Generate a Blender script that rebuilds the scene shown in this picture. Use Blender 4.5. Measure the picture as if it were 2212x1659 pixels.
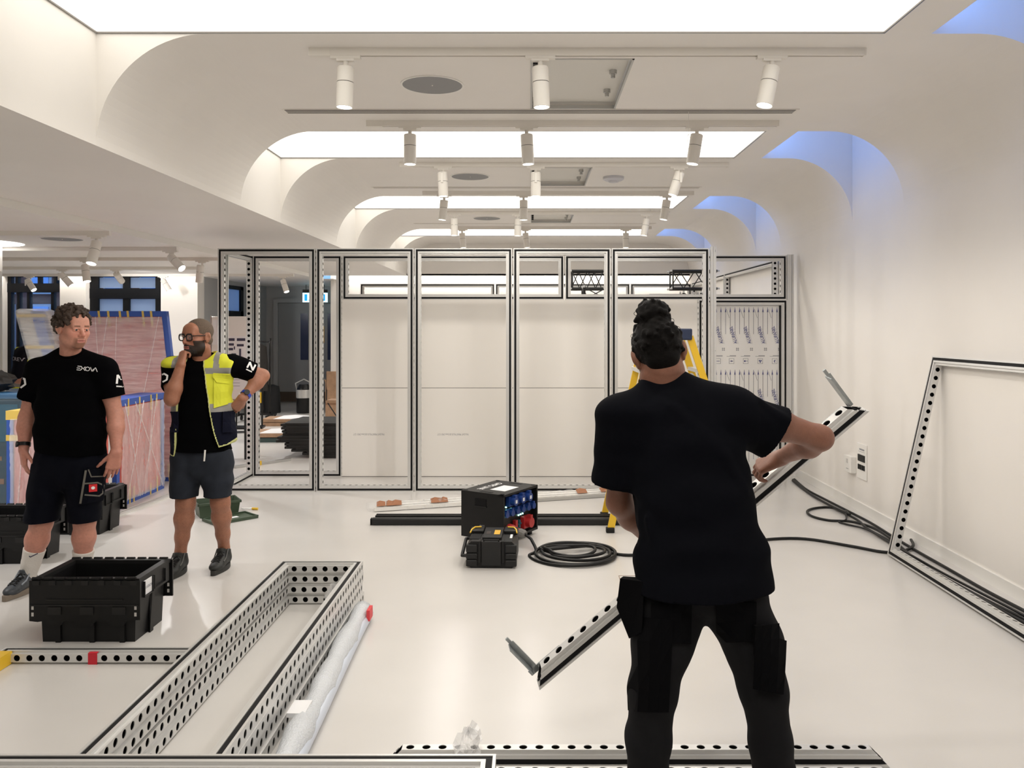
import bpy, bmesh, math, random
import numpy as np
from mathutils import Vector, Matrix, Euler
from mathutils.bvhtree import BVHTree

for _o in list(bpy.data.objects):
    bpy.data.objects.remove(_o, do_unlink=True)
SC = bpy.context.scene
COL = SC.collection
rnd = random.Random(7)

# ------------------------------------------------------------------ camera
FPX, VX, VY, CH = 1780.0, 1146.0, 707.0, 1.675      # focal length, level vanishing point (2212x1659 frame), eye height
cam_d = bpy.data.cameras.new('camera')
cam = bpy.data.objects.new('camera', cam_d)
COL.objects.link(cam)
cam.location = (0, 0, CH)
cam.rotation_euler = (math.radians(90), 0, 0)
cam_d.sensor_fit = 'HORIZONTAL'
cam_d.sensor_width = 36.0
cam_d.lens = 36.0 * FPX / 2212
cam_d.shift_x = (1106 - VX) / 2212
cam_d.shift_y = (VY - 829.5) / 2212
cam_d.clip_start = 0.05
cam_d.clip_end = 200
SC.camera = cam

# ------------------------------------------------------------------ world, exposure
world = bpy.data.worlds.new('world')
SC.world = world
world.use_nodes = True
_bg = world.node_tree.nodes['Background']
_bg.inputs[0].default_value = (0.24, 0.46, 0.92, 1)
_bg.inputs[1].default_value = 1.3
SC.view_settings.view_transform = 'Standard'
SC.view_settings.look = 'None'
SC.view_settings.gamma = 1
SC.view_settings.use_curve_mapping = False
SC.view_settings.exposure = 0.17
SC.cycles.max_bounces = 7
SC.cycles.glossy_bounces = 3
SC.cycles.transparent_max_bounces = 7
PANEL_LIGHT = 2.0        # luminous ceiling panels
SPOT_LENS = 9.0
SPOT_POWER = 20.0
COVE_LIGHT = 14.0
BLUE_LIGHT = 7.5

# ------------------------------------------------------------------ helpers
def P(px, py, Y):
    """a point of the place seen at picture position (px, py) standing Y metres away"""
    return Vector(((px - VX) / FPX * Y, Y, CH + (VY - py) / FPX * Y))

def G(px, py, z=0.0):
    """the point at height z seen at (px, py)"""
    Y = (CH - z) * FPX / (py - VY)
    return Vector(((px - VX) / FPX * Y, Y, z))

MATS = {}
def mat(name, col=(0.8, 0.8, 0.8), rough=0.5, metal=0.0, spec=0.5, emit=None, estr=0.0, bump=0.0, bscale=40.0,
        var=0.0, vscale=6.0, trans=0.0, alpha=1.0, attr=None, stretch=None, coat=0.0, sss=0.0):
    if name in MATS:
        return MATS[name]
    m = bpy.data.materials.new(name)
    m.use_nodes = True
    nt = m.node_tree
    b = nt.nodes['Principled BSDF']
    b.inputs['Base Color'].default_value = (*col, 1)
    b.inputs['Roughness'].default_value = rough
    b.inputs['Metallic'].default_value = metal
    b.inputs['Specular IOR Level'].default_value = spec
    b.inputs['Transmission Weight'].default_value = trans
    b.inputs['Alpha'].default_value = alpha
    b.inputs['Coat Weight'].default_value = coat
    if sss:
        b.inputs['Subsurface Weight'].default_value = sss
        b.inputs['Subsurface Radius'].default_value = (0.012, 0.005, 0.003)
        b.inputs['Subsurface Scale'].default_value = 1.0
    if emit:
        b.inputs['Emission Color'].default_value = (*emit, 1)
        b.inputs['Emission Strength'].default_value = estr
    tc = None
    def coords():
        nonlocal tc
        if tc is None:
            t = nt.nodes.new('ShaderNodeTexCoord')
            if stretch:
                mp = nt.nodes.new('ShaderNodeMapping')
                mp.inputs['Scale'].default_value = stretch
                nt.links.new(t.outputs['Object'], mp.inputs[0])
                tc = mp.outputs[0]
            else:
                tc = t.outputs['Object']
        return tc
    src = None
    if attr:
        a = nt.nodes.new('ShaderNodeAttribute')
        a.attribute_name = attr
        src = a.outputs['Color']
        nt.links.new(src, b.inputs['Base Color'])
    if var:
        n = nt.nodes.new('ShaderNodeTexNoise')
        n.inputs['Scale'].default_value = vscale
        n.inputs['Detail'].default_value = 5
        nt.links.new(coords(), n.inputs['Vector'])
        mx = nt.nodes.new('ShaderNodeMix')
        mx.data_type = 'RGBA'
        mx.blend_type = 'MULTIPLY'
        mx.inputs[0].default_value = 1.0
        rp = nt.nodes.new('ShaderNodeMapRange')
        rp.inputs['From Min'].default_value = 0.3
        rp.inputs['From Max'].default_value = 0.7
        rp.inputs['To Min'].default_value = 1 - var
        rp.inputs['To Max'].default_value = 1 + var * 0.5
        nt.links.new(n.outputs['Fac'], rp.inputs['Value'])
        if src is not None:
            nt.links.new(src, mx.inputs[6])
        else:
            mx.inputs[6].default_value = (*col, 1)
        nt.links.new(rp.outputs[0], mx.inputs[7])
        nt.links.new(mx.outputs[2], b.inputs['Base Color'])
    if bump:
        n2 = nt.nodes.new('ShaderNodeTexNoise')
        n2.inputs['Scale'].default_value = bscale
        n2.inputs['Detail'].default_value = 4
        nt.links.new(coords(), n2.inputs['Vector'])
        bp = nt.nodes.new('ShaderNodeBump')
        bp.inputs['Strength'].default_value = bump
        bp.inputs['Distance'].default_value = 0.01
        nt.links.new(n2.outputs['Fac'], bp.inputs['Height'])
        nt.links.new(bp.outputs[0], b.inputs['Normal'])
    MATS[name] = m
    return m

def emission(name, col, strength):
    if name in MATS:
        return MATS[name]
    m = bpy.data.materials.new(name)
    m.use_nodes = True
    nt = m.node_tree
    nt.nodes.remove(nt.nodes['Principled BSDF'])
    e = nt.nodes.new('ShaderNodeEmission')
    e.inputs[0].default_value = (*col, 1)
    e.inputs[1].default_value = strength
    nt.links.new(e.outputs[0], nt.nodes['Material Output'].inputs[0])
    MATS[name] = m
    return m

def film_mat(name, tint=(0.95, 0.95, 0.95), amount=0.35, rough=0.18, grain=(1.6, 1.6, 12)):
    """clear stretch film: mostly see-through with a glossy skin and milky streaks"""
    if name in MATS:
        return MATS[name]
    m = bpy.data.materials.new(name)
    m.use_nodes = True
    nt = m.node_tree
    b = nt.nodes['Principled BSDF']
    b.inputs['Base Color'].default_value = (*tint, 1)
    b.inputs['Roughness'].default_value = rough
    tr = nt.nodes.new('ShaderNodeBsdfTransparent')
    mx = nt.nodes.new('ShaderNodeMixShader')
    t = nt.nodes.new('ShaderNodeTexCoord')
    mp = nt.nodes.new('ShaderNodeMapping')
    mp.inputs['Scale'].default_value = grain
    mp.inputs['Rotation'].default_value = (0.25, 0.35, 0)
    n = nt.nodes.new('ShaderNodeTexNoise')
    n.inputs['Scale'].default_value = 2.2
    n.inputs['Detail'].default_value = 7
    n.inputs['Distortion'].default_value = 0.25
    rp = nt.nodes.new('ShaderNodeMapRange')
    rp.inputs['From Min'].default_value = 0.28
    rp.inputs['From Max'].default_value = 0.78
    rp.inputs['To Min'].default_value = amount * 0.7
    rp.inputs['To Max'].default_value = min(1.0, amount * 1.5)
    bp = nt.nodes.new('ShaderNodeBump')
    bp.inputs['Strength'].default_value = 0.7
    bp.inputs['Distance'].default_value = 0.02
    nt.links.new(t.outputs['Object'], mp.inputs[0])
    nt.links.new(mp.outputs[0], n.inputs['Vector'])
    nt.links.new(n.outputs['Fac'], rp.inputs['Value'])
    nt.links.new(n.outputs['Fac'], bp.inputs['Height'])
    nt.links.new(bp.outputs[0], b.inputs['Normal'])
    nt.links.new(rp.outputs[0], mx.inputs[0])
    nt.links.new(tr.outputs[0], mx.inputs[1])
    nt.links.new(b.outputs[0], mx.inputs[2])
    nt.links.new(mx.outputs[0], nt.nodes['Material Output'].inputs[0])
    MATS[name] = m
    return m

def rotz(a):
    return Matrix.Rotation(a, 4, 'Z')

class MB:
    """collects shapes into one mesh"""
    def __init__(self):
        self.v, self.f, self.m = [], [], []
    def add(self, vs, fs, mat=0, M=None):
        o = len(self.v)
        for p in vs:
            p = Vector(p)
            self.v.append(tuple(M @ p) if M is not None else tuple(p))
        for f in fs:
            self.f.append(tuple(i + o for i in f))
            self.m.append(mat)
        return self
    def quad(self, a, b, c, d, mat=0, M=None):
        return self.add([a, b, c, d], [(0, 1, 2, 3)], mat, M)
    def box(self, lo, hi, mat=0, M=None):
        x0, y0, z0 = lo
        x1, y1, z1 = hi
        vs = [(x0, y0, z0), (x1, y0, z0), (x1, y1, z0), (x0, y1, z0), (x0, y0, z1), (x1, y0, z1), (x1, y1, z1), (x0, y1, z1)]
        fs = [(0, 3, 2, 1), (4, 5, 6, 7), (0, 1, 5, 4), (1, 2, 6, 5), (2, 3, 7, 6), (3, 0, 4, 7)]
        return self.add(vs, fs, mat, M)
    def rbox(self, lo, hi, r=0.005, mat=0, M=None, seg=2):
        bm = bmesh.new()
        bmesh.ops.create_cube(bm, size=1.0)
        for v in bm.verts:
            v.co = Vector([lo[i] + (v.co[i] + 0.5) * (hi[i] - lo[i]) for i in range(3)])
        bmesh.ops.bevel(bm, geom=bm.edges[:], offset=r, segments=seg, affect='EDGES', profile=0.5)
        bm.verts.index_update()
        self.add([v.co.copy() for v in bm.verts], [[v.index for v in f.verts] for f in bm.faces], mat, M)
        bm.free()
        return self
    def cyl(self, p0, p1, r0, r1=None, n=16, mat=0, cap=True, M=None):
        if r1 is None:
            r1 = r0
        p0, p1 = Vector(p0), Vector(p1)
        d = (p1 - p0).normalized()
        a = d.orthogonal().normalized()
        b = d.cross(a)
        vs, fs = [], []
        for p, r in ((p0, r0), (p1, r1)):
            for i in range(n):
                t = 2 * math.pi * i / n
                vs.append(p + (a * math.cos(t) + b * math.sin(t)) * r)
        for i in range(n):
            j = (i + 1) % n
            fs.append((i, j, n + j, n + i))
        if cap:
            fs.append(tuple(range(n - 1, -1, -1)))
            fs.append(tuple(range(n, 2 * n)))
        return self.add(vs, fs, mat, M)
    def tube(self, pts, r, n=8, mat=0, closed=False, M=None, cap=True):
        pts = [Vector(p) for p in pts]
        k = len(pts)
        rs = r if isinstance(r, (list, tuple)) else [r] * k
        vs, fs = [], []
        up = None
        for i, p in enumerate(pts):
            if closed:
                t = pts[(i + 1) % k] - pts[i - 1]
            else:
                t = pts[min(i + 1, k - 1)] - pts[max(i - 1, 0)]
            if t.length < 1e-9:
                t = Vector((0, 0, 1))
            t.normalize()
            if up is None:
                up = t.orthogonal().normalized()
            up = (up - t * up.dot(t))
            if up.length < 1e-6:
                up = t.orthogonal()
            up.normalize()
            s = t.cross(up)
            for q in range(n):
                a = 2 * math.pi * q / n
                vs.append(p + (up * math.cos(a) + s * math.sin(a)) * rs[i])
        rows = k if closed else k - 1
        for i in range(rows):
            i2 = (i + 1) % k
            for q in range(n):
                q2 = (q + 1) % n
                fs.append((i * n + q, i * n + q2, i2 * n + q2, i2 * n + q))
        if not closed and cap:
            fs.append(tuple(range(n - 1, -1, -1)))
            fs.append(tuple((k - 1) * n + q for q in range(n)))
        return self.add(vs, fs, mat, M)
    def lathe(self, prof, n=24, mat=0, M=None):
        vs, fs = [], []
        for (r, z) in prof:
            for i in range(n):
                a = 2 * math.pi * i / n
                vs.append((r * math.cos(a), r * math.sin(a), z))
        for k in range(len(prof) - 1):
            for i in range(n):
                j = (i + 1) % n
                fs.append((k * n + i, k * n + j, (k + 1) * n + j, (k + 1) * n + i))
        fs.append(tuple(range(n - 1, -1, -1)))
        fs.append(tuple((len(prof) - 1) * n + i for i in range(n)))
        return self.add(vs, fs, mat, M)
    def prism(self, poly, z0, z1, mat=0, M=None):
        n = len(poly)
        vs = [(x, y, z0) for x, y in poly] + [(x, y, z1) for x, y in poly]
        fs = [tuple(range(n - 1, -1, -1)), tuple(range(n, 2 * n))]
        for i in range(n):
            j = (i + 1) % n
            fs.append((i, j, n + j, n + i))
        return self.add(vs, fs, mat, M)
    def ell(self, c, r, n=14, mat=0, M=None):
        vs, fs = [], []
        k = n // 2
        for i in range(k + 1):
            th = math.pi * i / k
            for j in range(n):
                ph = 2 * math.pi * j / n
                vs.append((c[0] + r[0] * math.sin(th) * math.cos(ph), c[1] + r[1] * math.sin(th) * math.sin(ph), c[2] + r[2] * math.cos(th)))
        for i in range(k):
            for j in range(n):
                j2 = (j + 1) % n
                fs.append((i * n + j, (i + 1) * n + j, (i + 1) * n + j2, i * n + j2))
        return self.add(vs, fs, mat, M)
    def mesh(self, name, mats, smooth=False):
        me = bpy.data.meshes.new(name)
        me.from_pydata(self.v, [], self.f)
        for m in (mats if isinstance(mats, (list, tuple)) else [mats]):
            me.materials.append(m)
        if any(self.m):
            me.polygons.foreach_set('material_index', self.m)
        if smooth:
            me.polygons.foreach_set('use_smooth', [True] * len(me.polygons))
            if smooth != 'all':
                me.set_sharp_from_angle(angle=math.radians(40))
        me.update()
        return me
    def build(self, name, mats, parent=None, smooth=False, loc=None):
        return put(name, self.mesh(name, mats, smooth), parent, loc)

def put(name, me, parent=None, loc=None, M=None):
    o = bpy.data.objects.new(name, me)
    COL.objects.link(o)
    o.parent = parent
    if loc is not None:
        o.location = loc
    if M is not None:
        o.matrix_local = M
    return o

def tag(o, label=None, cat=None, group=None, kind=None):
    if label: o['label'] = label
    if cat: o['category'] = cat
    if group: o['group'] = group
    if kind: o['kind'] = kind
    return o

def thing(name, label, cat, loc=(0, 0, 0), rz=0.0, group=None, M=None):
    o = bpy.data.objects.new(name, None)
    COL.objects.link(o)
    o.empty_display_size = 0.1
    if M is not None:
        o.matrix_world = M
    else:
        o.location = loc
        o.rotation_euler = (0, 0, rz)
    return tag(o, label, cat, group)

def copy_tree(o, parent=None):
    c = o.copy()
    COL.objects.link(c)
    c.parent = parent
    for ch in list(o.children):
        copy_tree(ch, c)
    return c

def structure(name, mb, mats, label=None, parent=None, smooth=False):
    o = mb.build(name, mats, parent, smooth)
    if parent is None:
        o['kind'] = 'structure'
        if label: o['label'] = label
    return o

def catmull(pts, sub=8, closed=False):
    pts = [Vector(p) for p in pts]
    n = len(pts)
    out = []
    rng = n if closed else n - 1
    for i in range(rng):
        if closed:
            p0, p1, p2, p3 = pts[i - 1], pts[i], pts[(i + 1) % n], pts[(i + 2) % n]
        else:
            p0, p1, p2, p3 = pts[max(i - 1, 0)], pts[i], pts[i + 1], pts[min(i + 2, n - 1)]
        for s in range(sub):
            t = s / sub
            out.append(0.5 * ((2 * p1) + (p2 - p0) * t + (2 * p0 - 5 * p1 + 4 * p2 - p3) * t * t + (3 * p1 - p0 - 3 * p2 + p3) * t ** 3))
    if not closed:
        out.append(pts[-1])
    return out

def text_mesh(txt, size, mat_, name='lettering', align='CENTER', shear=0.0, extrude=0.0, bold=0.0):
    cu = bpy.data.curves.new(name, 'FONT')
    cu.body = txt
    cu.size = size
    cu.align_x = align
    cu.align_y = 'CENTER'
    cu.shear = shear
    cu.extrude = extrude
    cu.resolution_u = 2
    cu.offset = bold * size
    o = bpy.data.objects.new(name, cu)
    COL.objects.link(o)
    dg = bpy.context.evaluated_depsgraph_get()
    me = bpy.data.meshes.new_from_object(o.evaluated_get(dg))
    bpy.data.objects.remove(o, do_unlink=True)
    me.materials.clear()
    me.materials.append(mat_)
    return me

# ------------------------------------------------------------------ materials
M_WALL = mat('painted_wall', (0.86, 0.825, 0.78), 0.55, bump=0.03, bscale=120, var=0.02, vscale=2)
M_CEIL = M_WALL
M_GREYWALL = mat('grey_wall', (0.42, 0.42, 0.42), 0.6)
M_ALU = mat('brushed_aluminium', (0.70, 0.695, 0.68), 0.33, metal=0.42, bump=0.02, bscale=200)
M_ALU2 = mat('dull_aluminium', (0.55, 0.55, 0.54), 0.4, metal=0.8)
M_ZINC = mat('zinc_plate', (0.42, 0.45, 0.46), 0.4, metal=0.85, var=0.15, vscale=30)
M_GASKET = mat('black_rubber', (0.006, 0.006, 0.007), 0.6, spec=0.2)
M_BLACK = mat('black_plastic', (0.0042, 0.0042, 0.0045), 0.45, spec=0.35, bump=0.03, bscale=150)
M_BLACK2 = mat('black_metal', (0.006, 0.006, 0.0065), 0.4, metal=0.2)
M_SATIN = mat('satin_black', (0.010, 0.010, 0.0105), 0.5, spec=0.4)
M_WHITE = mat('white_paint', (0.86, 0.84, 0.80), 0.4)
M_LAMP = mat('lamp_white', (0.84, 0.80, 0.74), 0.42)
M_PAPER = mat('paper', (0.85, 0.85, 0.86), 0.7)
M_CARD = mat('cardboard', (0.42, 0.26, 0.16), 0.8, var=0.2, vscale=12)
M_YELLOW = mat('yellow_paint', (0.85, 0.53, 0.03), 0.4)
M_TAPE_Y = mat('yellow_tape', (0.78, 0.55, 0.12), 0.45)
M_TAPE_B = mat('blue_tape', (0.035, 0.10, 0.42), 0.45)
M_RED = mat('red_fabric', (0.66, 0.13, 0.10), 0.6, var=0.12, vscale=5)
M_FILM = film_mat('stretch_film', amount=0.36)
M_FILM_V = film_mat('hanging_film', amount=0.34, grain=(9, 9, 0.9))
M_FILM_L = film_mat('thin_film', amount=0.16)
M_INK = mat('dark_ink', (0.05, 0.05, 0.09), 0.6)
M_INKB = mat('blue_ink', (0.06, 0.07, 0.22), 0.6)
M_INKG = mat('grey_ink', (0.30, 0.30, 0.32), 0.6)
M_WPRINT = mat('white_print', (0.85, 0.85, 0.85), 0.6)
M_CABLE = mat('cable_rubber', (0.004, 0.004, 0.004), 0.45, spec=0.35)
M_GLOW = emission('lens_glow', (1.0, 0.97, 0.92), SPOT_LENS)
# ------------------------------------------------------------------ the room
XR, XL, ZC, RAD = 3.0, -2.33, 3.25, 0.60
ZB = ZC - RAD                       # underside of the left soffit, foot of the vault curve
ZLOW = 2.585                        # ceiling of the side aisle
YN = -3.0                           # wall behind the viewer
COFFERS = [(0.08, 1.14), (3.36, 4.42), (6.62, 7.68), (9.89, 10.97), (13.2, 14.22)]
YEND = 15.5
XPAN, XSLOT, ZTOP = 1.90, 2.15, ZC + 0.55

floor_m = mat('resin_floor', (0.675, 0.652, 0.625), 0.26, spec=0.45, var=0.045, vscale=1.3, bump=0.015, bscale=3)
structure('floor', MB().quad((-12, YN, 0), (XR + 0.2, YN, 0), (XR + 0.2, 22, 0), (-12, 22, 0)), floor_m, 'pale glossy resin floor')
structure('sky_blocker', MB().box((-12, YN - 0.1, 4.0), (XR + 0.3, 18.6, 4.1)), M_GREYWALL, 'added unseen slab blocking sky light above the ceilings')  # unseen slab added to keep sky light from leaking through ceiling gaps
structure('wall_right', MB().quad((XR, YN, 0), (XR, YEND + 0.6, 0), (XR, YEND + 0.6, ZTOP), (XR, YN, ZTOP)), M_WALL, 'long white wall on the right')
structure('wall_back', MB().quad((-12, YN, 0), (XR + 0.2, YN, 0), (XR + 0.2, YN, 4), (-12, YN, 4)), M_WALL, 'white wall behind the viewer')
structure('wall_left', MB().quad((-9.7, YN, 0), (-9.7, 14.6, 0), (-9.7, 14.6, 2.9), (-9.7, YN, 2.9)), M_WALL, 'white wall at the far side of the aisle')
structure('baseboard_right', MB().box((XR - 0.015, YN, 0), (XR - 0.0, YEND + 0.4, 0.085)), M_WHITE, 'low white skirting along the right wall')

def rib_profile():
    pts = []
    n = 20
    for i in range(n + 1):
        a = math.pi / 2 * i / n
        pts.append((XR - RAD + RAD * math.cos(a), ZB + RAD * math.sin(a)))
    for i in range(n + 1):
        a = math.pi / 2 + math.pi / 2 * i / n
        pts.append((XL + RAD + RAD * math.cos(a), ZB + RAD * math.sin(a)))
    return pts
PROF = rib_profile()
edges = [YN]
for a, b in COFFERS:
    edges += [a, b]
edges.append(YEND)
hatches = {1: (4.83, 5.93), 2: (8.12, 9.17), 3: (11.42, 12.4)}
HX0, HX1 = 0.0, 0.61
for k in range(0, len(edges), 2):
    y0, y1 = edges[k], edges[k + 1]
    idx = k // 2 - 1                 # 1 = rib between the first two coffers seen
    mb = MB()
    n = 20
    for i in range(len(PROF) - 1):
        if i == n:                   # the flat: leave a hole for the access hatch
            (xa, z), (xb, _) = PROF[i], PROF[i + 1]
            if idx in hatches:
                h0, h1 = hatches[idx]
                mb.quad((xa, y0, z), (HX1, y0, z), (HX1, y1, z), (xa, y1, z))
                mb.quad((HX0, y0, z), (xb, y0, z), (xb, y1, z), (HX0, y1, z))
                mb.quad((HX1, y0, z), (HX0, y0, z), (HX0, h0, z), (HX1, h0, z))
                mb.quad((HX1, h1, z), (HX0, h1, z), (HX0, y1, z), (HX1, y1, z))
                zz = z + 0.07
                mb.quad((HX0, h0, z), (HX0, h0, zz), (HX0, h1, zz), (HX0, h1, z))
                mb.quad((HX1, h0, z), (HX1, h0, zz), (HX1, h1, zz), (HX1, h1, z))
                mb.quad((HX0, h0, z), (HX1, h0, z), (HX1, h0, zz), (HX0, h0, zz))
                mb.quad((HX0, h1, z), (HX1, h1, z), (HX1, h1, zz), (HX0, h1, zz))
                continue
        (xa, za), (xb, zb) = PROF[i], PROF[i + 1]
        mb.quad((xa, y0, za), (xb, y0, zb), (xb, y1, zb), (xa, y1, za))
    ends = [y for y in (y0, y1) if YN < y < YEND]
    for y in ends:                   # end faces of the solid corners
        for i in range(n):
            (xa, za), (xb, zb) = PROF[n + 1 + i], PROF[n + 2 + i]
            mb.quad((xa, y, za), (xb, y, zb), (xb, y, ZC), (xa, y, ZC))
            (xa, za), (xb, zb) = PROF[i], PROF[i + 1]
            mb.quad((xa, y, za), (xb, y, zb), (xb, y, ZTOP), (xa, y, ZTOP))
        mb.quad((XR - RAD, y, ZC), (XSLOT, y, ZC), (XSLOT, y, ZTOP), (XR - RAD, y, ZTOP))
    o = structure('ceiling_rib', mb, M_CEIL, ['vaulted ceiling band behind the viewer', 'vaulted ceiling band straight above the viewer', 'nearest vaulted ceiling band with the big access hatch', 'second vaulted ceiling band with the smoke detector', 'third vaulted ceiling band towards the back', 'farthest vaulted ceiling band before the end wall'][k // 2], smooth=True)
# coffers: frame strip, slot, left cheek
M_PANEL = emission('luminous_panel', (1.0, 0.955, 0.87), PANEL_LIGHT)
M_BLUE = emission('blue_led', (0.15, 0.36, 1.0), BLUE_LIGHT)
plabels = ['luminous stretch ceiling panel over the viewer', 'largest glowing ceiling panel cut by the top of the picture',
           'second glowing ceiling panel from the viewer', 'third glowing ceiling panel from the viewer', 'farthest narrow glowing ceiling panel']
for k, (y0, y1) in enumerate(COFFERS):
    mb = MB()
    mb.quad((XPAN, y0, ZC), (XSLOT, y0, ZC), (XSLOT, y1, ZC), (XPAN, y1, ZC))
    mb.quad((XSLOT, y0, ZC), (XSLOT, y1, ZC), (XSLOT, y1, ZTOP), (XSLOT, y0, ZTOP))
    mb.quad((XSLOT, y0, ZTOP), (XSLOT, y1, ZTOP), (XR, y1, ZTOP), (XR, y0, ZTOP))
    structure('ceiling_slot', mb, M_CEIL, 'white ceiling slot rising beside the right wall, ' + ['over the viewer', 'nearest in view', 'second from the viewer', 'third from the viewer', 'farthest'][k])
    pl = thing('light_panel', plabels[k], 'light panel', ((XL + XPAN) / 2, (y0 + y1) / 2, ZC), group='luminous ceiling panels')
    w, d = (XPAN - XL) / 2 - 0.004, (y1 - y0) / 2 - 0.004
    MB().quad((-w, -d, 0.008), (-w, d, 0.008), (w, d, 0.008), (w, -d, 0.008)).build('diffuser', M_PANEL, pl)
    fr = MB()
    t = 0.006
    for lo, hi in (((-w, -d, 0.0), (w, -d + t, 0.012)), ((-w, d - t, 0.0), (w, d, 0.012)), ((-w, -d, 0), (-w + t, d, 0.012)), ((w - t, -d, 0), (w, d, 0.012))):
        fr.box(lo, hi)
    fr.build('edge_trim', mat('panel_trim', (0.25, 0.23, 0.21), 0.5), pl)
    led = MB().box((XSLOT + 0.004, y0 + 0.02, ZC + 0.16), (XSLOT + 0.02, y1 - 0.02, ZC + 0.30)).build('led_strip', M_BLUE)
    tag(led, ['blue light strip in the ceiling slot over the viewer', 'blue light strip in the nearest ceiling slot', 'blue light strip in the second ceiling slot from the viewer',
              'blue light strip in the third ceiling slot from the viewer', 'blue light strip in the farthest ceiling slot'][k], 'light strip', 'blue ceiling light strips')
# left soffit between hall and aisle
XS = -3.97
mb = MB()
mb.quad((XL, YN, ZB), (XL, YEND, ZB), (XL, YEND, ZC + 0.02), (XL, YN, ZC + 0.02))
mb.quad((XL, YN, ZB), (XS, YN, ZB), (XS, YEND, ZB), (XL, YEND, ZB))
structure('wall_soffit', mb, M_CEIL, 'white boxed soffit between hall and aisle')
mb = MB().quad((XS, YN, ZB), (XS, 14.8, ZB), (XS, 14.8, ZLOW), (XS, YN, ZLOW))
structure('trim_1', mb, M_WHITE, 'thin pale edge where the aisle ceiling steps down')
mb = MB()
mb.quad((XS, YN, ZLOW), (-9.7, YN, ZLOW), (-9.7, 14.36, ZLOW), (XS, 14.36, ZLOW))
mb.quad((XS, 14.36, ZLOW), (-5.9, 14.36, ZLOW), (-5.9, 18.4, ZLOW), (XS, 18.4, ZLOW))
mb.quad((-5.9, 14.36, ZLOW), (-9.7, 14.36, ZLOW), (-9.7, 14.36, ZLOW + 0.3), (-5.9, 14.36, ZLOW + 0.3))
mb.quad((-5.9, 14.36, ZLOW + 0.3), (-9.7, 14.36, ZLOW + 0.3), (-9.7, 14.6, ZLOW + 0.3), (-5.9, 14.6, ZLOW + 0.3))
mb.quad((XS, 15.45, ZLOW), (-3.7, 15.45, ZLOW), (-3.7, 18.4, ZLOW), (XS, 18.4, ZLOW))
structure('ceiling_aisle', mb, M_CEIL, 'flat low ceiling of the side aisle')
# end of the hall: bulkhead, lit end wall
mb = MB()
mb.quad((XS, YEND, ZB), (XR, YEND, ZB), (XR, YEND, ZC + 0.02), (XS, YEND, ZC + 0.02))
mb.box((XS, YEND, ZB), (XR, YEND + 0.08, ZB + 0.03))
mb.quad((XS, YEND + 0.08, ZB + 0.25), (XR, YEND + 0.08, ZB + 0.25), (XR, YEND + 0.5, ZB + 0.25), (XS, YEND + 0.5, ZB + 0.25))
structure('wall_bulkhead', mb, M_WALL, 'white bulkhead across the far end of the hall')
mb = MB()
mb.quad((-3.88, YEND + 0.5, 0), (XR, YEND + 0.5, 0), (XR, YEND + 0.5, ZB + 0.25), (-3.88, YEND + 0.5, ZB + 0.25))
mb.quad((-3.88, YEND + 0.5, 0), (-3.88, 18.4, 0), (-3.88, 18.4, ZB), (-3.88, YEND + 0.5, ZB))
structure('wall_end', mb, M_WALL, 'brightly washed white wall at the end of the hall')
M_COVE = emission('cove_led', (1.0, 0.97, 0.92), COVE_LIGHT)
tag(MB().box((-3.8, YEND + 0.12, ZB + 0.19), (XR - 0.05, YEND + 0.17, ZB + 0.24)).build('cove_light', M_COVE),
    'hidden light strip washing the end wall of the hall', 'light strip', 'cove light strips')
tag(MB().box((-9.6, 14.39, ZLOW + 0.2), (-5.95, 14.43, ZLOW + 0.28)).build('cove_light', M_COVE),
    'hidden light strip washing the window wall', 'light strip', 'cove light strips')
# window wall of the aisle
YW, YWB = 14.6, 14.9
W1 = (-9.35, -8.34)
W2 = (-7.88, -6.55)
ZS, ZH = 0.35, ZLOW + 0.02
mb = MB()
for xa, xb in ((-9.7, W1[0]), (W1[1], W2[0]), (W2[1], -5.9)):
    mb.box((xa, YW, 0), (xb, YWB, ZLOW + 0.3))
for xa, xb in (W1, W2):
    mb.box((xa, YW, 0), (xb, YWB, ZS))
    mb.box((xa, YW, ZH), (xb, YWB, ZLOW + 0.3))
structure('wall_windows', mb, M_WALL, 'white pilasters between the aisle windows')
# return wall with a narrow window, door wall
mb = MB()
YA, YB_ = 15.9, 16.9
mb.box((-5.95, YWB, 0), (-5.9, YA, ZLOW))
mb.box((-5.95, YB_, 0), (-5.9, 18.4, ZLOW))
mb.box((-5.95, YA, 0), (-5.9, YB_, 0.5))
mb.box((-5.95, YA, 2.5), (-5.9, YB_, ZLOW))
structure('wall_return', mb, M_GREYWALL, 'grey return wall with a narrow dark window')
structure('wall_door', MB().quad((-6.0, 18.4, 0), (-3.8, 18.4, 0), (-3.8, 18.4, 2.7), (-6.0, 18.4, 2.7)), M_GREYWALL, 'dim grey wall with the exit door')
M_WFRAME = mat('window_black', (0.003, 0.0035, 0.005), 0.45, spec=0.25)
def frosted():
    m = bpy.data.materials.new('frosted_glass')
    m.use_nodes = True
    nt = m.node_tree
    b = nt.nodes['Principled BSDF']
    b.inputs['Base Color'].default_value = (0.55, 0.65, 0.8, 1)
    b.inputs['Roughness'].default_value = 0.25
    tl = nt.nodes.new('ShaderNodeBsdfTranslucent')
    tl.inputs[0].default_value = (0.85, 0.92, 1, 1)
    mx = nt.nodes.new('ShaderNodeMixShader')
    mx.inputs[0].default_value = 0.8
    nt.links.new(b.outputs[0], mx.inputs[1])
    nt.links.new(tl.outputs[0], mx.inputs[2])
    nt.links.new(mx.outputs[0], nt.nodes['Material Output'].inputs[0])
    return m
M_FROST = frosted()
M_CLEAR = film_mat('clear_glass', (0.6, 0.75, 0.95), 0.05, 0.03)
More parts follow.
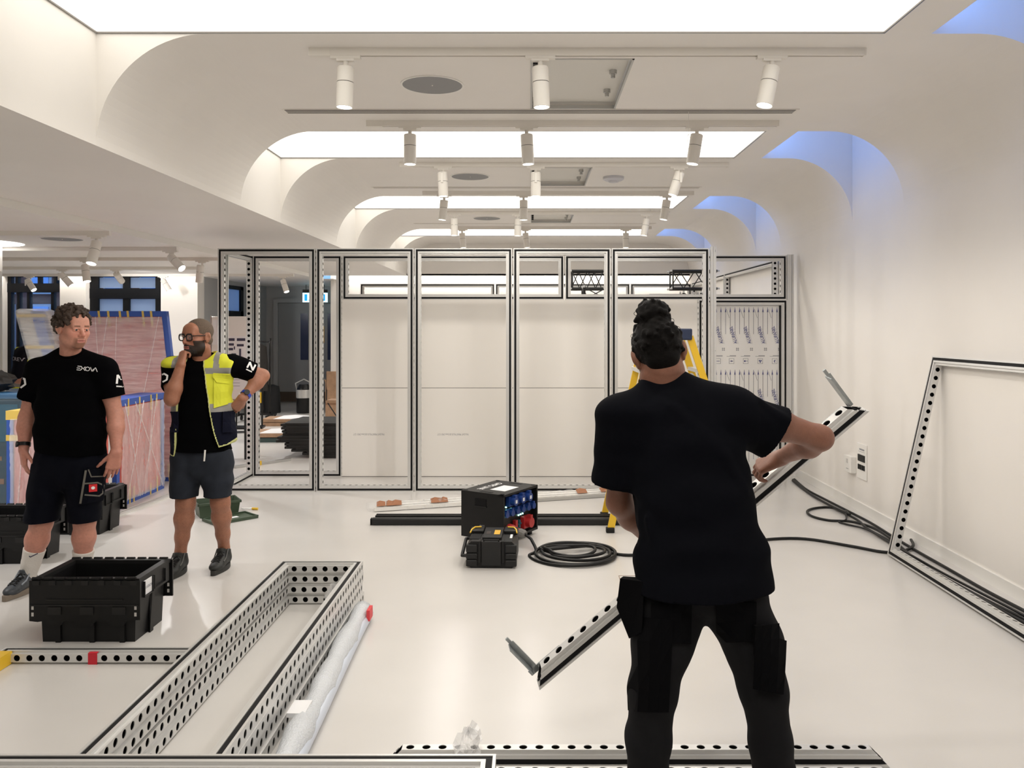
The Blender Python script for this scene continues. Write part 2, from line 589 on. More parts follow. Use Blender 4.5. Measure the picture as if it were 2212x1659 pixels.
def window(name, label, x0, x1, transom, mulls_top, mulls_low, glass, bar=0.07):
    w = thing(name, label, 'window', ((x0 + x1) / 2, YWB - 0.12, ZS))
    cx = (x0 + x1) / 2
    fr = MB()
    H = ZH - ZS
    hw = (x1 - x0) / 2
    for lo, hi in (((-hw, -0.05, 0), (-hw + bar * 1.3, 0.05, H)), ((hw - bar * 1.3, -0.05, 0), (hw, 0.05, H)), ((-hw, -0.05, 0), (hw, 0.05, bar)), ((-hw, -0.05, H - 0.03), (hw, 0.05, H)),
                   ((-hw, -0.06, transom[0] - ZS), (hw, 0.06, transom[1] - ZS))):
        fr.box(lo, hi)
    fr.build('window_frame', M_WFRAME, w)
    def lites(ms, z0, z1):
        xs = [x0] + ms + [x1]
        for m in ms:
            MB().box((m - cx - bar / 2, -0.045, z0), (m - cx + bar / 2, 0.045, z1)).build('mullion', M_WFRAME, w)
        for a, b in zip(xs[:-1], xs[1:]):
            MB().box((a - cx + 0.01, -0.006, z0 + 0.01), (b - cx - 0.01, 0.006, z1 - 0.01)).build('pane', glass, w)
    lites(mulls_top, transom[1] - ZS, H - 0.03)
    lites(mulls_low, bar, transom[0] - ZS)
    w['kind'] = 'structure'
    return w
window('window_1', 'black framed window showing the buildings outside', W1[0], W1[1], (2.30, 2.46), [-9.19, -8.79, -8.5], [-9.16, -8.98, -8.55], M_CLEAR, 0.05)
window('window_2', 'black framed window with four frosted bluish panes', W2[0], W2[1], (2.19, 2.37), [-7.23], [-7.23], M_FROST, 0.12)
w3 = thing('window_3', 'narrow dark framed window in the grey return wall', 'window', (-5.925, YA, 0.5))
mb = MB()
mb.box((-0.02, 0, 0), (0.04, 0.16, 2.0)).box((-0.02, 0.84, 0), (0.04, 1.0, 2.0)).box((-0.02, 0, 1.35), (0.04, 1, 1.5)).box((-0.02, 0, 1.93), (0.04, 1, 2.0)).box((-0.02, 0, 0), (0.04, 1, 0.1))
mb.build('window_frame', M_WFRAME, w3)
MB().box((-0.005, 0.14, 0.1), (0.005, 0.86, 1.36)).build('pane', M_FROST, w3)
MB().box((-0.005, 0.14, 1.48), (0.005, 0.86, 1.95)).build('pane', M_FROST, w3)
w3['kind'] = 'structure'
# the street outside
bl = thing('building', 'dark brick building with tall windows across the street', 'building', (-10.5, 20.5, -1))
MB().box((-4, 0, 0), (4.6, 0.4, 5.2)).build('wall', mat('dark_brick', (0.13, 0.045, 0.04), 0.8, var=0.3, vscale=9), bl)
M_BPANE = mat('sky_pane', (0.25, 0.45, 0.8), 0.1, metal=0.6)
for i in range(9):
    for j in range(3):
        x = -3.7 + i * 0.9
        fr = MB().box((x, -0.06, 0.8 + j * 1.35), (x + 0.5, 0.0, 1.9 + j * 1.35)).build('window', mat('pale_sash', (0.55, 0.6, 0.68), 0.5), bl)
        MB().box((x + 0.05, -0.08, 0.86 + j * 1.35), (x + 0.45, -0.06, 1.84 + j * 1.35)).build('pane', M_BPANE, fr)
structure('ground_outside', MB().quad((-40, 14.9, -0.1), (-5.95, 14.9, -0.1), (-5.95, 40, -0.1), (-40, 40, -0.1)), mat('pavement', (0.2, 0.2, 0.21), 0.8), 'grey pavement outside the windows')
# exit door
M_DOOR = mat('door_grey', (0.30, 0.30, 0.30), 0.5)
d = thing('door_1', 'grey exit door with narrow glass strip and brass push plate', 'door', (-5.62, 18.38, 0))
d['kind'] = 'structure'
MB().box((-0.10, -0.05, 0), (0, 0.02, 2.3)).box((1.75, -0.05, 0), (1.85, 0.02, 2.3)).box((0, -0.05, 2.22), (1.75, 0.02, 2.32)).build('door_frame', M_GREYWALL, d)
for k in range(2):
    lf = MB().box((0.005 + k * 0.875, -0.03, 0.01), (0.868 + k * 0.875, 0.0, 2.21)).build('door_leaf', M_DOOR, d)
    vx = 0.50 + k * 0.6
    MB().box((vx, -0.036, 0.95), (vx + 0.17, -0.03, 1.98)).build('glass_strip', mat('blue_glass', (0.02, 0.035, 0.10), 0.15), lf)
    px_ = 0.70 if k == 0 else 0.95
    MB().box((px_, -0.038, 1.33), (px_ + 0.08, -0.03, 1.70)).build('push_plate', mat('brass', (0.35, 0.22, 0.07), 0.35, metal=0.8), lf)
    MB().box((0.02 + k * 0.875, -0.036, 0.02), (0.855 + k * 0.875, -0.03, 0.24)).build('kick_plate', mat('kick_plate', (0.10, 0.07, 0.05), 0.4, metal=0.4), lf)
# exit sign
s = thing('exit_sign', 'glowing blue and white running man exit sign over the door', 'exit sign', (-4.60, 17.6, 2.21))
MB().box((-0.26, -0.03, 0), (0.26, 0.03, 0.2)).build('sign_box', mat('sign_white', (0.7, 0.85, 0.9), 0.4, emit=(0.55, 0.9, 1.0), estr=1.5), s)
MB().box((-0.26, -0.03, 0.2), (0.26, 0.03, 0.27)).box((-0.2, -0.005, 0.27), (-0.19, 0.005, ZLOW - 2.21)).box((0.19, -0.005, 0.27), (0.2, 0.005, ZLOW - 2.21)).build('mount_bar', M_BLACK, s)
M_SIGNB = emission('sign_blue', (0.02, 0.32, 0.75), 1.3)
sg = MB()
sg.box((-0.22, -0.033, 0.03), (-0.16, -0.030, 0.17)).box((0.06, -0.033, 0.03), (0.22, -0.030, 0.17))
R = lambda pts, w: sg.tube([(x, -0.033, z) for x, z in pts], w, 6)
R([(-0.06, 0.12), (-0.075, 0.08), (-0.10, 0.07), (-0.125, 0.035)], 0.011)
R([(-0.075, 0.08), (-0.045, 0.06), (-0.05, 0.03)], 0.011)
R([(-0.06, 0.12), (-0.095, 0.115), (-0.115, 0.09)], 0.009)
R([(-0.06, 0.12), (-0.03, 0.095), (-0.01, 0.105)], 0.009)
sg.ell((-0.045, -0.033, 0.15), (0.016, 0.004, 0.016), 10)
sg.build('pictogram', M_SIGNB, s)
# column with a ring light on the far left
c = thing('round_column', 'grey round column at the left edge of the picture', 'column', (-5.93, 8.86, 0))
c['kind'] = 'structure'
MB().lathe([(0.21, 0), (0.21, 2.28)], 40).build('shaft', mat('column_grey', (0.45, 0.44, 0.42), 0.35), c, smooth=True)
MB().lathe([(0.212, 2.28), (0.212, ZLOW)], 40).build('collar', M_WALL, c, smooth=True)
rl = thing('ring_light', 'round glowing ceiling recess around the column', 'ceiling light', (-5.93, 8.86, ZLOW - 0.003))
MB().lathe([(0.215, 0), (0.42, 0)], 40).build('diffuser', emission('ring_glow', (1, 0.98, 0.95), 5.0), rl)
# floor hatch outline
hp = thing('floor_hatch', 'square floor box lid with thin dark joint beside the worker', 'floor box', G(1336, 1244))
a, b = G(1336, 1244) - G(1336, 1244), G(1420, 1244) - G(1336, 1244)
mb = MB()
for lo, hi in (((0, 0, 0), (0.30, 0.004, 0.0015)), ((0, -0.30, 0), (0.004, 0, 0.0015)), ((0, -0.30, 0), (0.30, -0.296, 0.0015)), ((0.296, -0.30, 0), (0.30, 0, 0.0015))):
    mb.box(lo, hi)
mb.build('joint', mat('joint_brown', (0.25, 0.16, 0.11), 0.7), hp)
MB().box((0.004, -0.296, 0), (0.296, -0.004, 0.001)).build('lid', floor_m, hp)

# ------------------------------------------------------------------ ceiling fittings
def track(label, x0, x1, y, z, group):
    t = thing('lighting_track', label, 'lighting track', ((x0 + x1) / 2, y, z), group=group)
    h = (x1 - x0) / 2
    mb = MB()
    mb.box((-h, -0.022, -0.045), (-h + 0.12, 0.022, 0))
    mb.build('feed_box', M_LAMP, t)
    mb = MB().box((-h + 0.12, -0.020, -0.012), (h, 0.020, 0)).box((-h + 0.12, -0.020, -0.042), (h, -0.008, -0.012)).box((-h + 0.12, 0.008, -0.042), (h, 0.020, -0.012))
    mb.build('rail', M_LAMP, t)
    MB().box((h, -0.021, -0.044), (h + 0.012, 0.021, 0)).build('end_cap', M_LAMP, t)
    return t
spot_meshes = {}
def spot_mesh(key, fn, mats, smooth=True):
    if key not in spot_meshes:
        mb = MB()
        fn(mb)
        spot_meshes[key] = mb.mesh(key, mats, smooth)
    return spot_meshes[key]
def spotlight(label, x, y, z, tilt=(0, 0), group='', scale=1.0, bracket=False, lit=True, power=SPOT_POWER, cone=168):
    """z: underside of the track; tilt = (sideways, away) in degrees"""
    s = thing('track_spotlight', label, 'spotlight', (x, y, z), group=group)
    put('adapter', spot_mesh('spot_adapter', lambda m: (m.box((-0.085, -0.018, -0.016), (0.085, 0.018, 0.0)), m.box((-0.05, -0.016, -0.03), (0.05, 0.016, -0.016)), m.cyl((0, 0, -0.03), (0, 0, -0.062), 0.014, n=12)), M_LAMP), s)
    head = bpy.data.objects.new('lamp_head', spot_mesh('spot_head', lambda m: (m.lathe([(0.043, 0.0), (0.047, -0.004), (0.047, -0.085)], 24), m.lathe([(0.0455, -0.085), (0.0455, -0.089)], 24),
                                                     m.lathe([(0.047, -0.089), (0.047, -0.226), (0.043, -0.228), (0.041, -0.215)], 24)), M_LAMP))
    COL.objects.link(head)
    head.parent = s
    off = (0.052 if bracket else 0)
    head.location = (0, -off, -0.062)
    head.rotation_euler = (math.radians(tilt[1]), math.radians(tilt[0]), 0)
    if bracket:
        put('bracket', spot_mesh('spot_bracket', lambda m: (m.box((-0.011, -0.062, -0.075), (0.011, 0.01, -0.06)), m.box((-0.010, -0.108, -0.165), (0.010, -0.099, -0.06)), m.box((-0.011, -0.108, -0.072), (0.011, -0.05, -0.06))), M_LAMP), s)
    put('lens', spot_mesh('spot_lens', lambda m: m.lathe([(0.0405, -0.2195), (0.0405, -0.2185)], 20), M_GLOW), head)
    put('seam_ring', spot_mesh('spot_seam', lambda m: m.lathe([(0.0462, -0.0855), (0.0462, -0.0885)], 24), mat('seam_dark', (0.08, 0.07, 0.06), 0.6)), head)
    if power:
        ld = bpy.data.lights.get('spot_%g_%g' % (power, cone))
        if ld is None:
            ld = bpy.data.lights.new('spot_%g_%g' % (power, cone), 'SPOT')
            ld.energy = power
            ld.color = (1.0, 0.94, 0.86) if cone > 150 else (1.0, 0.98, 0.96)
            ld.spot_size = math.radians(cone)
            ld.spot_blend = 0.3
            ld.shadow_soft_size = 0.04
        lo = bpy.data.objects.new('beam', ld)
        COL.objects.link(lo)
        lo.parent = head
        lo.location = (0, 0, -0.235)
    return s
ribs_t = {0: (1.38, 3.01), 1: (4.66, 6.29), 2: (7.88, 9.55), 3: (11.2, 12.88)}  # overhead pair is unseen, assumed from the pattern, added to brighten the floor
ordn = {(0, 0): 'added unseen overhead rear', (0, 1): 'added unseen overhead front', (1, 0): 'nearest', (1, 1): 'second nearest', (2, 0): 'third', (2, 1): 'fourth', (3, 0): 'fifth', (3, 1): 'farthest'}
spots = {(0, 0): [(-1.0, 0, 0, 0), (0.0, 0, 0, 0), (1.4, 8, 0, 0)], (0, 1): [(-1.0, 0, 0, 0), (0.0, 0, 0, 0), (1.4, 8, 0, 0)], (1, 0): [(-1.045, 2, 0, 0), (0.055, -2, 0, 0), (1.365, 12, -4, 0)], (1, 1): [(-0.92, 0, 0, 0), (-0.03, -3, 0, 0), (1.27, 9, 0, 0)],
         (2, 0): [(-0.836, -2, 0, 1), (0.05, 0, 0, 1), (1.42, 18, 0, 1)], (2, 1): [(-1.0, 6, 0, 0), (-0.08, 0, 0, 0), (1.58, 10, 0, 0)],
         (3, 0): [(-1.03, 0, 0, 1), (-0.17, 1, 0, 0), (1.58, 10, 0, 0)], (3, 1): [(-1.07, -5, 0, 0), (-0.08, -7, 0, 0), (1.49, 0, 0, 0)]}
for r, ys in ribs_t.items():
    for q, y in enumerate(ys):
        o_ = ordn[(r, q)]
        track(f'white surface lighting track across the hall, {o_} from the viewer', -1.25, 1.88, y, ZC, 'hall lighting tracks')
        for (x, tx, ty, br), side in zip(spots[(r, q)], ('left', 'middle', 'right')):
            spotlight(f'white cylinder spotlight, {side} one on the {o_} hall track', x, y, ZC - 0.042, (tx, ty), 'hall track spotlights', bracket=bool(br))
def speaker(label, x, y, z, r=0.205):
    s = thing('ceiling_speaker', label, 'speaker', (x, y, z), group='round ceiling speakers')
    MB().lathe([(r - 0.012, 0.0), (r - 0.012, -0.006), (r, -0.006), (r, 0.0)], 48).build('rim', M_WHITE, s, smooth=True)
    MB().lathe([(r - 0.012, -0.002), (r - 0.012, -0.004)], 48).build('grille', mat('speaker_grille', (0.30, 0.30, 0.30), 0.7, bump=0.2, bscale=600), s)
    MB().lathe([(0.006, -0.003), (0.004, -0.008)], 10).build('badge', M_WHITE, s)
speaker('round grey flush ceiling speaker, nearest in the hall', -0.637, 5.35, ZC)
speaker('round grey flush ceiling speaker beside the smoke detector', -0.63, 8.6, ZC)
speaker('round grey flush ceiling speaker, farthest in the hall', -0.63, 11.9, ZC)
speaker('round flush ceiling speaker over the aisle by the column', -4.82, 8.48, ZLOW)
def diffuser(label, x0, x1, y, z, gap=None, w=0.10):
    t = thing('slot_diffuser', label, 'air vent', ((x0 + x1) / 2, y, z), group='linear air vents')
    h = (x1 - x0) / 2
    cx = (x0 + x1) / 2
    MB().box((-h, -w / 2, -0.004), (h, w / 2, 0.012)).build('backing', M_GASKET, t)
    MB().box((-h - 0.02, -w / 2 - 0.014, -0.005), (h + 0.02, -w / 2, 0.004)).box((-h - 0.02, w / 2, -0.005), (h + 0.02, w / 2 + 0.014, 0.004)).box((-h - 0.02, -w / 2, -0.005), (-h, w / 2, 0.004)).box((h, -w / 2, -0.005), (h + 0.02, w / 2, 0.004)).build('frame', M_LAMP, t)
    for k in range(3):
        yy = -w / 2 + (k + 1) * w / 4
        MB().box((-h, yy - 0.004, -0.0055), (h, yy + 0.004, -0.004)).build('blade', M_LAMP, t)
diffuser('long slotted air vent in the nearest vault band', -1.78, 1.92, 6.0, ZC)
diffuser('long slotted air vent in the second vault band', -1.77, 1.90, 9.28, ZC, w=0.07)
diffuser('long slotted air vent in the farthest vault band', -1.75, 1.88, 12.5, ZC, w=0.06)
diffuser('short slotted air vent in the aisle ceiling near the column', -6.2, -4.68, 7.2, ZLOW, w=0.05)
hl = {1: 'open ceiling access hatch beside the nearest track', 2: 'ceiling access hatch beside the smoke detector', 3: 'farthest ceiling access hatch with four dark clips'}
for r, (h0, h1) in hatches.items():
    t = thing('access_hatch', hl[r], 'access hatch', (HX0, h0, ZC), group='ceiling access hatches')
    L, W_ = h1 - h0, HX1 - HX0
    MB().box((0.01, 0.01, 0.045), (W_ - 0.01, L - 0.01, 0.055)).build('tray', mat('hatch_tray', (0.72, 0.70, 0.65), 0.5), t)
    MB().box((0, 0, -0.004), (W_, 0.012, 0.02)).box((0, L - 0.012, -0.004), (W_, L, 0.02)).box((0, 0, -0.004), (0.012, L, 0.02)).box((W_ - 0.012, 0, -0.004), (W_, L, 0.02)).build('edge_frame', M_ALU2, t)
    for k in range(5 if r == 1 else 4):
        yy = 0.12 + k * (L - 0.24) / 4
        MB().box((0.015, yy - 0.02, 0.0), (0.045, yy + 0.02, 0.045)).build('clip', M_SATIN, t)
    for k in range(2):
        yy = L * (0.33 + 0.38 * k)
        MB().cyl((W_ - 0.09, yy, 0.045), (W_ - 0.09, yy, -0.005), 0.014, n=10).cyl((W_ - 0.09, yy, 0.045), (W_ - 0.09, yy, 0.02), 0.024, n=12).build('stud', M_ALU2, t)
sd = thing('smoke_detector', 'white dome smoke detector on the second vault band', 'smoke detector', (0.87, 8.64, ZC))
MB().lathe([(0.11, 0), (0.11, -0.025), (0.085, -0.04)], 32).build('base', mat('detector_grey', (0.62, 0.62, 0.66), 0.4), sd, smooth=True)
MB().lathe([(0.06, -0.038), (0.05, -0.055), (0.03, -0.06)], 24).build('sensor', mat('detector_grey'), sd, smooth=True)
def wire_loop(label, x, y, z0, length, w):
    pts = [(x, y, z0)]
    for i in range(13):
        a = math.pi * (0.5 - 2 * i / 12)
        pts.append((x - w * math.cos(a) * 0.9 + 0.002, y, z0 - length + 0.06 - 0.06 + 0.055 * math.sin(a)))
    tag(MB().tube(catmull(pts, 4), 0.0014, 5).build('hanging_wire', M_WHITE), label, 'wire', 'thin hanging wires')
wire_loop('thin white wire hanging in front of the second glowing panel', 1.15, 6.0, ZC, 0.22, 0.012)
wire_loop('thin white wire hanging in front of the third glowing panel', 1.37, 9.28, ZC, 0.26, 0.02)
# aisle tracks; the two nearest are unseen, added to brighten the left side
for lab, x0, x1, y in (('added unseen white track under the aisle ceiling beside the viewer', -7.5, -3.99, 2.2), ('added unseen white track under the aisle ceiling left of the black crate', -7.5, -3.99, 4.9), ('thin white track under the aisle ceiling, nearest the column', -7.5, -3.99, 7.8), ('second white track under the aisle ceiling', -7.6, -4.02, 9.35), ('third white track under the aisle ceiling', -8.2, -4.0, 10.75),
                       ('fourth white track under the aisle ceiling', -8.6, -5.0, 12.4), ('white track under the aisle ceiling closest to the windows', -9.4, -4.05, 14.05)):
    track(lab, x0, x1, y, ZLOW, 'aisle lighting tracks')
for lab, px, y, tx, ty, br in (('lit white aisle spotlight above the curly-haired man', 209, 7.8, 2, -22, 0), ('white aisle spotlight slanting right above the man in the yellow vest', 368, 9.35, -48, -18, 0),
                               ('white aisle spotlight above the middle of the frosted window', 188, 10.75, -14, -12, 1), ('white aisle spotlight next to the aluminium frame post', 437, 10.75, 8, 8, 1),
                               ('small white aisle spotlight over the white pilaster', 135, 12.4, -38, 10, 1), ('small white aisle spotlight turned towards the viewer', 251, 12.4, 8, 62, 0),
                               ('small white aisle spotlight in front of the left window', 63, 14.05, -38, -10, 1), ('small white aisle spotlight before the pilaster right of the window', 352, 14.05, -34, -8, 0),
                               ('white aisle spotlight seen through the leftmost frame', 611, 14.05, -22, -14, 0)):
    spotlight(lab, (px - VX) / FPX * y, y, ZLOW - 0.042, (tx, ty), 'aisle track spotlights', bracket=bool(br), power=SPOT_POWER * 3.4, cone=96)
for lab, x, y in (('added unseen aisle spotlight left of the viewer', -4.6, 2.2), ('added unseen aisle spotlight farther left of the viewer', -6.2, 2.2), ('added aisle spotlight out of view above the black crates', -4.6, 4.9), ('added aisle spotlight out of view left of the black crates', -6.2, 4.9)):  # unseen spots added to brighten the left floor and the wrapped panel
    spotlight(lab, x, y, ZLOW - 0.042, (0, 32 if y > 4 else 10), 'aisle track spotlights', power=SPOT_POWER * (4.5 if y > 4 else 2), cone=110)
# socket plates on the right wall
def plate(label, px, py, w, h, t, kind):
    Y = XR * FPX / (px - VX)
    z = CH + (VY - py) / FPX * Y
    s = thing('wall_plate', label, 'wall socket', (XR, Y, z))
    MB().rbox((-t, -w / 2, -h / 2), (0, w / 2, h / 2), 0.003).build('faceplate', M_WHITE, s)
    if kind == 1:
        MB().box((-t - 0.004, -0.012, 0.01), (-t, 0.02, 0.05)).build('rocker', mat('rocker_grey', (0.62, 0.60, 0.58), 0.4), s)
        MB().box((-t - 0.001, -0.03, -0.045), (-t, 0.03, -0.04)).build('marking', M_INKG, s)
    else:
        MB().box((-t - 0.006, -0.075, 0.0), (-t, 0.075, 0.06)).build('breaker_bank', M_BLACK, s)
        for k in range(4):
            yy = -0.06 + k * 0.04
            MB().box((-t - 0.008, yy - 0.011, -0.075), (-t, yy + 0.011, -0.03)).build('switch', M_BLACK, s)
        MB().box((-t - 0.001, -0.06, 0.10), (-t, 0.05, 0.115)).box((-t - 0.001, -0.07, 0.085), (-t, 0.07, 0.088)).build('marking', M_INKG, s)
plate('small white switch plate standing proud of the right wall', 1842, 1002, 0.17, 0.15, 0.05, 1)
plate('white wall panel with rows of black switches', 1864, 997, 0.20, 0.32, 0.012, 2)
# ------------------------------------------------------------------ perforated aluminium frames
PIT = 0.062
_rails = {}
def rail_meshes(n):
    """a mitred frame rail n*62 mm long: x along it, y from the outer to the inner edge, z across"""
    if n in _rails:
        return _rails[n]
    L = n * PIT
    half = [(0.0, 0.031), (0.010, 0.031), (0.010, 0.017), (0.031, 0.017), (0.031, 0.031), (0.046, 0.031), (0.046, 0.0205), (0.062, 0.0205)]
    mb = MB()
    for sgn in (1, -1):
        for (u0, v0), (u1, v1) in zip(half[:-1], half[1:]):
            q = [(u0, u0, v0 * sgn), (L - u0, u0, v0 * sgn), (L - u1, u1, v1 * sgn), (u1, u1, v1 * sgn)]
            mb.add(q, [(0, 1, 2, 3) if sgn > 0 else (3, 2, 1, 0)])
    R, T, K = 0.0160, 0.003, 12
    def plate(u, hv, x0, cells, into):
        for c in range(cells):
            cx = x0 + (c + 0.5) * PIT
            sq = [(cx - PIT / 2, -hv), (cx + PIT / 2, -hv), (cx + PIT / 2, hv), (cx - PIT / 2, hv)]
            vs = [(x, u, z) for x, z in sq]
            ang = [math.radians(225 + 30 * i) for i in range(K)]
            vs += [(cx + R * math.cos(a), u, R * math.sin(a)) for a in ang]
            vs += [(cx + R * math.cos(a), u + into * T, R * math.sin(a)) for a in ang]
            fs = []
            for s in range(4):
                a, b = s, (s + 1) % 4
                i0 = 4 + s * 3
                i1, i2, i3 = i0 + 1, i0 + 2, 4 + (s * 3 + 3) % K
                fs += [(a, i1, i0), (a, b, i2, i1), (b, i3, i2)]
            for i in range(K):
                j = (i + 1) % K
                fs.append((4 + i, 4 + j, 4 + K + j, 4 + K + i))
            mb.add(vs, fs)
    plate(0.0, 0.031, 0.0, n, 1)
    plate(0.062, 0.0205, PIT, n - 2, -1)
    me = mb.mesh('rail', M_ALU)
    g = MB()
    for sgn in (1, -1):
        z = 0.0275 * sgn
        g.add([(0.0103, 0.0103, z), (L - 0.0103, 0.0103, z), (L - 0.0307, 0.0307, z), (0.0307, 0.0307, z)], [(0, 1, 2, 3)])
    g.add([(0.031, 0.031, -0.017), (L - 0.031, 0.031, -0.017), (L - 0.031, 0.031, 0.017), (0.031, 0.031, 0.017)], [(0, 1, 2, 3)])  # black web put in so the holes look dark inside
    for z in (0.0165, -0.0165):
        g.add([(0.004, 0.004, z), (L - 0.004, 0.004, z), (L - 0.058, 0.058, z), (0.058, 0.058, z)], [(0, 1, 2, 3)])  # black liners add the same shade to the holes seen obliquely
    ge = g.mesh('gasket_and_hole_shade', M_GASKET)
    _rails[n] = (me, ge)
    return _rails[n]

def rail(parent, n, M):
    me, ge = rail_meshes(n)
    r = put('rail', me, parent, M=M)
    put('gasket_and_hole_shade', ge, r)
    return r

def frame(label, nw, nh, M, group=None, name='booth_module', cat='frame'):
    f = thing(name, label, cat, M=M, group=group)
    W, H = nw * PIT, nh * PIT
    T = Matrix.Translation
    rail(f, nw, Matrix.Identity(4))
    rail(f, nh, T((W, 0, 0)) @ rotz(math.pi / 2))
    rail(f, nw, T((W, H, 0)) @ rotz(math.pi))
    rail(f, nh, T((0, H, 0)) @ rotz(-math.pi / 2))
    for (x, y) in ((0.075, 0.005), (W - 0.075, 0.005)):
        pass
    return f
def upright(x, y, z=0.0, rz=0.0):
    return Matrix.Translation((x, y, z)) @ rotz(rz) @ Matrix.Rotation(math.pi / 2, 4, 'X')

YF = 8.40                      # the standing front row
YR = 9.26                      # the row behind it
names = ['leftmost', 'second', 'middle', 'fourth', 'rightmost']
txts = ['tall perforated aluminium frame, leftmost of the standing front row', 'tall perforated aluminium frame, second from left in the front row', 'tall perforated aluminium frame, middle one of the front row',
        'tall perforated aluminium frame, second from right in the front row', 'tall perforated aluminium frame behind the worker\'s head, rightmost of the front row']
for i in range(5):
    frame(txts[i], 16, 40, upright(-3.189 + 1.0045 * i, YF + 0.031), 'front row of standing frames')
ep = thing('aluminium_post', 'single upright aluminium post ending the front row of frames', 'post', M=Matrix.Translation((1.84, YF + 0.031, 0)))
mb = MB()
_me, _ge = rail_meshes(40)
MB().box((0.002, -0.031, 0), (0.020, 0.031, 2.50)).box((0.020, -0.022, 0), (0.034, 0.022, 2.50)).box((0.034, -0.031, 0), (0.054, 0.031, 2.50)).build('profile', M_ALU, ep)
for k in range(5):
    MB().cyl((0.044, -0.0315, 2.46 - k * 0.012 - (0 if k < 2 else 0.5 * k)), (0.044, -0.034, 2.46 - k * 0.012 - (0 if k < 2 else 0.5 * k)), 0.004, n=8).build('screw', M_ZINC, ep)
# short frame closing the left end, running away from the viewer
frame('aluminium frame set at right angles joining the two rows on the left', 13, 40, upright(-3.150, YF + 0.067, 0, math.pi / 2), 'side frames')
frame('tall aluminium frame at the left end of the rear row', 16, 40, upright(-3.11, YR, 0), 'rear row of frames')
XH = -2.105
frame('long low aluminium header frame above the left white panels', 40, 8, upright(XH, YR, 1.984), 'header frames')
frame('long low aluminium header frame above the printed board', 40, 8, upright(XH + 2.494, YR, 1.984), 'header frames')
pst = thing('aluminium_post', 'upright aluminium post of the rear row against the right wall', 'post', M=Matrix.Translation((2.875, YR, 0)))
MB().box((0.0, -0.031, 0), (0.05, 0.031, 2.49)).build('profile', M_ALU, pst)
MB().box((0.05, -0.02, 0), (0.056, 0.031, 2.49)).box((0.056, -0.031, 0), (0.075, 0.031, 2.49)).build('trim_profile', M_ALU, pst)
# white panels: two rows
M_BOARD = mat('white_foam_board', (0.88, 0.845, 0.795), 0.5, var=0.015, vscale=1.5)
seams = [-2.114, -1.255, -0.185, 0.905, 1.87]
cols = ['leftmost', 'second', 'third', 'rightmost']
wall_txt = 'PALIGHT PRINT PLUS UB 3mm 2903 1217'
for i in range(4):
    for j in range(2):
        lab = f'white foam board, {cols[i]} in the {"lower" if j == 0 else "upper"} row of the rear wall'
        b = thing('foam_board', lab, 'panel', (seams[i], YR - 0.028, 0.0065 + j * 0.992), group='white foam boards')
        MB().box((0.0006, 0, 0), (seams[i + 1] - seams[i] - 0.0006, 0.02, 0.986)).build('board', M_BOARD, b)
        MB().box((0.0, 0.004, -0.006), (seams[i + 1] - seams[i], 0.018, 0.0)).build('joint_strip', mat('joint_grey', (0.16, 0.14, 0.13), 0.7), b)
        if j == 0 and i < 2:
            me = text_mesh(wall_txt, 0.030, M_INKG)
            xs = [v.co.x for v in me.vertices]
            sx = 0.345 / (max(xs) - min(xs))
            xx = (798 - VX) / FPX * YR - seams[0] if i == 0 else (979 - VX) / FPX * YR - seams[1]
            put('printed_text', me, b, M=Matrix.Translation((xx, -0.0012, 0.47)) @ Matrix.Rotation(math.pi / 2, 4, 'X') @ rotz(math.pi) @ Matrix.Diagonal((sx, 1, 1, 1)))
# printed board in its own frame
frame('aluminium frame holding the board with repeated blue printing', 16, 32, upright(1.882, YR - 0.004, 0), 'rear row of frames')
XB0, XB1 = 1.965, 2.79
pb = thing('printed_board', 'white board printed with rows of blue arrows and slanted words', 'panel', (XB0, YR - 0.005, 0.07))
BW, BH = XB1 - XB0, 1.85
MB().box((0, 0, 0), (BW, 0.012, BH)).build('board', mat('board_white', (0.83, 0.81, 0.78), 0.45), pb)
MB().box((BW, -0.016, 0), (BW + 0.022, 0.012, BH)).box((-0.022, -0.016, 0), (0, 0.012, BH)).box((-0.022, -0.016, BH), (BW + 0.022, 0.012, BH + 0.018)).build('glazing_bead', M_SATIN, pb)
ink, blue, grey = MB(), MB(), MB()
tm = text_mesh('ALUPANEL', 0.058, M_INKB, bold=0.02)
tv = [v.co.copy() for v in tm.vertices]
tf = [tuple(p.vertices) for p in tm.polygons]
def zp(py):
    return CH + (VY - py) / FPX * YR - 0.07
def xp(px):
    return (px - VX) / FPX * YR - XB0
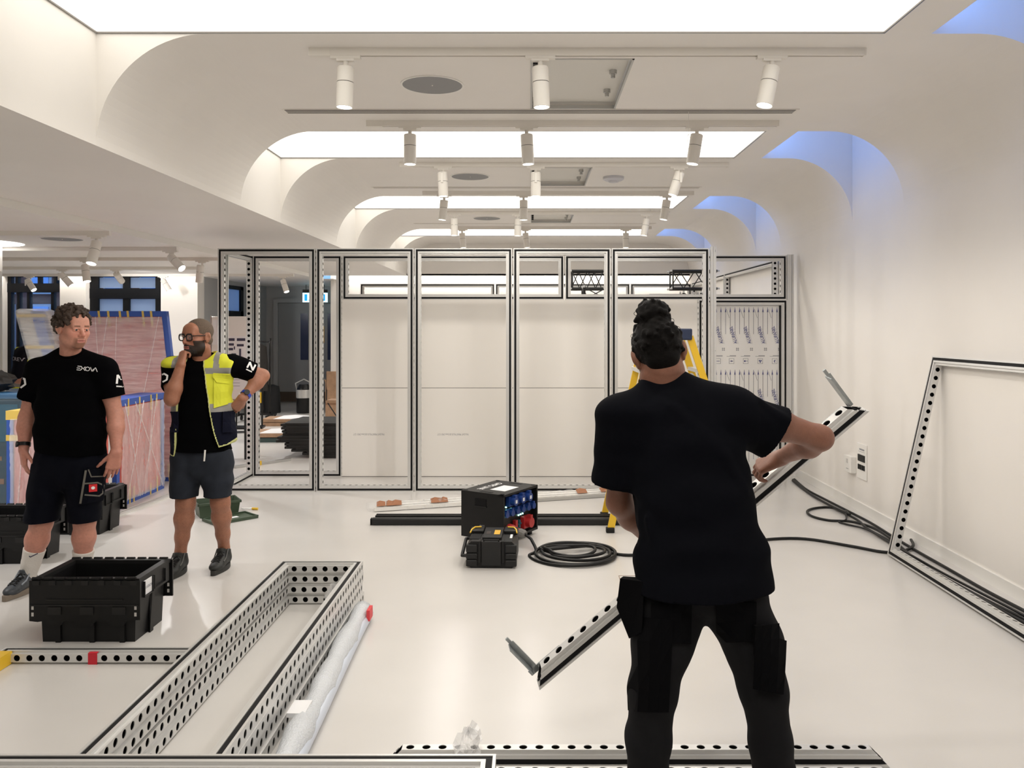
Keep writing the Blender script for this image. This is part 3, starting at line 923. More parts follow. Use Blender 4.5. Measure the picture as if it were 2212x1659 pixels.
for row in range(4):
    ztop = zp(664) - row * (zp(664) - zp(799))
    for k in range(-1, 14):
        x = xp(1557) + k * (xp(1678) - xp(1557)) / 12
        if not 0.005 < x < BW - 0.01:
            continue
        zl = 0.30 if k % 3 else 0.33
        zb = max(0.01, ztop - zl)
        if ztop < 0.05:
            continue
        ink.box((x - 0.0018, -0.0010, zb), (x + 0.0018, 0, ztop))
        blue.add([(x - 0.009, -0.0012, ztop - 0.06), (x, -0.0012, ztop - 0.045), (x + 0.009, -0.0012, ztop - 0.06), (x, -0.0012, ztop)], [(0, 1, 2, 3)])
        if k % 3 == 2:
            bx, bz = x + 0.036, ztop - 0.31
            Mx = Matrix.Translation((bx, -0.0012, bz)) @ Matrix.Rotation(math.pi / 2, 4, 'X') @ rotz(math.radians(107)) @ Matrix.Diagonal((0.72, 0.85, 1, 1))
            if bz - 0.16 > 0:
                blue.add(tv, tf, 0, Mx)
                for q, (da, db) in enumerate(((-0.12, 0.07), (-0.1, 0.13))):
                    o1 = -0.022 if q == 0 else 0.030
                    grey.add([(bx + o1 + 0.024, -0.001, bz - 0.10), (bx + o1 + 0.026, -0.001, bz - 0.10), (bx + o1 - 0.018, -0.001, bz + 0.07), (bx + o1 - 0.02, -0.001, bz + 0.07)], [(0, 1, 2, 3)])
                for a in range(4):
                    aa = math.radians(45 + 90 * a)
                    cx, cz = bx + 0.045, bz - 0.16
                    grey.cyl((cx + 0.013 * math.cos(aa), 0.0, cz + 0.013 * math.sin(aa)), (cx + 0.013 * math.cos(aa), -0.001, cz + 0.013 * math.sin(aa)), 0.0075, n=8)
                ink.add([(bx - 0.10 + 0.02, -0.001, ztop - 0.02), (bx - 0.10 + 0.023, -0.001, ztop - 0.02), (bx - 0.10 + 0.055, -0.001, ztop - 0.12), (bx - 0.10 + 0.052, -0.001, ztop - 0.12)], [(0, 1, 2, 3)])
for k, px in enumerate((1551, 1580, 1610.5, 1642, 1673)):
    x, z = xp(px), zp(780)
    for lo, hi in (((x - 0.028, -0.001, z - 0.03), (x + 0.028, 0, z - 0.0275)), ((x - 0.028, -0.001, z + 0.0275), (x + 0.028, 0, z + 0.03)), ((x - 0.028, -0.001, z - 0.03), (x - 0.0255, 0, z + 0.03)), ((x + 0.0255, -0.001, z - 0.03), (x + 0.028, 0, z + 0.03))):
        if lo[0] > 0:
            ink.box(lo, hi)
    if k in (0, 1):
        blue.box((max(0.002, x - 0.018), -0.0012, z - 0.003), (x + 0.018, 0, z + 0.003))
        if k: blue.add([(x - 0.004, -0.0012, z - 0.010), (x + 0.016, -0.0012, z), (x - 0.004, -0.0012, z + 0.010)], [(0, 1, 2)])
    elif k == 2:
        blue.cyl((x - 0.010, 0, z), (x - 0.010, -0.0012, z), 0.010, n=10).box((x - 0.004, -0.0012, z - 0.002), (x + 0.022, 0, z + 0.003))
    elif k == 3:
        for a in range(3):
            blue.cyl((x + 0.010 * math.cos(2.1 * a + 0.5), 0, z + 0.010 * math.sin(2.1 * a + 0.5)), (x + 0.010 * math.cos(2.1 * a + 0.5), -0.0012, z + 0.010 * math.sin(2.1 * a + 0.5)), 0.008, n=8)
    else:
        blue.tube([(x + 0.008, -0.0006, z + 0.012), (x - 0.006, -0.0006, z), (x + 0.004, -0.0006, z - 0.014)], 0.005, 6)
    grey.box((max(0.002, x - 0.055), -0.001, z + 0.052), (x + 0.05, 0, z + 0.056)).box((x - 0.02, -0.001, z + 0.058), (x + 0.05, 0, z + 0.064))
for _o in (ink.build('printed_lines', M_INK, pb), blue.build('printed_words', M_INKB, pb), grey.build('printed_marks', M_INKG, pb)):
    _o['kind'] = 'stuff'
# frames farther back
for i in range(2):
    frame(('aluminium side frame along the right wall behind the printed board', 'farther aluminium side frame along the right wall')[i], 40, 40, upright(2.95, YR + 0.68 + i * 2.5, 0, math.pi / 2), 'side frames')
for i, (x, nn) in enumerate(((-3.15, 40), (-0.645, 40), (1.86, 18))):
    frame(('low header frame at the far end of the hall, left one', 'low header frame at the far end of the hall, middle one', 'low header frame at the far end of the hall, right one')[i], nn, 10, upright(x, 15.3, 1.86), 'far header frames')
    b = tag(MB().box((x + 0.02, 15.34, 0), (x + nn * PIT - 0.02, 15.36, 1.858)).build('foam_board', M_BOARD), ('white boarding at the far end of the hall, left one', 'white boarding at the far end of the hall, middle one', 'white boarding at the far end of the hall, right one')[i], 'panel', 'far white boards')
# leaning frame on the right
lean = math.asin((2.985 - 2.655) / (24 * PIT))
Ml = Matrix.Translation((2.640, 6.03, 0.008)) @ rotz(-math.pi / 2) @ Matrix.Rotation(math.pi / 2 - lean, 4, 'X') @ Matrix.Translation((0, 0.0, 0))
frame('aluminium frame leaning against the right wall', 40, 24, Ml, 'loose frames')
# four frames stacked on the floor
for k in range(4):
    frame(['bottom', 'second', 'third', 'top'][k] + ' frame of the stack of four narrow aluminium frames on the floor', 8, 48, Matrix.Translation((-1.518 + (0.004, -0.003, 0.002, 0)[k], 5.03 - 48 * PIT + (0.006, 0, 0.003, 0)[k], 0.031 + k * 0.0622)), 'stacked floor frames')
frame('aluminium frame lying across the near end of the stack', 40, 16, Matrix.Translation((-2.59, 2.635 - 16 * PIT, 0.031 + 4 * 0.0622)), 'loose frames')
# low frame on the floor by the crate
lf = frame('single aluminium frame lying flat on the floor in front of the black crate', 18, 40, Matrix.Translation((-2.645, 4.155 - 40 * PIT, 0.031)), 'loose frames')
tag(MB().box((-0.023, -0.0005, -0.031), (0.023, 0.0, 0.025)).box((-0.023, 0.0, 0.0255), (0.023, 0.045, 0.0262)).build('tape', mat('red_tape', (0.62, 0.012, 0.03), 0.5), None, loc=(-2.645 + 0.47, 4.155 - 0.0625, 0.031)), 'small red tape stuck on the low floor frame', 'tape')
yt = MB().box((0.0, 0.0, 0.0625), (0.064, 0.13, 0.0632)).box((0.0632, 0.0, 0.002), (0.0642, 0.13, 0.0632)).build('yellow_tape', M_YELLOW, None, loc=(-2.646, 3.975, 0.0))
tag(yt, 'yellow tape wrapped round the corner of the low floor frame', 'tape')
# two loose rails in the foreground, hole side up
for k, (x0, y0, n) in enumerate(((-0.555, 3.165, 31), (-0.20, 3.005, 25))):
    lr = thing('aluminium_rail', ('loose perforated rail lying on the floor, far one of the two by the worker\'s feet', 'loose perforated rail lying on the floor, near one of the two by the worker\'s feet')[k], 'rail', M=Matrix.Translation((x0, y0, 0.001)) @ Matrix.Rotation(math.pi / 2, 4, 'X'), group='loose rails')
    me, ge = rail_meshes(n)
    put('profile', me, lr)
    put('gasket_and_hole_shade', ge, lr)
# crumpled film on the loose rails
def crumple(name, label, c, r, seed, m=M_FILM, cat='plastic film', sq=(1, 1, 1), group=None, rough=0.5, n=18):
    rr = random.Random(seed)
    mb = MB()
    mb.ell((0, 0, 0), r, n)
    vs = []
    for v in mb.v:
        k = 1 + rough * (rr.random() - 0.5) * 1.6
        vs.append((v[0] * k, v[1] * k, max(v[2] * k, -r[2] * 0.98)))
    mb.v = vs
    o = mb.build(name, m, None, False, loc=c)
    return tag(o, label, cat, group)
crumple('plastic_scrap', 'crumpled clear film tied round the loose rails', (-0.235, 3.13, 0.075), (0.045, 0.10, 0.065), 3)
crumple('plastic_scrap', 'crumpled clear film at the inner corner of the stacked frames', G(623, 1296) + Vector((0, 0, 0.045)), (0.02, 0.03, 0.045), 4)
crumple('plastic_scrap', 'pinkish crumpled film inside the stacked frames', Vector((-1.17, 4.88, 0.07)), (0.04, 0.05, 0.07), 5)
# wrapped roll beside the stack
def bubble_roll():
    t = thing('wrapped_profile', 'long profile wrapped in bubble film beside the stacked frames', 'wrapped profile', (-0.918, 2.2, 0))
    w = MB()
    pts, rs = [], []
    rr = random.Random(5)
    for i in range(46):
        u = i / 45
        pts.append((0.035 * math.sin(u * 5) * 0.3 + (-0.035 * u), 2.53 * u, 0.052 + 0.004 * math.sin(u * 19)))
        rs.append(0.050 + 0.006 * math.sin(u * 33) + rr.uniform(-0.003, 0.003))
    w.tube(pts, rs, 14)
    bub = mat('bubble_film', (0.80, 0.83, 0.87), 0.2, spec=0.7, bump=0.7, bscale=110, alpha=0.85)
    w.build('bubble_wrap', bub, t, smooth='all')
    MB().tube([(p[0] + 0.03, p[1], 0.034) for p in pts[::3]], 0.032, 10).build('inner_profile', mat('wrapped_blue_grey', (0.62, 0.67, 0.76), 0.3), t, smooth='all')
    MB().box((-0.075, 1.15, 0.088), (0.0, 1.27, 0.1055)).build('paper_label', M_PAPER, t)
    MB().box((0.006, 2.38, 0.04), (0.024, 2.47, 0.10)).build('red_tag', mat('red_tag', (0.75, 0.05, 0.06), 0.5), t)
bubble_roll()
# rail carried by the worker
A_, B_ = Vector((0.03, 3.22, 0.275)), Vector((1.32, 3.22, 1.366))
dirv = (B_ - A_).normalized()
perp = Vector((-dirv.z, 0, dirv.x)).normalized()          # up-left in the picture plane
back = dirv.cross(perp)
tilt_ = math.radians(14)
uax = (perp * math.cos(tilt_) + Vector((0, -1, 0)) * math.sin(tilt_) * 1.0).normalized()
vax = dirv.cross(uax).normalized()
Mh = Matrix((dirv, uax, vax)).transposed().to_4x4()
Mh.translation = A_
hr = thing('carried_rail', 'perforated aluminium rail with end brackets carried by the worker', 'rail', M=Mh)
me, ge = rail_meshes(27)
put('profile', me, hr)
put('gasket_and_hole_shade', ge, hr)
for x, sg in ((0.03, 1), (27 * PIT - 0.03, -1)):
    b = MB()
    b.box((x - 0.012, 0.03, -0.036), (x + 0.012, 0.20, -0.031)).box((x - 0.03, 0.03, -0.036), (x + sg * 0.13, 0.055, -0.031)).box((x - 0.012, 0.055, -0.031), (x - 0.008, 0.20, 0.01))
    b.box((x - 0.006, 0.20, -0.038), (x + 0.006, 0.225, -0.030))
    o = b.build('end_bracket', M_ZINC, hr)
    for q in range(3):
        MB().cyl((x, 0.09 + q * 0.04, -0.0365), (x, 0.09 + q * 0.04, -0.040), 0.006, n=8).build('bolt', M_ALU, o)
# ------------------------------------------------------------------ crates with hanging lids
def crate(label, loc, L=0.585, D=0.39, H=0.345, rz=0.0, tag_text=None):
    c = thing('lidded_crate', label, 'crate', loc, rz, 'black plastic crates')
    t = 0.012
    ix, iy = 0.035, 0.025
    b = MB()
    def ring(z, gx, gy):
        return [(gx, gy, z), (L - gx, gy, z), (L - gx, D - gy, z), (gx, D - gy, z)]
    lo, hi = ring(0.0, ix + 0.012, iy + 0.010), ring(H - 0.02, ix, iy)
    lo2, hi2 = ring(t, ix + 0.012 + t, iy + 0.010 + t), ring(H - 0.02, ix + t, iy + t)
    vs = lo + hi + hi2 + lo2
    fs = [(3, 2, 1, 0)]
    for k in range(3):
        for i in range(4):
            j = (i + 1) % 4
            fs.append((k * 4 + i, k * 4 + j, k * 4 + 4 + j, k * 4 + 4 + i))
    fs.append((12, 13, 14, 15))
    b.add(vs, fs)
    for x in (0.12, 0.30, 0.46):                      # stiffening ribs
        b.prism([(x, iy + 0.009), (x + 0.03, iy + 0.009), (x + 0.028, iy - 0.004), (x + 0.002, iy - 0.004)], 0.0, H * 0.55)
    for y in (D * 0.5,):
        for x, s in ((ix, -1), (L - ix, 1)):
            b.add([(x + s * 0.008, y - 0.03, 0.0), (x + s * 0.008, y + 0.01, 0.0), (x + s * 0.003, y + 0.03, H * 0.62), (x + s * 0.003, y + 0.01, H * 0.62), (x - s * 0.008, y - 0.02, 0), (x - s * 0.008, y, 0), (x - s * 0.008, y + 0.02, H * .62), (x - s * 0.008, y, H * .62)],
                  [(0, 1, 2, 3), (4, 7, 6, 5), (0, 3, 7, 4), (1, 5, 6, 2), (2, 6, 7, 3), (0, 4, 5, 1)])
    b.build('body', M_BLACK, c)
    r = MB()
    o_, i_ = ring(H - 0.02, 0.012, 0.008), ring(H - 0.02, ix + t, iy + t)
    for (z0, z1) in ((H - 0.02, H),):
        for (x0, y0, x1, y1) in ((0.01, 0.006, L - 0.01, iy + t), (0.01, D - iy - t, L - 0.01, D - 0.006), (0.01, iy + t, ix + t, D - iy - t), (L - ix - t, iy + t, L - 0.01, D - iy - t)):
            r.box((x0, y0, z0), (x1, y1, z1))
    r.box((L - 0.022, 0.02, H - 0.12), (L - 0.012, D - 0.02, H - 0.02)).box((0.012, 0.02, H - 0.12), (0.022, D - 0.02, H - 0.02))
    r.build('rim', M_SATIN, c)
    # label holders on the short ends
    for x, s in ((L - 0.012, 1), (0.012, -1)):
        h = MB()
        for y0, y1, z0, z1 in ((0.05, 0.055, H - 0.11, H - 0.03), (0.15, 0.155, H - 0.11, H - 0.03), (0.05, 0.155, H - 0.115, H - 0.11), (0.165, 0.17, H - 0.10, H - 0.03), (0.30, 0.305, H - 0.10, H - 0.03), (0.165, 0.305, H - 0.105, H - 0.10)):
            h.box((min(x, x + s * 0.012), y0, z0), (max(x, x + s * 0.012), y1, z1))
        h.build('label_holder', M_SATIN, c)
    # interlocking lid halves hanging down the long sides
    for side, y, s in ((0, 0.004, -1), (1, D - 0.004, 1)):
        l = MB()
        ys = sorted((y, y + s * 0.012))
        poly = [(0.0, H - 0.008), (0.0, 0.125), (0.045, 0.12)]
        n = 3
        x = 0.045
        z0, z1 = 0.125, 0.10
        for k in range(n):
            w = (L - 0.09) / n
            poly += [(x + w * 0.18, z0), (x + w * 0.30, z1 + 0.0), (x + w * 0.72, z1), (x + w * 0.86, z0)]
            x += w
        poly += [(L - 0.045, 0.13), (L, 0.13), (L, H - 0.008)]
        l.prism([(a, b_) for a, b_ in poly], ys[0], ys[1], 0, Matrix(((1, 0, 0, 0), (0, 0, 1, 0), (0, 1, 0, 0), (0, 0, 0, 1))))
        lo_ = l.build('lid_flap', M_BLACK, c)
        k = MB()
        yy = sorted((y + s * 0.012, y + s * 0.018))
        for i in range(7):
            xx = 0.02 + i * (L - 0.07) / 6
            k.box((xx, yy[0], H - 0.03), (xx + 0.035, yy[1], H - 0.008))
        k.box((0.01, yy[0], 0.205), (L - 0.01, yy[1], 0.212)).box((0.09, yy[0], 0.235), (L - 0.09, yy[1], 0.24))
        for xx in (0.10, 0.27, 0.44):
            k.box((xx, yy[0], 0.16), (xx + 0.07, yy[1], 0.20))
            for q in range(2):
                for w_ in range(2):
                    k.box((xx + 0.005 + w_ * 0.033, yy[1] - 0.003, 0.168 + q * 0.014), (xx + 0.027 + w_ * 0.033, yy[1] + 0.002, 0.171 + q * 0.014))
        k.build('lid_ribs', M_SATIN, lo_)
        hg = MB()
        for i in range(9):
            xx = 0.01 + i * (L - 0.02) / 9
            hg.cyl((xx, y, H), (xx + (L - 0.02) / 9 * 0.72, y, H), 0.009, n=8)
        hg.build('hinge', M_BLACK, lo_)
        for xx in (0.012, L - 0.03):
            for zz in (0.15, 0.185):
                MB().box((xx, ys[0] - 0.001, zz), (xx + 0.012, ys[1] + 0.001, zz + 0.02)).build('lid_slot', mat('slot_light', (0.6, 0.58, 0.55), 0.6), lo_)
    if tag_text:
        MB().box((L - 0.012, 0.058, H - 0.108), (L - 0.009, 0.148, H - 0.03)).build('paper_tag', M_PAPER, c)
        me = text_mesh(tag_text, 0.021, M_INK)
        put('tag_text', me, c, M=Matrix.Translation((L - 0.0085, 0.103, H - 0.07)) @ rotz(math.pi / 2) @ Matrix.Rotation(math.pi / 2, 4, 'X'))
    return c
crate('black lidded crate with white paper tag standing in front of the curly-haired man', (-2.645, 4.355, 0), tag_text='PLUGBOX')
crate('black lidded crate at the left edge behind the curly-haired man', (-4.06, 5.80, 0))
cr = crate('black lidded crate half hidden behind the curly-haired man\'s legs', (-4.02, 6.62, 0))
# ------------------------------------------------------------------ green box and lid
M_GREEN = mat('green_plastic', (0.055, 0.085, 0.05), 0.45)
gb = thing('green_box', 'small open green plastic box behind the man in the yellow vest', 'box', (-2.90, 7.18, 0), math.radians(32))
W_, D_, H_ = 0.37, 0.262, 0.13
b = MB()
def ringv(z, g):
    return [(g, g, z), (W_ - g, g, z), (W_ - g, D_ - g, z), (g, D_ - g, z)]
vs = ringv(0, 0.025) + ringv(H_, 0.008) + ringv(H_, 0.014) + ringv(0.008, 0.031)
fs = [(3, 2, 1, 0), (12, 13, 14, 15)]
for k in range(3):
    for i in range(4):
        fs.append((k * 4 + i, k * 4 + (i + 1) % 4, k * 4 + 4 + (i + 1) % 4, k * 4 + 4 + i))
b.add(vs, fs)
b.build('body', M_GREEN, gb)
MB().box((0, 0, H_ - 0.02), (W_, 0.012, H_)).box((0, D_ - 0.012, H_ - 0.02), (W_, D_, H_)).box((0, 0, H_ - 0.02), (0.012, D_, H_)).box((W_ - 0.012, 0, H_ - 0.02), (W_, D_, H_)).build('rim', M_GREEN, gb)
pp = thing('paper_sheets', 'white sheets lying inside the small green box', 'paper', gb.matrix_basis @ Vector((0.05, 0.06, 0.07)), math.radians(32))
for k in range(3):
    MB().box((0.0 + k * 0.01, 0.02 * k, 0.01 * k), (0.16, 0.13, 0.01 * k + 0.004)).build('sheet', M_PAPER, pp)
gl = thing('green_box_cover', 'flat green plastic lid lying on the floor beside the green box', 'lid', G(463, 1136), math.radians(46))
MB().rbox((0, 0, 0), (0.40, 0.24, 0.014), 0.004).build('plate', M_GREEN, gl)
MB().box((0, 0, 0.014), (0.40, 0.014, 0.026)).box((0, 0.226, 0.014), (0.40, 0.24, 0.026)).box((0, 0, 0.014), (0.014, 0.24, 0.026)).box((0.386, 0, 0.014), (0.40, 0.24, 0.026)).build('raised_edge', M_GREEN, gl)
MB().box((0.19, 0.1, 0.0145), (0.27, 0.15, 0.016)).build('paper_slip', M_PAPER, gl)
sd_ = thing('screwdriver', 'small screwdriver lying on the floor right of the green box', 'tool', G(522, 1101) + Vector((0, 0, 0.012)), math.radians(-6))
MB().cyl((0, 0, 0), (0.10, 0, 0), 0.004, n=8).build('blade', M_ALU, sd_)
MB().cyl((0.10, 0, 0), (0.155, 0, 0), 0.011, n=10).build('handle', M_YELLOW, sd_)
# ------------------------------------------------------------------ power distribution box
pw = thing('power_box', 'black power distribution box with blue and red sockets', 'power box', (-0.545, 6.485, 0), math.radians(-31.8))
BX, BY, BZ0, BZ1 = 0.40, 0.50, 0.035, 0.395
body = MB()
body.box((0, 0, BZ0), (BX - 0.05, BY, BZ1))
body.box((BX - 0.05, 0, BZ1 - 0.018), (BX, BY, BZ1)).box((BX - 0.05, 0, BZ0), (BX, BY, BZ0 + 0.018)).box((BX - 0.05, 0, BZ0), (BX, 0.015, BZ1)).box((BX - 0.05, BY - 0.015, BZ0), (BX, BY, BZ1))
body.build('housing', mat('housing_black', (0.0065, 0.0065, 0.007), 0.5, spec=0.35, bump=0.1, bscale=300), pw)
for x, y in ((0.04, 0.05), (BX - 0.07, 0.05), (0.04, BY - 0.08), (BX - 0.07, BY - 0.08)):
    MB().box((x, y, 0), (x + 0.04, y + 0.04, BZ0)).build('foot', M_GASKET, pw)
MB().box((BX - 0.052, 0.015, BZ0 + 0.018), (BX - 0.048, BY - 0.015, BZ1 - 0.018)).build('front_panel', M_BLACK, pw)
# recessed grips: side and top
def grip(name, lo, hi, axis):
    g = MB()
    g.box(lo, hi)
    g.build(name, M_GASKET, pw)
g = MB()
g.box((0.135, -0.004, 0.29), (0.24, -0.0005, 0.345))
g.build('side_grip', M_GASKET, pw)
MB().box((0.13, -0.008, 0.282), (0.245, -0.0005, 0.29)).build('grip_lip', M_SATIN, pw)
for (x, y) in ((0.16, 0.02), (0.16, BY - 0.06)):
    MB().box((x, y, BZ1), (x + 0.11, y + 0.035, BZ1 + 0.0015)).build('top_grip', M_GASKET, pw)
for (x, y) in ((0.01, 0.01), (BX - 0.045, 0.012), (0.01, BY - 0.045), (BX - 0.045, BY - 0.045)):
    MB().cyl((x + 0.017, y + 0.017, BZ1), (x + 0.017, y + 0.017, BZ1 + 0.002), 0.017, n=14).build('stacking_cup', M_GASKET, pw)
MB().box((0.185, 0.13, BZ1), (0.325, 0.33, BZ1 + 0.0015)).build('white_label', M_PAPER, pw)
me = text_mesh('GMPS LINE', 0.075, M_WPRINT, bold=0.02)
put('top_lettering', me, pw, M=Matrix.Translation((0.105, 0.245, BZ1 + 0.0016)) @ rotz(-math.pi / 2) @ Matrix.Diagonal((0.85, 1, 1, 1)))
me = text_mesh('AKS', 0.028, M_INKG)
put('side_marking', me, pw, M=Matrix.Translation((0.20, -0.001, 0.135)) @ Matrix.Rotation(math.pi / 2, 4, 'X'))
MB().box((0.165, -0.0012, 0.075), (0.215, -0.0002, 0.12)).box((0.222, -0.0012, 0.075), (0.24, -0.0002, 0.118)).build('type_plate', mat('plate_grey', (0.09, 0.09, 0.09), 0.4), pw)
M_SOCK = mat('socket_blue', (0.012, 0.045, 0.22), 0.35)
M_SRED = mat('socket_red', (0.42, 0.02, 0.02), 0.4)
FX = BX - 0.048
def socket(y, z, r, m, num=False, depth=0.05):
    s = MB()
    s.rbox((FX, y - r * 1.05, z - r), (FX + depth * 0.5, y + r * 1.05, z + r), 0.004)
    o = s.build('socket', m, pw)
    c = MB().cyl((FX + depth * 0.5, y, z), (FX + depth, y, z), r * 0.82, n=20).build('socket_cap', m, o, smooth=True)
    MB().box((FX + depth * 0.5, y - r * 0.35, z + r * 0.7), (FX + depth * 0.98, y + r * 0.35, z + r * 1.25)).build('cap_hinge', m, o)
    if num:
        MB().box((FX + depth, y - 0.012, z - 0.014), (FX + depth + 0.0012, y + 0.012, z + 0.012)).build('number_tag', M_WPRINT, o)
for y in (0.14, 0.245, 0.35):
    socket(y, 0.325, 0.040, M_SOCK, True, 0.075)
for k in range(6):
    socket(0.055 + k * 0.078, 0.235, 0.030, M_SOCK)
socket(0.36, 0.12, 0.048, M_SRED, False, 0.08)
M_LEDG = emission('green_led', (0.35, 1.0, 0.8), 6.0)
for y, z in ((0.035, 0.278), (0.10, 0.281), (0.165, 0.283), (0.28, 0.185), (0.31, 0.186), (0.34, 0.187), (0.045, 0.178), (0.02, 0.177)):
    MB().cyl((FX, y, z), (FX + 0.008, y, z), 0.006, n=8).build('indicator_lamp', M_LEDG, pw)
MB().box((FX, 0.20, 0.10), (FX + 0.03, 0.23, 0.16)).build('red_switch', M_SRED, pw)
MB().box((FX, 0.265, 0.09), (FX + 0.02, 0.285, 0.15)).box((FX, 0.25, 0.115), (FX + 0.02, 0.30, 0.125)).build('teal_switch', mat('teal', (0.01, 0.12, 0.16), 0.4), pw)
# plug in the box + coil
Mpw = pw.matrix_basis
plug = thing('mains_plug', 'red and grey industrial plug pushed into the power box', 'plug', M=Mpw @ Matrix.Translation((FX + 0.02, 0.10, 0.125)) @ Matrix.Rotation(math.radians(12), 4, 'Y'))
MB().lathe([(0.030, 0.0), (0.036, 0.01), (0.036, 0.05), (0.032, 0.055), (0.030, 0.11)], 20, 0, Matrix.Rotation(math.pi / 2, 4, 'Y')).build('plug_body', M_SRED, plug, smooth=True)
MB().lathe([(0.034, 0.11), (0.034, 0.15), (0.026, 0.165)], 12, 0, Matrix.Rotation(math.pi / 2, 4, 'Y')).build('gland', mat('gland_grey', (0.18, 0.17, 0.16), 0.5), plug)
pe = Mpw @ Matrix.Translation((FX + 0.02, 0.10, 0.125)) @ Matrix.Rotation(math.radians(12), 4, 'Y') @ Vector((0.165, 0, 0))
pts = [pe, pe + Vector((0.035, -0.02, -0.02)), G(1149, 1168, 0.06), G(1158, 1190, 0.02)]
rr = random.Random(2)
cx, cy = (G(1240, 1199).x, G(1240, 1199).y)
for k in range(5 * 14):
    a = math.pi * 1.02 + k / 14 * 2 * math.pi
    turn = k // 14
    ra = 0.30 - 0.028 * turn + 0.03 * math.sin(turn * 2.1 + a * 0.5)
    rb = 0.33 - 0.05 * turn
    pts.append(Vector((cx + 0.02 * math.sin(turn * 3) + ra * math.cos(a), cy - 0.015 * turn + rb * math.sin(a), 0.012 + 0.010 * turn + 0.008 * math.sin(a * 1.5 + turn))))
pts += [G(1300, 1178, 0.03), G(1322, 1194, 0.012), G(1372, 1199, 0.012), G(1480, 1190, 0.012), G(1600, 1176, 0.012), G(1660, 1165, 0.012), G(1740, 1164, 0.012), G(1840, 1180, 0.012), G(1905, 1192, 0.012), G(1945, 1192, 0.012), G(1972, 1180, 0.02), G(1968, 1166, 0.02)]
tag(MB().tube(catmull(pts, 5), 0.0115, 8).build('mains_cable', M_CABLE, None, 'all'), 'thick black cable coiled beside the power box', 'cable')
# cables along the right wall
def cable(label, pxs, r=0.011):
    pts = [G(x, y, z) for x, y, z in pxs]
    tag(MB().tube(catmull(pts, 8), r, 8).build('floor_cable', M_CABLE, None, 'all'), label, 'cable', 'black cables along the right wall')
cable('black cable lying closest to the right skirting', [(1716, 1035, .012), (1742, 1057, .012), (1785, 1080, .012), (1830, 1103, .012), (1880, 1129, .012), (1930, 1160, .012), (1985, 1193, .012), (2050, 1230, .012), (2130, 1276, .012), (2225, 1326, .012)])
cable('black cable bundled in the middle along the right wall', [(1713, 1036, .012), (1752, 1068, .012), (1800, 1096, .02), (1850, 1122, .02), (1875, 1143, .02), (1920, 1168, .012), (1960, 1198, .012), (2020, 1236, .012), (2110, 1286, .014), (2225, 1343, .012)])
cable('black cable looped on the floor before running along the wall', [(1712, 1038, .012), (1745, 1064, .012), (1790, 1090, .02), (1836, 1112, .03), (1800, 1097, .012), (1765, 1097, .012), (1744, 1104, .012), (1754, 1115, .012), (1790, 1124, .012), (1840, 1127, .02), (1890, 1142, .012), (1935, 1172, .02), (1985, 1215, .012), (2060, 1262, .014), (2225, 1352, .012)])
cable('thin black cable crossing under the others near the wall', [(1836, 1112, .03), (1826, 1103, .02), (1828, 1122, .03), (1812, 1127, .012), (1830, 1133, .012), (1875, 1145, .02), (1930, 1178, .02), (1975, 1203, .025), (2050, 1245, .025), (2225, 1336, .026)], 0.008)
# ------------------------------------------------------------------ tool case
tc = thing('tool_case', 'black rugged tool case with yellow latches and label', 'tool case', (-0.445, 5.735, 0), math.radians(-2))
TW, TD, TH = 0.345, 0.34, 0.185
def octo(w, h, c):
    return [(c, 0), (w - c, 0), (w, c), (w, h - c), (w - c, h), (c, h), (0, h - c), (0, c)]
XZ = Matrix(((1, 0, 0, 0), (0, 0, 1, 0), (0, 1, 0, 0), (0, 0, 0, 1)))
MB().prism(octo(TW, TH, 0.03), 0.0, TD, 0, XZ).build('shell', M_BLACK, tc)
for x0 in (-0.004, TW - 0.076):
    for z0, z1 in ((0.012, 0.06), (0.064, 0.105), (0.109, 0.165)):
        MB().rbox((x0, -0.012, z0), (x0 + 0.08, 0.03, z1), 0.008).build('corner_pad', M_SATIN, tc)
MB().rbox((0.105, -0.014, 0.02), (0.24, 0.02, TH + 0.002), 0.004).build('front_plate', M_SATIN, tc)
for x in (0.082, 0.245):
    MB().rbox((x, -0.016, 0.04), (x + 0.018, 0.05, TH + 0.006), 0.003).build('strap_rib', M_BLACK, tc)
MB().tube([(0.12, 0.0, TH), (0.12, -0.006, TH + 0.012), (0.225, -0.006, TH + 0.012), (0.225, 0.0, TH)], 0.006, 8).build('front_latch', M_BLACK, tc)
MB().rbox((0.105, 0.05, TH - 0.005), (0.24, TD, TH + 0.018), 0.004).build('top_plate', M_SATIN, tc)
MB().box((0.18, 0.13, TH + 0.018), (0.222, 0.25, TH + 0.0195)).build('yellow_label', mat('label_yellow', (0.80, 0.47, 0.05), 0.5), tc)
MB().box((0.125, 0.14, TH + 0.018), (0.155, 0.22, TH + 0.0192)).build('dark_label', mat('label_dark', (0.05, 0.035, 0.03), 0.5), tc)
MB().box((0.295, 0.10, TH), (0.312, 0.20, TH + 0.001)).build('white_marking', M_WPRINT, tc)
for x, s in ((0.0, 1), (TW, -1)):
    MB().tube([(x + s * 0.004, 0.20, TH + 0.012), (x + s * 0.012, 0.25, TH + 0.024), (x + s * 0.03, 0.29, TH + 0.03), (x + s * 0.075, 0.30, TH + 0.03)], 0.0055, 6).build('yellow_latch', M_YELLOW, tc)
    MB().rbox((min(x, x + s * 0.1), 0.22, TH - 0.01), (max(x, x + s * 0.1), TD, TH + 0.022), 0.006).build('lid_block', M_BLACK, tc)
MB().rbox((0.012, 0.06, TH - 0.002), (0.09, 0.20, TH + 0.004), 0.002).build('tray_recess', M_GASKET, tc)
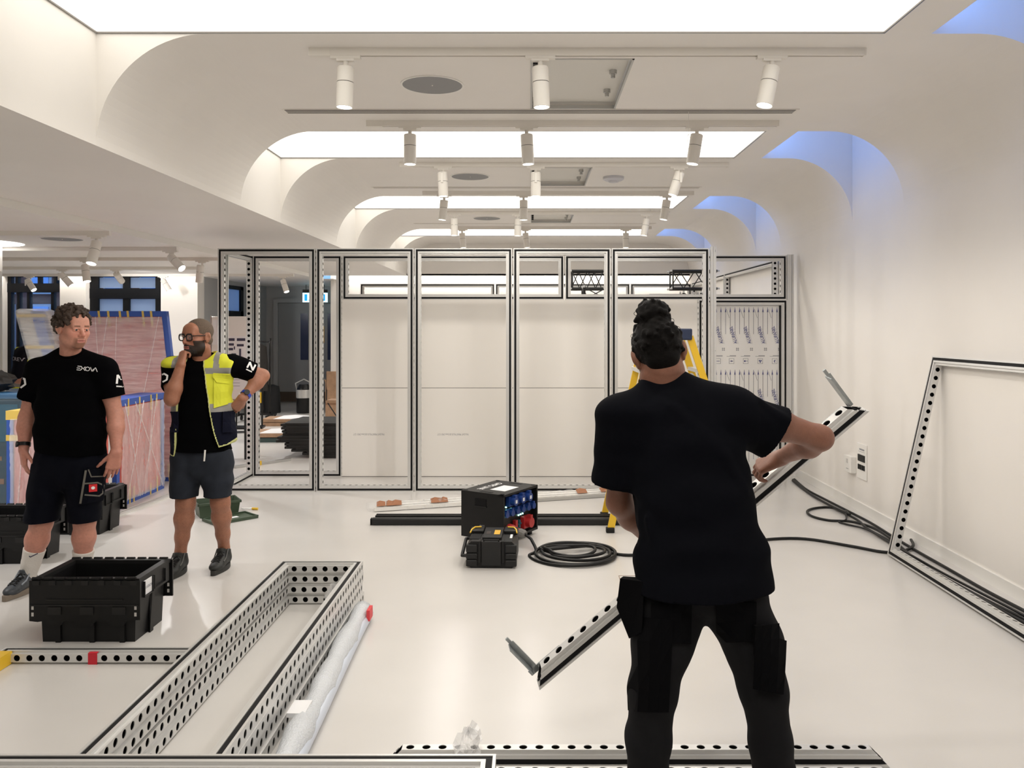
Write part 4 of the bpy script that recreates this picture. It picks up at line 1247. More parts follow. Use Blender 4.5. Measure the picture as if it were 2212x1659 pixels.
MB().tube([(0.0, 0.30, 0.13), (-0.035, 0.29, 0.13), (-0.035, 0.05, 0.085), (-0.035, 0.02, 0.082), (0.0, 0.015, 0.082)], 0.012, 8).build('carry_handle', M_SATIN, tc)
# ------------------------------------------------------------------ black extrusions and wrapped white profiles on the floor
for k, (y0, lab, r) in enumerate(((6.99, 'long black round bar lying on the floor in front of the frames', 0.030), (7.10, 'flat grooved black bar lying behind the round black bar', 0.0))):
    b = thing('black_bar', lab, 'bar', (-1.35 + 0.02 * k, y0, 0), group='black bars on the floor')
    if r:
        MB().rbox((0, -0.032, 0), (2.48, 0.032, 0.06), 0.016, seg=3).build('bar', M_SATIN, b)
        MB().box((-0.004, -0.03, 0.002), (0, 0.03, 0.056)).build('end_cap', M_BLACK, b)
    else:
        MB().box((0, -0.05, 0), (2.6, 0.05, 0.05)).build('bar', mat('graphite', (0.07, 0.07, 0.07), 0.35, metal=0.5), b)
        for q in range(3):
            MB().box((0, -0.045 + q * 0.032, 0.05), (2.6, -0.030 + q * 0.032, 0.062)).build('groove_rib', M_SATIN, b)
wp_a, wp_b = G(800, 1104), G(1345, 1068)
ang = math.atan2((wp_b - wp_a).y, (wp_b - wp_a).x)
Lw = (wp_b - wp_a).length
wp = thing('wrapped_bundle', 'bundle of white profiles wrapped in clear film on the floor', 'wrapped profiles', wp_a, ang)
for k in range(4):
    MB().box((0.03 + 0.03 * k, -0.06 + k * 0.055, 0.006), (Lw - 0.06 * k, -0.022 + k * 0.055, 0.04 + 0.004 * (k % 2))).build('white_profile', M_WHITE, wp)
MB().box((Lw * 0.52, -0.085, 0.004), (Lw + 0.5, -0.068, 0.03)).build('dark_edge', M_ALU2, wp)
f = MB()
pts, rs = [], []
rr = random.Random(11)
for i in range(60):
    u = i / 59
    pts.append((-0.02 + u * (Lw - 0.1), 0.03 + 0.01 * math.sin(u * 23), 0.025))
    rs.append(0.085 + rr.uniform(-0.014, 0.014))
f.tube(pts, rs, 12)
f.v = [(x, y, min(max(0.002, z * (0.62 + 0.1 * math.sin(x * 40 + y * 90))), 0.075)) for x, y, z in f.v]
f.build('clear_film', M_FILM_L, wp)
M_BTAPE = mat('brown_tape', (0.36, 0.15, 0.07), 0.5)
for u, w in ((0.02, 0.04), (0.055, 0.03), (0.075, 0.045), (0.22, 0.05), (0.26, 0.03), (0.80, 0.05), (0.90, 0.05), (0.95, 0.03)):
    x = u * Lw
    MB().add([(x, -0.05, 0.05), (x + w * 2, -0.06, 0.052), (x + w * 2.2, 0.02, 0.075), (x + 0.01, 0.04, 0.07), (x + w, 0.03, 0.085)], [(0, 1, 2, 4), (0, 4, 3)]).build('brown_tape', M_BTAPE, wp)
# ------------------------------------------------------------------ step ladder (behind the worker)
ld = thing('step_ladder', 'yellow step ladder with navy top behind the worker', 'ladder', (1.2, 7.0, 0))
def railbar(a, b_, w=0.055, t=0.03):
    a, b_ = Vector(a), Vector(b_)
    d = (b_ - a).normalized()
    Mx = Matrix((d, Vector((0, 1, 0)), d.cross(Vector((0, 1, 0))))).transposed().to_4x4()
    Mx.translation = a
    return MB().box((0, -t / 2, -w / 2), ((b_ - a).length, t / 2, w / 2), 0, Mx)
for yy in (-0.22, 0.22):
    sp = 1.35 if yy > 0 else 1.0
    railbar((-0.545, yy * 1.25, 0.03), (-0.21, yy, 1.60)).build('front_rail', M_YELLOW, ld)
    railbar((0.62, yy * 1.25, 0.03), (0.11, yy, 1.60)).build('rear_rail', M_YELLOW, ld)
    for x in (-0.55, 0.625):
        MB().rbox((x - 0.035, yy * 1.25 - 0.025, 0), (x + 0.035, yy * 1.25 + 0.025, 0.045), 0.008).build('rubber_foot', M_BLACK, ld)
    MB().box((-0.36, yy - 0.008, 0.72), (0.36, yy + 0.008, 0.75)).build('spreader', M_ALU2, ld)
for z in (0.35, 0.68, 1.0, 1.30):
    u = z / 1.6
    xf = -0.545 + 0.335 * u
    MB().box((xf - 0.04, -0.24, z), (xf + 0.06, 0.24, z + 0.03)).build('tread', M_ALU, ld)
    xr = 0.62 - 0.51 * u
    if z > 0.9:
        MB().box((xr - 0.03, -0.24, z), (xr + 0.03, 0.24, z + 0.03)).build('rear_brace', M_ALU, ld)
        MB().add([(xr - 0.10, -0.25, z), (xr - 0.08, -0.25, z), (xr + 0.02, -0.25, z - 0.12), (xr, -0.25, z - 0.12)], [(0, 1, 2, 3)]).build('gusset', M_ALU2, ld)
MB().rbox((-0.24, -0.26, 1.57), (0.125, 0.26, 1.665), 0.012).build('top_cap', mat('navy_plastic', (0.018, 0.03, 0.075), 0.5), ld)
# ------------------------------------------------------------------ black truss pieces behind the rear row
def truss(label, a, b_, w=0.24, r=0.018):
    a, b_ = Vector(a), Vector(b_)
    t = thing('truss_segment', label, 'truss', a, group='black truss pieces')
    d = (b_ - a)
    L = d.length
    d = d.normalized()
    s1 = Vector((0, 1, 0))
    s2 = d.cross(s1).normalized()
    cs = [s1 * (w / 2 * i) + s2 * (w / 2 * j) for i, j in ((-1, -1), (1, -1), (1, 1), (-1, 1))]
    for c in cs:
        MB().cyl(c, c + d * L, r, n=8).build('chord', M_BLACK2, t)
        MB().cyl(c - d * 0.03, c, r * 0.7, n=8).cyl(c + d * L, c + d * (L + 0.03), r * 0.7, n=8).build('coupler', M_ALU2, t)
    n = max(2, int(L / w))
    for q in range(4):
        c0, c1 = cs[q], cs[(q + 1) % 4]
        for k in range(n):
            p0, p1 = d * (L * k / n), d * (L * (k + 1) / n)
            mid = (p0 + p1) / 2
            MB().cyl(c0 + p0, c1 + mid, 0.007, n=5).cyl(c1 + mid, c0 + p1, 0.007, n=5).build('lacing', M_BLACK2, t)
        MB().cyl(c0 + d * 0.01, c1 + d * 0.01, 0.010, n=6).build('end_brace', M_BLACK2, t)
YT = 11.3
def tx(px, Y): return (px - VX) / FPX * Y
truss('upright black lattice truss behind the header frame, left pair', (tx(1243, YT), YT, 0.02), (tx(1243, YT), YT, 2.14))
truss('horizontal black lattice truss on the left upright truss', (tx(1234, YT), YT, 2.32), (tx(1302, YT), YT, 2.32))
truss('shorter upright black truss right of the left upright truss', (tx(1285, YT - .5), YT - 0.5, 0.02), (tx(1285, YT - .5), YT - 0.5, 2.19), 0.3)
truss('horizontal black lattice truss at the upper right behind the header', (tx(1449, YT), YT, 2.32), (tx(1545, YT), YT, 2.32))
truss('upright black lattice truss carrying the upper right truss', (tx(1492, YT), YT, 0.02), (tx(1492, YT), YT, 2.14))
truss('low black truss peeking over the header left of the upper right truss', (tx(1400, YT + 1), YT + 1, 2.02), (tx(1470, YT + 1), YT + 1, 2.02), 0.26)
truss('upright black truss under the low truss at the right', (tx(1420, YT + 1), YT + 1, 0.02), (tx(1420, YT + 1), YT + 1, 1.82), 0.26)
# ------------------------------------------------------------------ wrapped furniture in the aisle
def wrapped(label, loc, rz, W, D, H, lean=0.0, tapes=6, film=M_FILM, body=M_RED, tape=M_TAPE_B, cat='wrapped panel', seed=1, top_tape=True):
    """a film-wrapped slab with taped edges; local x along the face seen, y into it"""
    t = thing('wrapped_furniture', label, cat, loc, rz, 'film-wrapped furniture')
    rr = random.Random(seed)
    sh = Matrix.Identity(4)
    sh[0][2] = lean
    MB().rbox((0.01, 0.01, 0.03), (W - 0.01, D - 0.01, H - 0.01), 0.015, 0, sh).build('body', body, t)
    w = 0.055
    for (x0, x1) in ((0, w), (W - w, W)):
        MB().box((x0, -0.004, 0.0), (x1, 0.06, H), 0, sh).build('edge_tape', tape, t)
    if top_tape:
        MB().box((0, -0.006, H - w), (W, D * 0.6, H + 0.006), 0, sh).build('edge_tape', tape, t)
    MB().box((0, -0.006, 0.0), (W, D, w * 0.8), 0, sh).build('edge_tape', tape, t)
    for k in range(tapes):
        x = W * (0.08 + 0.84 * (k + rr.uniform(0.1, 0.9)) / tapes)
        zt = H - rr.uniform(0.10, 0.17)
        MB().box((x, -0.010, zt), (x + 0.022, -0.006, H + 0.008), 0, sh).build('yellow_tape', M_TAPE_Y, t)
        x = W * (0.08 + 0.84 * (k + rr.uniform(0.1, 0.9)) / tapes)
        MB().box((x, -0.010, 0.0), (x + 0.022, -0.006, rr.uniform(0.10, 0.2)), 0, sh).build('yellow_tape', M_TAPE_Y, t)
    f = MB()
    nx, nz = 26, 30
    vs, fs = [], []
    for i in range(nx + 1):
        for j in range(nz + 1):
            u, v = i / nx, j / nz
            bulge = 0.012 + 0.018 * abs(math.sin(u * 9 + v * 4 + seed)) * rr.random() + 0.02 * math.sin(math.pi * u) * (1 - v)
            vs.append((0.045 + u * (W - 0.09), -0.012 - bulge, 0.05 + v * (H - 0.11)))
    for i in range(nx):
        for j in range(nz):
            a = i * (nz + 1) + j
            fs.append((a, a + nz + 1, a + nz + 2, a + 1))
    f.add(vs, fs, 0, sh)
    f.build('stretch_film', film, t, smooth='all')
    for k in range(5):                                     # gathered film folds
        x0, x1 = rr.uniform(0.05, 0.95) * W, rr.uniform(0.05, 0.95) * W
        MB().tube([sh @ Vector((x0, -0.035, H * 0.97)), sh @ Vector(((x0 + x1) / 2, -0.045, H * 0.5)), sh @ Vector((x1, -0.035, H * 0.04))], 0.005, 5).build('film_fold', M_FILM, t)
    return t
# tall leaning slab against the windows
tall = wrapped('tall red panel wrapped in film with blue edges behind the two men', (-5.06, 8.95, 0), math.radians(1), 1.30, 0.10, 1.845, -0.11, 9, seed=3)
# its rounded left side cushion
cu = thing('wrapped_cushion', 'film-wrapped slab with blue tape leaning at the left of the tall red panel', 'wrapped panel', (-4.93, 8.62, 0), math.radians(3), 'film-wrapped furniture')
shc = Matrix.Identity(4); shc[0][2] = -0.265
MB().rbox((0.05, 0, 0), (0.30, 0.20, 1.84), 0.03, 0, shc).build('body', mat('wrapped_white', (0.62, 0.56, 0.50), 0.4, var=0.1), cu)
MB().box((0.20, -0.006, 0.2), (0.30, 0.1, 1.845), 0, shc).build('edge_tape', M_TAPE_B, cu)
for z in (0.9, 1.28, 1.45, 1.78):
    MB().box((0.05, -0.01, z), (0.34, -0.004, z + 0.035), 0, shc).build('yellow_tape', M_TAPE_Y, cu)
f = MB().rbox((0.03, -0.03, 0), (0.36, 0.22, 1.87), 0.05, 0, shc).build('stretch_film', M_FILM, cu, smooth='all')
# box whose long side faces the hall
wrapped('red cabinet wrapped in clear film between the two men', (-3.82, 7.60, 0), math.radians(90), 0.98, 0.42, 0.99, 0.0, 4, film=M_FILM_V, seed=5, cat='wrapped cabinet')
# near face of that box
wf = wrapped('red wrapped slab standing beside the cabinet behind the curly-haired man', (-4.50, 7.08, 0), 0.0, 0.74, 0.30, 0.95, 0.0, 2, film=M_FILM_V, seed=8, cat='wrapped cabinet', top_tape=False)
MB().box((-0.005, -0.008, 0.88), (0.30, 0.41, 0.958)).build('edge_tape', M_TAPE_Y, wf)
MB().box((0.0, -0.012, 0.70), (0.10, -0.006, 0.75)).build('yellow_tape', M_TAPE_Y, wf)
MB().box((0.735, -0.0, 0.0), (0.745, 0.36, 0.06)).build('edge_tape', M_TAPE_B, wf)
fo = thing('foam_wrap', 'white foam sheet rolled upright behind the curly-haired man\'s arm', 'foam sheet', (-3.86, 7.47, 0))
MB().tube([(0, 0, 0.0), (0.01, 0, 0.4), (0.0, 0.01, 0.75), (0.02, 0, 1.0)], [0.05, 0.055, 0.05, 0.045], 12).build('roll', mat('white_foam', (0.75, 0.74, 0.72), 0.6, bump=0.3, bscale=20), fo, smooth='all')
# paper sheet hanging on the red panel
pn = MB().add([(0, 0, 0), (0.15, 0, 0.03), (0.17, 0, 0.33), (-0.02, 0, 0.36)], [(0, 1, 2, 3)]).build('paper_note', mat('pinkish_paper', (0.72, 0.62, 0.60), 0.7), tall, loc=(1.24, -0.06, 0.72))
pn.modifiers.new('thick', 'SOLIDIFY').thickness = 0.002
# dark teal wrapped piece at the left edge
M_TEAL = mat('teal_wrap', (0.02, 0.055, 0.085), 0.3, var=0.4, vscale=4)
tl = thing('wrapped_cabinet', 'dark teal cabinet in clear film at the left edge of the picture', 'wrapped cabinet', (-5.75, 7.75, 0), 0, 'film-wrapped furniture')
MB().rbox((0, 0, 0), (0.98, 0.6, 1.00), 0.02).build('body', M_TEAL, tl)
MB().rbox((-0.02, -0.02, 1.0), (1.0, 0.62, 1.055), 0.015).build('top', mat('teal_blue', (0.01, 0.10, 0.24), 0.3), tl)
for x, z, w, h in ((0.60, 0.86, 0.05, 0.14), (0.45, 0.70, 0.35, 0.05), (0.50, 0.2, 0.3, 0.05), (0.45, 0.42, 0.33, 0.04)):
    MB().box((x, -0.006, z), (x + w, -0.001, z + h)).build('brown_tape', mat('tan_tape', (0.25, 0.13, 0.07), 0.5), tl)
MB().box((0.52, -0.012, 0.6), (0.93, -0.004, 0.95)).build('side_panel', mat('teal_light', (0.01, 0.09, 0.15), 0.35), tl)
MB().box((-0.02, -0.03, 0), (1.0, -0.028, 1.06)).build('stretch_film', film_mat('dark_film', (0.6, 0.75, 0.85), 0.05, 0.12), tl)
bg = crumple('black_bag', 'dark crumpled bag lying on the teal cabinet', (-5.15, 7.9, 1.155), (0.17, 0.2, 0.10), 9, m=mat('bag_dark', (0.02, 0.018, 0.016), 0.6), cat='bag', rough=0.25)
# floor channels lying before the wrapped pieces
for k, off in enumerate((0.0, 0.075)):
    a, b_ = G(212 + k * 16, 1128 - k * 3), G(400 + k * 10, 1058 - k * 2)
    an = math.atan2((b_ - a).y, (b_ - a).x)
    ch = thing('floor_channel', ('white flat channel strip lying on the floor beside the wrapped cabinet', 'second flat channel strip lying closer to the wrapped cabinet')[k], 'profile', a, an, 'floor channel strips')
    L = (b_ - a).length
    MB().box((0, -0.02, 0), (L, 0.02, 0.008)).build('base', M_WHITE, ch)
    for y in (-0.02, 0.012):
        MB().box((0, y, 0.008), (L, y + 0.008, 0.02)).build('flange', M_ALU, ch)
# ------------------------------------------------------------------ flip chart
fc = thing('flip_chart', 'whiteboard easel with printed sheets behind the man in the yellow vest', 'whiteboard', (-4.10, 10.6, 0), math.radians(-4))
MB().rbox((0, -0.015, 0.75), (0.50, 0.015, 1.815), 0.01).build('board', M_WHITE, fc)
MB().box((-0.005, -0.02, 0.74), (0.505, 0.02, 0.755)).box((-0.01, -0.02, 0.74), (0.0, 0.02, 1.82)).box((0.50, -0.02, 0.74), (0.51, 0.02, 1.82)).build('edge', M_ALU2, fc)
for x in (0.05, 0.45):
    MB().tube([(x, -0.02, 0.75), (x + (0.1 if x > .3 else -0.1), -0.25, 0.02)], 0.014, 8).tube([(x, 0.02, 0.75), (x, 0.3, 0.02)], 0.014, 8).build('leg', M_BLACK2, fc)
for (x, z, w, h, lines) in ((0.18, 1.20, 0.28, 0.36, 1), (0.18, 0.88, 0.28, 0.28, 2), (0.02, 1.45, 0.14, 0.32, 0)):
    sh_ = MB().box((x, -0.018, z), (x + w, -0.016, z + h)).build('sheet', M_PAPER, fc)
    if lines == 1:
        for (u, v, a, b_) in ((0.03, 0.30, 0.10, 0.035), (0.16, 0.30, 0.11, 0.035), (0.03, 0.24, 0.09, 0.03), (0.16, 0.23, 0.09, 0.03), (0.03, 0.18, 0.08, 0.03), (0.19, 0.10, 0.025, 0.10), (0.09, 0.12, 0.06, 0.02), (0.12, 0.19, 0.015, 0.04)):
            MB().box((x + u, -0.020, z + v), (x + u + a, -0.018, z + v + b_)).build('printed_block', M_INK, sh_)
    if lines == 2:
        for q in range(6):
            MB().box((x + 0.03, -0.020, z + 0.04 + q * 0.04), (x + 0.2, -0.018, z + 0.045 + q * 0.04)).build('printed_line', M_INKG, sh_)
# ------------------------------------------------------------------ back area: rack, bag, black mats, cardboard
rk = thing('clothes_rack', 'black wheeled clothes rack by the exit door', 'rack', (-5.17, 14.6, 0))
MB().tube(catmull([(0, 0, 0.1), (0, 0, 1.38), (0.03, 0, 1.42), (0.52, 0, 1.42), (0.55, 0, 1.38), (0.55, 0, 0.1)], 4), 0.016, 8).build('hoop', M_BLACK2, rk, smooth='all')
MB().box((-0.05, -0.25, 0.1), (0.0, 0.25, 0.13)).box((0.55, -0.25, 0.1), (0.60, 0.25, 0.13)).box((0, -0.02, 0.12), (0.6, 0.02, 0.15)).build('base', M_BLACK2, rk)
for x in (-0.03, 0.57):
    for y in (-0.23, 0.23):
        MB().cyl((x - 0.012, y, 0.045), (x + 0.012, y, 0.045), 0.045, n=12).box((x - 0.016, y - 0.012, 0.045), (x + 0.016, y + 0.012, 0.105)).build('caster', M_BLACK, rk)
def drape(name, label, loc, w, d, h, seed, m, cat):
    g = thing(name, label, cat, loc)
    mb = MB()
    rr = random.Random(seed)
    n = 16
    prof = [(0.25, h), (0.85, h * 0.93), (1.0, h * 0.6), (1.02, h * 0.3), (1.08, 0.0)]
    vs, fs = [], []
    for r_, z in prof:
        for i in range(n):
            a = 2 * math.pi * i / n
            k = 1 + 0.12 * math.sin(a * 5 + seed) + rr.uniform(-0.03, 0.03)
            vs.append((w / 2 * r_ * k * math.cos(a), d / 2 * r_ * k * math.sin(a), z))
    for k in range(len(prof) - 1):
        for i in range(n):
            fs.append((k * n + i, k * n + (i + 1) % n, (k + 1) * n + (i + 1) % n, (k + 1) * n + i))
    mb.add(vs, fs + [tuple(range(n - 1, -1, -1))])
    mb.build('cloth', m, g, smooth='all')
    return g
drape('hanging_coat', 'dark coat hanging on the clothes rack', (-4.82, 14.6, 0.55), 0.30, 0.22, 0.84, 2, mat('dark_coat', (0.035, 0.032, 0.03), 0.9), 'coat')
bp_ = drape('black_backpack', 'big black bag slumped under the clothes rack', (-5.1, 16.2, 0.0), 0.36, 0.34, 0.55, 4, mat('bag_black', (0.010, 0.010, 0.011), 0.8), 'bag')
MB().tube([(-0.1, -0.15, 0.5), (-0.13, -0.2, 0.3), (-0.08, -0.2, 0.08)], 0.014, 6).build('strap', M_BLACK, bp_)
tr_ = thing('hand_truck', 'dark folded hand truck behind the man in the yellow vest', 'trolley', (-4.75, 13.0, 0), 0.15)
MB().box((0, 0, 0.06), (0.5, 0.3, 0.09)).build('platform', M_BLACK2, tr_)
for x in (0.05, 0.45):
    MB().tube([(x, 0.28, 0.08), (x, 0.3, 0.75)], 0.014, 8).build('upright', M_BLACK2, tr_)
    MB().cyl((x - 0.02, 0.0, 0.06), (x + 0.02, 0.0, 0.06), 0.06, n=16).build('wheel', M_BLACK, tr_)
    MB().cyl((x - 0.022, 0.0, 0.06), (x + 0.022, 0.0, 0.06), 0.028, n=12).build('hub', M_ALU2, tr_)
MB().box((0.30, 0.27, 0.45), (0.44, 0.31, 0.62)).build('yellow_grip', M_YELLOW, tr_)
fe = thing('drink_urn', 'chrome and black canister standing before the exit door', 'canister', (-4.43, 16.1, 0))
MB().lathe([(0.13, 0.0), (0.14, 0.02), (0.14, 0.45), (0.12, 0.5), (0.09, 0.56)], 20).build('body', M_BLACK2, fe, smooth=True)
MB().lathe([(0.145, 0.30), (0.145, 0.46)], 20).build('chrome_band', M_ALU, fe, smooth=True)
MB().tube([(-0.13, 0, 0.45), (-0.16, 0, 0.58), (0, 0, 0.66), (0.12, 0, 0.6)], 0.015, 6).build('handle', M_ALU2, fe)
rr = random.Random(21)
yst = 10.55
labels_s = ['bottom', 'second', 'third', 'fourth', 'fifth', 'sixth', 'seventh', 'eighth', 'ninth', 'tenth', 'top']
M_MAT = mat('black_mat', (0.016, 0.016, 0.015), 0.75, bump=0.3, bscale=80)
for k in range(11):
    x0 = (602 - VX) / FPX * yst + (0.40 if k == 0 else 0.30 if k == 1 else 0.16 if k == 2 else 0.08 if k < 5 else rr.uniform(-0.03, 0.05))
    z0 = k * 0.0405
    mt = thing('black_mat', f'thick black sheet, {labels_s[k]} of the ragged stack behind the frames', 'mat', (x0, yst + rr.uniform(-0.03, 0.03), z0), rr.uniform(-0.03, 0.03), 'stacked black sheets')
    m = MB()
    poly = [(0, 0)]
    W, D = 1.05, 0.85
    for i in range(1, 6):
        poly.append((W * i / 6, rr.uniform(-0.012, 0.012)))
    poly += [(W, 0), (W, D), (0.03, D)]
    for i in range(5, 0, -1):
        poly.append((rr.uniform(-0.04, 0.03), D * i / 6))
    m.prism(poly, 0.0, 0.030)
    m.build('sheet', M_MAT, mt)
    m = MB().box((0.06, -0.004, 0.030), (W - 0.1, D - 0.05, 0.0402)).build('felt_layer', mat('dark_felt', (0.03, 0.03, 0.03), 0.9), mt)
# flat cardboard packs and papers
for k, (px, py, w, d, z, lab) in enumerate(((530, 956, 0.95, 0.55, 0.13, 'flat brown carton on a low pallet left of the black sheets'), (566, 921, 0.85, 0.5, 0.12, 'flat brown carton with white papers farther back'))):
    g0 = G(px, py)
    cb = thing('flat_carton', lab, 'cardboard', g0, 0.03, 'flat cartons')
    MB().box((0, 0, 0.0), (w, d, z * 0.5)).build('base', mat('green_grey', (0.05, 0.08, 0.075), 0.6) if k == 0 else M_CARD, cb)
    MB().box((-0.01, -0.01, z * 0.5 + 0.01), (w + 0.02, d, z)).build('carton', M_CARD, cb)
    pz = tag(MB().add([(0.18, 0.02, z + 0.002), (0.72, 0.03, z + 0.004), (0.80, 0.45, z + 0.006), (0.5, 0.25, z + 0.05), (0.25, 0.42, z + 0.02), (0.35, 0.12, z + 0.035)], [(0, 1, 5), (1, 3, 5), (1, 2, 3), (5, 3, 4), (0, 5, 4)]).build('paper_drawing', M_PAPER, None, loc=g0), ('crumpled white drawing on the carton left of the black sheets', 'white drawing spread on the farther carton')[k], 'paper', 'loose drawings')
    pz.modifiers.new('thick', 'SOLIDIFY').thickness = 0.002
for k, (px, py, w, h, dpt, lab) in enumerate(((648, 935, 0.42, 0.17, 0.3, 'low brown box on the floor behind the black sheets'), (703, 917, 0.20, 0.72, 0.25, 'tall brown carton seen through the second frame'))):
    g0 = G(px, py)
    cb = thing('carton', lab, 'cardboard box', g0, 0.02, 'brown cartons')
    MB().box((0, 0, 0), (w, dpt, h)).build('box', M_CARD, cb)
    MB().box((0, -0.002, h * 0.47), (w, 0, h * 0.53)).build('tape', mat('tan_tape'), cb)
    MB().add([(0, 0, h), (w, 0, h), (w, -0.10, h + 0.06), (0, -0.10, h + 0.06)], [(0, 1, 2, 3)]).build('flap', M_CARD, cb)
ch_ = thing('wire_stand', 'dark wire stand with brown cushion near the tall carton', 'stand', (-3.12, 12.6, 0))  # X-legged wire stand
for x in (0, 0.36):
    MB().tube([(x, 0, 0), (0.36 - x, 0, 0.55), (0.36 - x, 0.02, 1.0)], 0.010, 6).build('leg', M_BLACK2, ch_)
MB().box((0, -0.02, 0.52), (0.36, 0.3, 0.56)).build('seat', M_CARD, ch_)
MB().box((0, 0.0, 0.72), (0.36, 0.03, 1.0)).build('backrest', M_CARD, ch_)
# level with yellow grip on the floor seen past the side frame
lv = thing('spirit_level', 'aluminium level with yellow grip lying on the floor behind the side frame', 'tool', G(508, 1012), math.radians(48))
MB().box((0, 0, 0), (0.75, 0.05, 0.03)).build('body', M_ALU2, lv)
MB().box((0.22, -0.01, 0.0), (0.34, 0.06, 0.05)).build('grip', M_YELLOW, lv)
# ------------------------------------------------------------------ smooth solid modelling for people
class Field:
    def __init__(self, lo, hi, h):
        self.lo = np.array(lo, np.float32)
        self.h = h
        self.n = np.ceil((np.array(hi) - self.lo) / h).astype(int) + 1
        self.D = np.full(self.n, 0.2, np.float32)
    def _sub(self, lo, hi):
        i0 = np.clip(np.floor((np.array(lo) - self.lo) / self.h).astype(int), 0, self.n - 1)
        i1 = np.clip(np.ceil((np.array(hi) - self.lo) / self.h).astype(int) + 1, 1, self.n)
        if np.any(i1 <= i0):
            return None, None
        ax = [self.lo[k] + self.h * np.arange(i0[k], i1[k], dtype=np.float32) for k in range(3)]
        p = np.stack(np.meshgrid(*ax, indexing='ij'), -1)
        return (slice(i0[0], i1[0]), slice(i0[1], i1[1]), slice(i0[2], i1[2])), p
    def apply(self, fn, lo, hi, k=0.01, op='add'):
        m = k + 0.012
        s, p = self._sub(np.array(lo) - m, np.array(hi) + m)
        if s is None:
            return self
        d = fn(p).astype(np.float32)
        a = self.D[s]
        if op == 'add':
            if k > 0:
                w = np.maximum(k - np.abs(a - d), 0) / k
                self.D[s] = np.minimum(a, d) - w * w * k * 0.25
            else:
                self.D[s] = np.minimum(a, d)
        else:
            d = -d
            if k > 0:
                w = np.maximum(k - np.abs(a - d), 0) / k
                self.D[s] = np.maximum(a, d) + w * w * k * 0.25
            else:
                self.D[s] = np.maximum(a, d)
        return self
    def ell(self, c, r, R=None, k=0.01, op='add'):
        c, r = np.array(c, np.float32), np.array(r, np.float32)
        Rm = np.eye(3, dtype=np.float32) if R is None else np.array(R, np.float32)
        def fn(p):
            q = (p - c) @ Rm
            k0 = np.sqrt(((q / r) ** 2).sum(-1))
            k1 = np.sqrt(((q / (r * r)) ** 2).sum(-1)) + 1e-9
            return k0 * (k0 - 1) / k1
        e = float(max(r))
        return self.apply(fn, c - e, c + e, k, op)
    def cone(self, a, b, ra, rb, k=0.01, op='add'):
        a, b = np.array(a, np.float32), np.array(b, np.float32)
        ab = b - a
        L2 = float(ab @ ab) + 1e-12
        def fn(p):
            t = np.clip(((p - a) @ ab) / L2, 0, 1)
            q = p - a - t[..., None] * ab
            return np.sqrt((q * q).sum(-1)) - (ra + (rb - ra) * t)
        m = max(ra, rb)
        return self.apply(fn, np.minimum(a, b) - m, np.maximum(a, b) + m, k, op)
    def seg(self, a, b, ra, rb, side, k=0.02, flat=False, op='add', power=2.0):
        """elliptic tapered segment; ra, rb = (half width along side, half depth)"""
        a, b = np.array(a, np.float32), np.array(b, np.float32)
        ab = b - a
        L = float(np.sqrt(ab @ ab)) + 1e-9
        ax = ab / L
        s = np.array(side, np.float32)
        s = s - ax * (s @ ax)
        s /= np.sqrt(s @ s)
        d = np.cross(ax, s)
        ra, rb = np.array(ra, np.float32), np.array(rb, np.float32)
        def fn(p):
            q = p - a
            z = q @ ax
            t = np.clip(z / L, 0, 1)
            rx = ra[0] + (rb[0] - ra[0]) * t
            ry = ra[1] + (rb[1] - ra[1]) * t
            mn = np.minimum(rx, ry)
            x, y = np.abs(q @ s) / rx, np.abs(q @ d) / ry
            if flat:
                lat = ((x ** power + y ** power) ** (1 / power) - 1) * mn
                return np.maximum(lat, np.maximum(z - L, -z))
            o = np.maximum(np.maximum(z - L, -z), 0) / mn
            return ((x ** power + y ** power + o ** power) ** (1 / power) - 1) * mn
        m = float(max(ra.max(), rb.max()))
        return self.apply(fn, np.minimum(a, b) - m, np.maximum(a, b) + m, k, op)
    def plane(self, pt, n, k=0.0):
        """keep only the side the normal points away from"""
        n = np.array(n, np.float32)
        n /= np.sqrt(n @ n)
        pt = np.array(pt, np.float32)
        ax = [self.lo[q] + self.h * np.arange(self.n[q], dtype=np.float32) for q in range(3)]
        d = (ax[0][:, None, None] - pt[0]) * n[0] + (ax[1][None, :, None] - pt[1]) * n[1] + (ax[2][None, None, :] - pt[2]) * n[2]
        self.D = np.maximum(self.D, d)
        return self
    def wrinkle(self, amp, scale, seed=0, zs=1.0):
        rr = np.random.RandomState(seed)
        ax = [self.lo[q] + self.h * np.arange(self.n[q], dtype=np.float32) for q in range(3)]
        msk = np.abs(self.D) < amp * 3 + self.h * 2
        idx = np.argwhere(msk)
        p = self.lo + self.h * idx
        w = np.zeros(len(p))
        warp = np.zeros((len(p), 3))
        for k in range(3):
            v = rr.randn(3) * 6
            warp[:, k] = np.sin(p @ v + rr.rand() * 6) * 0.06
        p = p + warp
        for k in range(6):
            v = rr.randn(3)
            v[2] *= zs
            v /= np.linalg.norm(v)
            f = 2 * math.pi / (scale * rr.uniform(0.6, 1.6))
            w += np.sin(p @ v * f + rr.rand() * 6.28)
        self.D[msk] += (amp * w / 2.4).astype(np.float32)
        return self
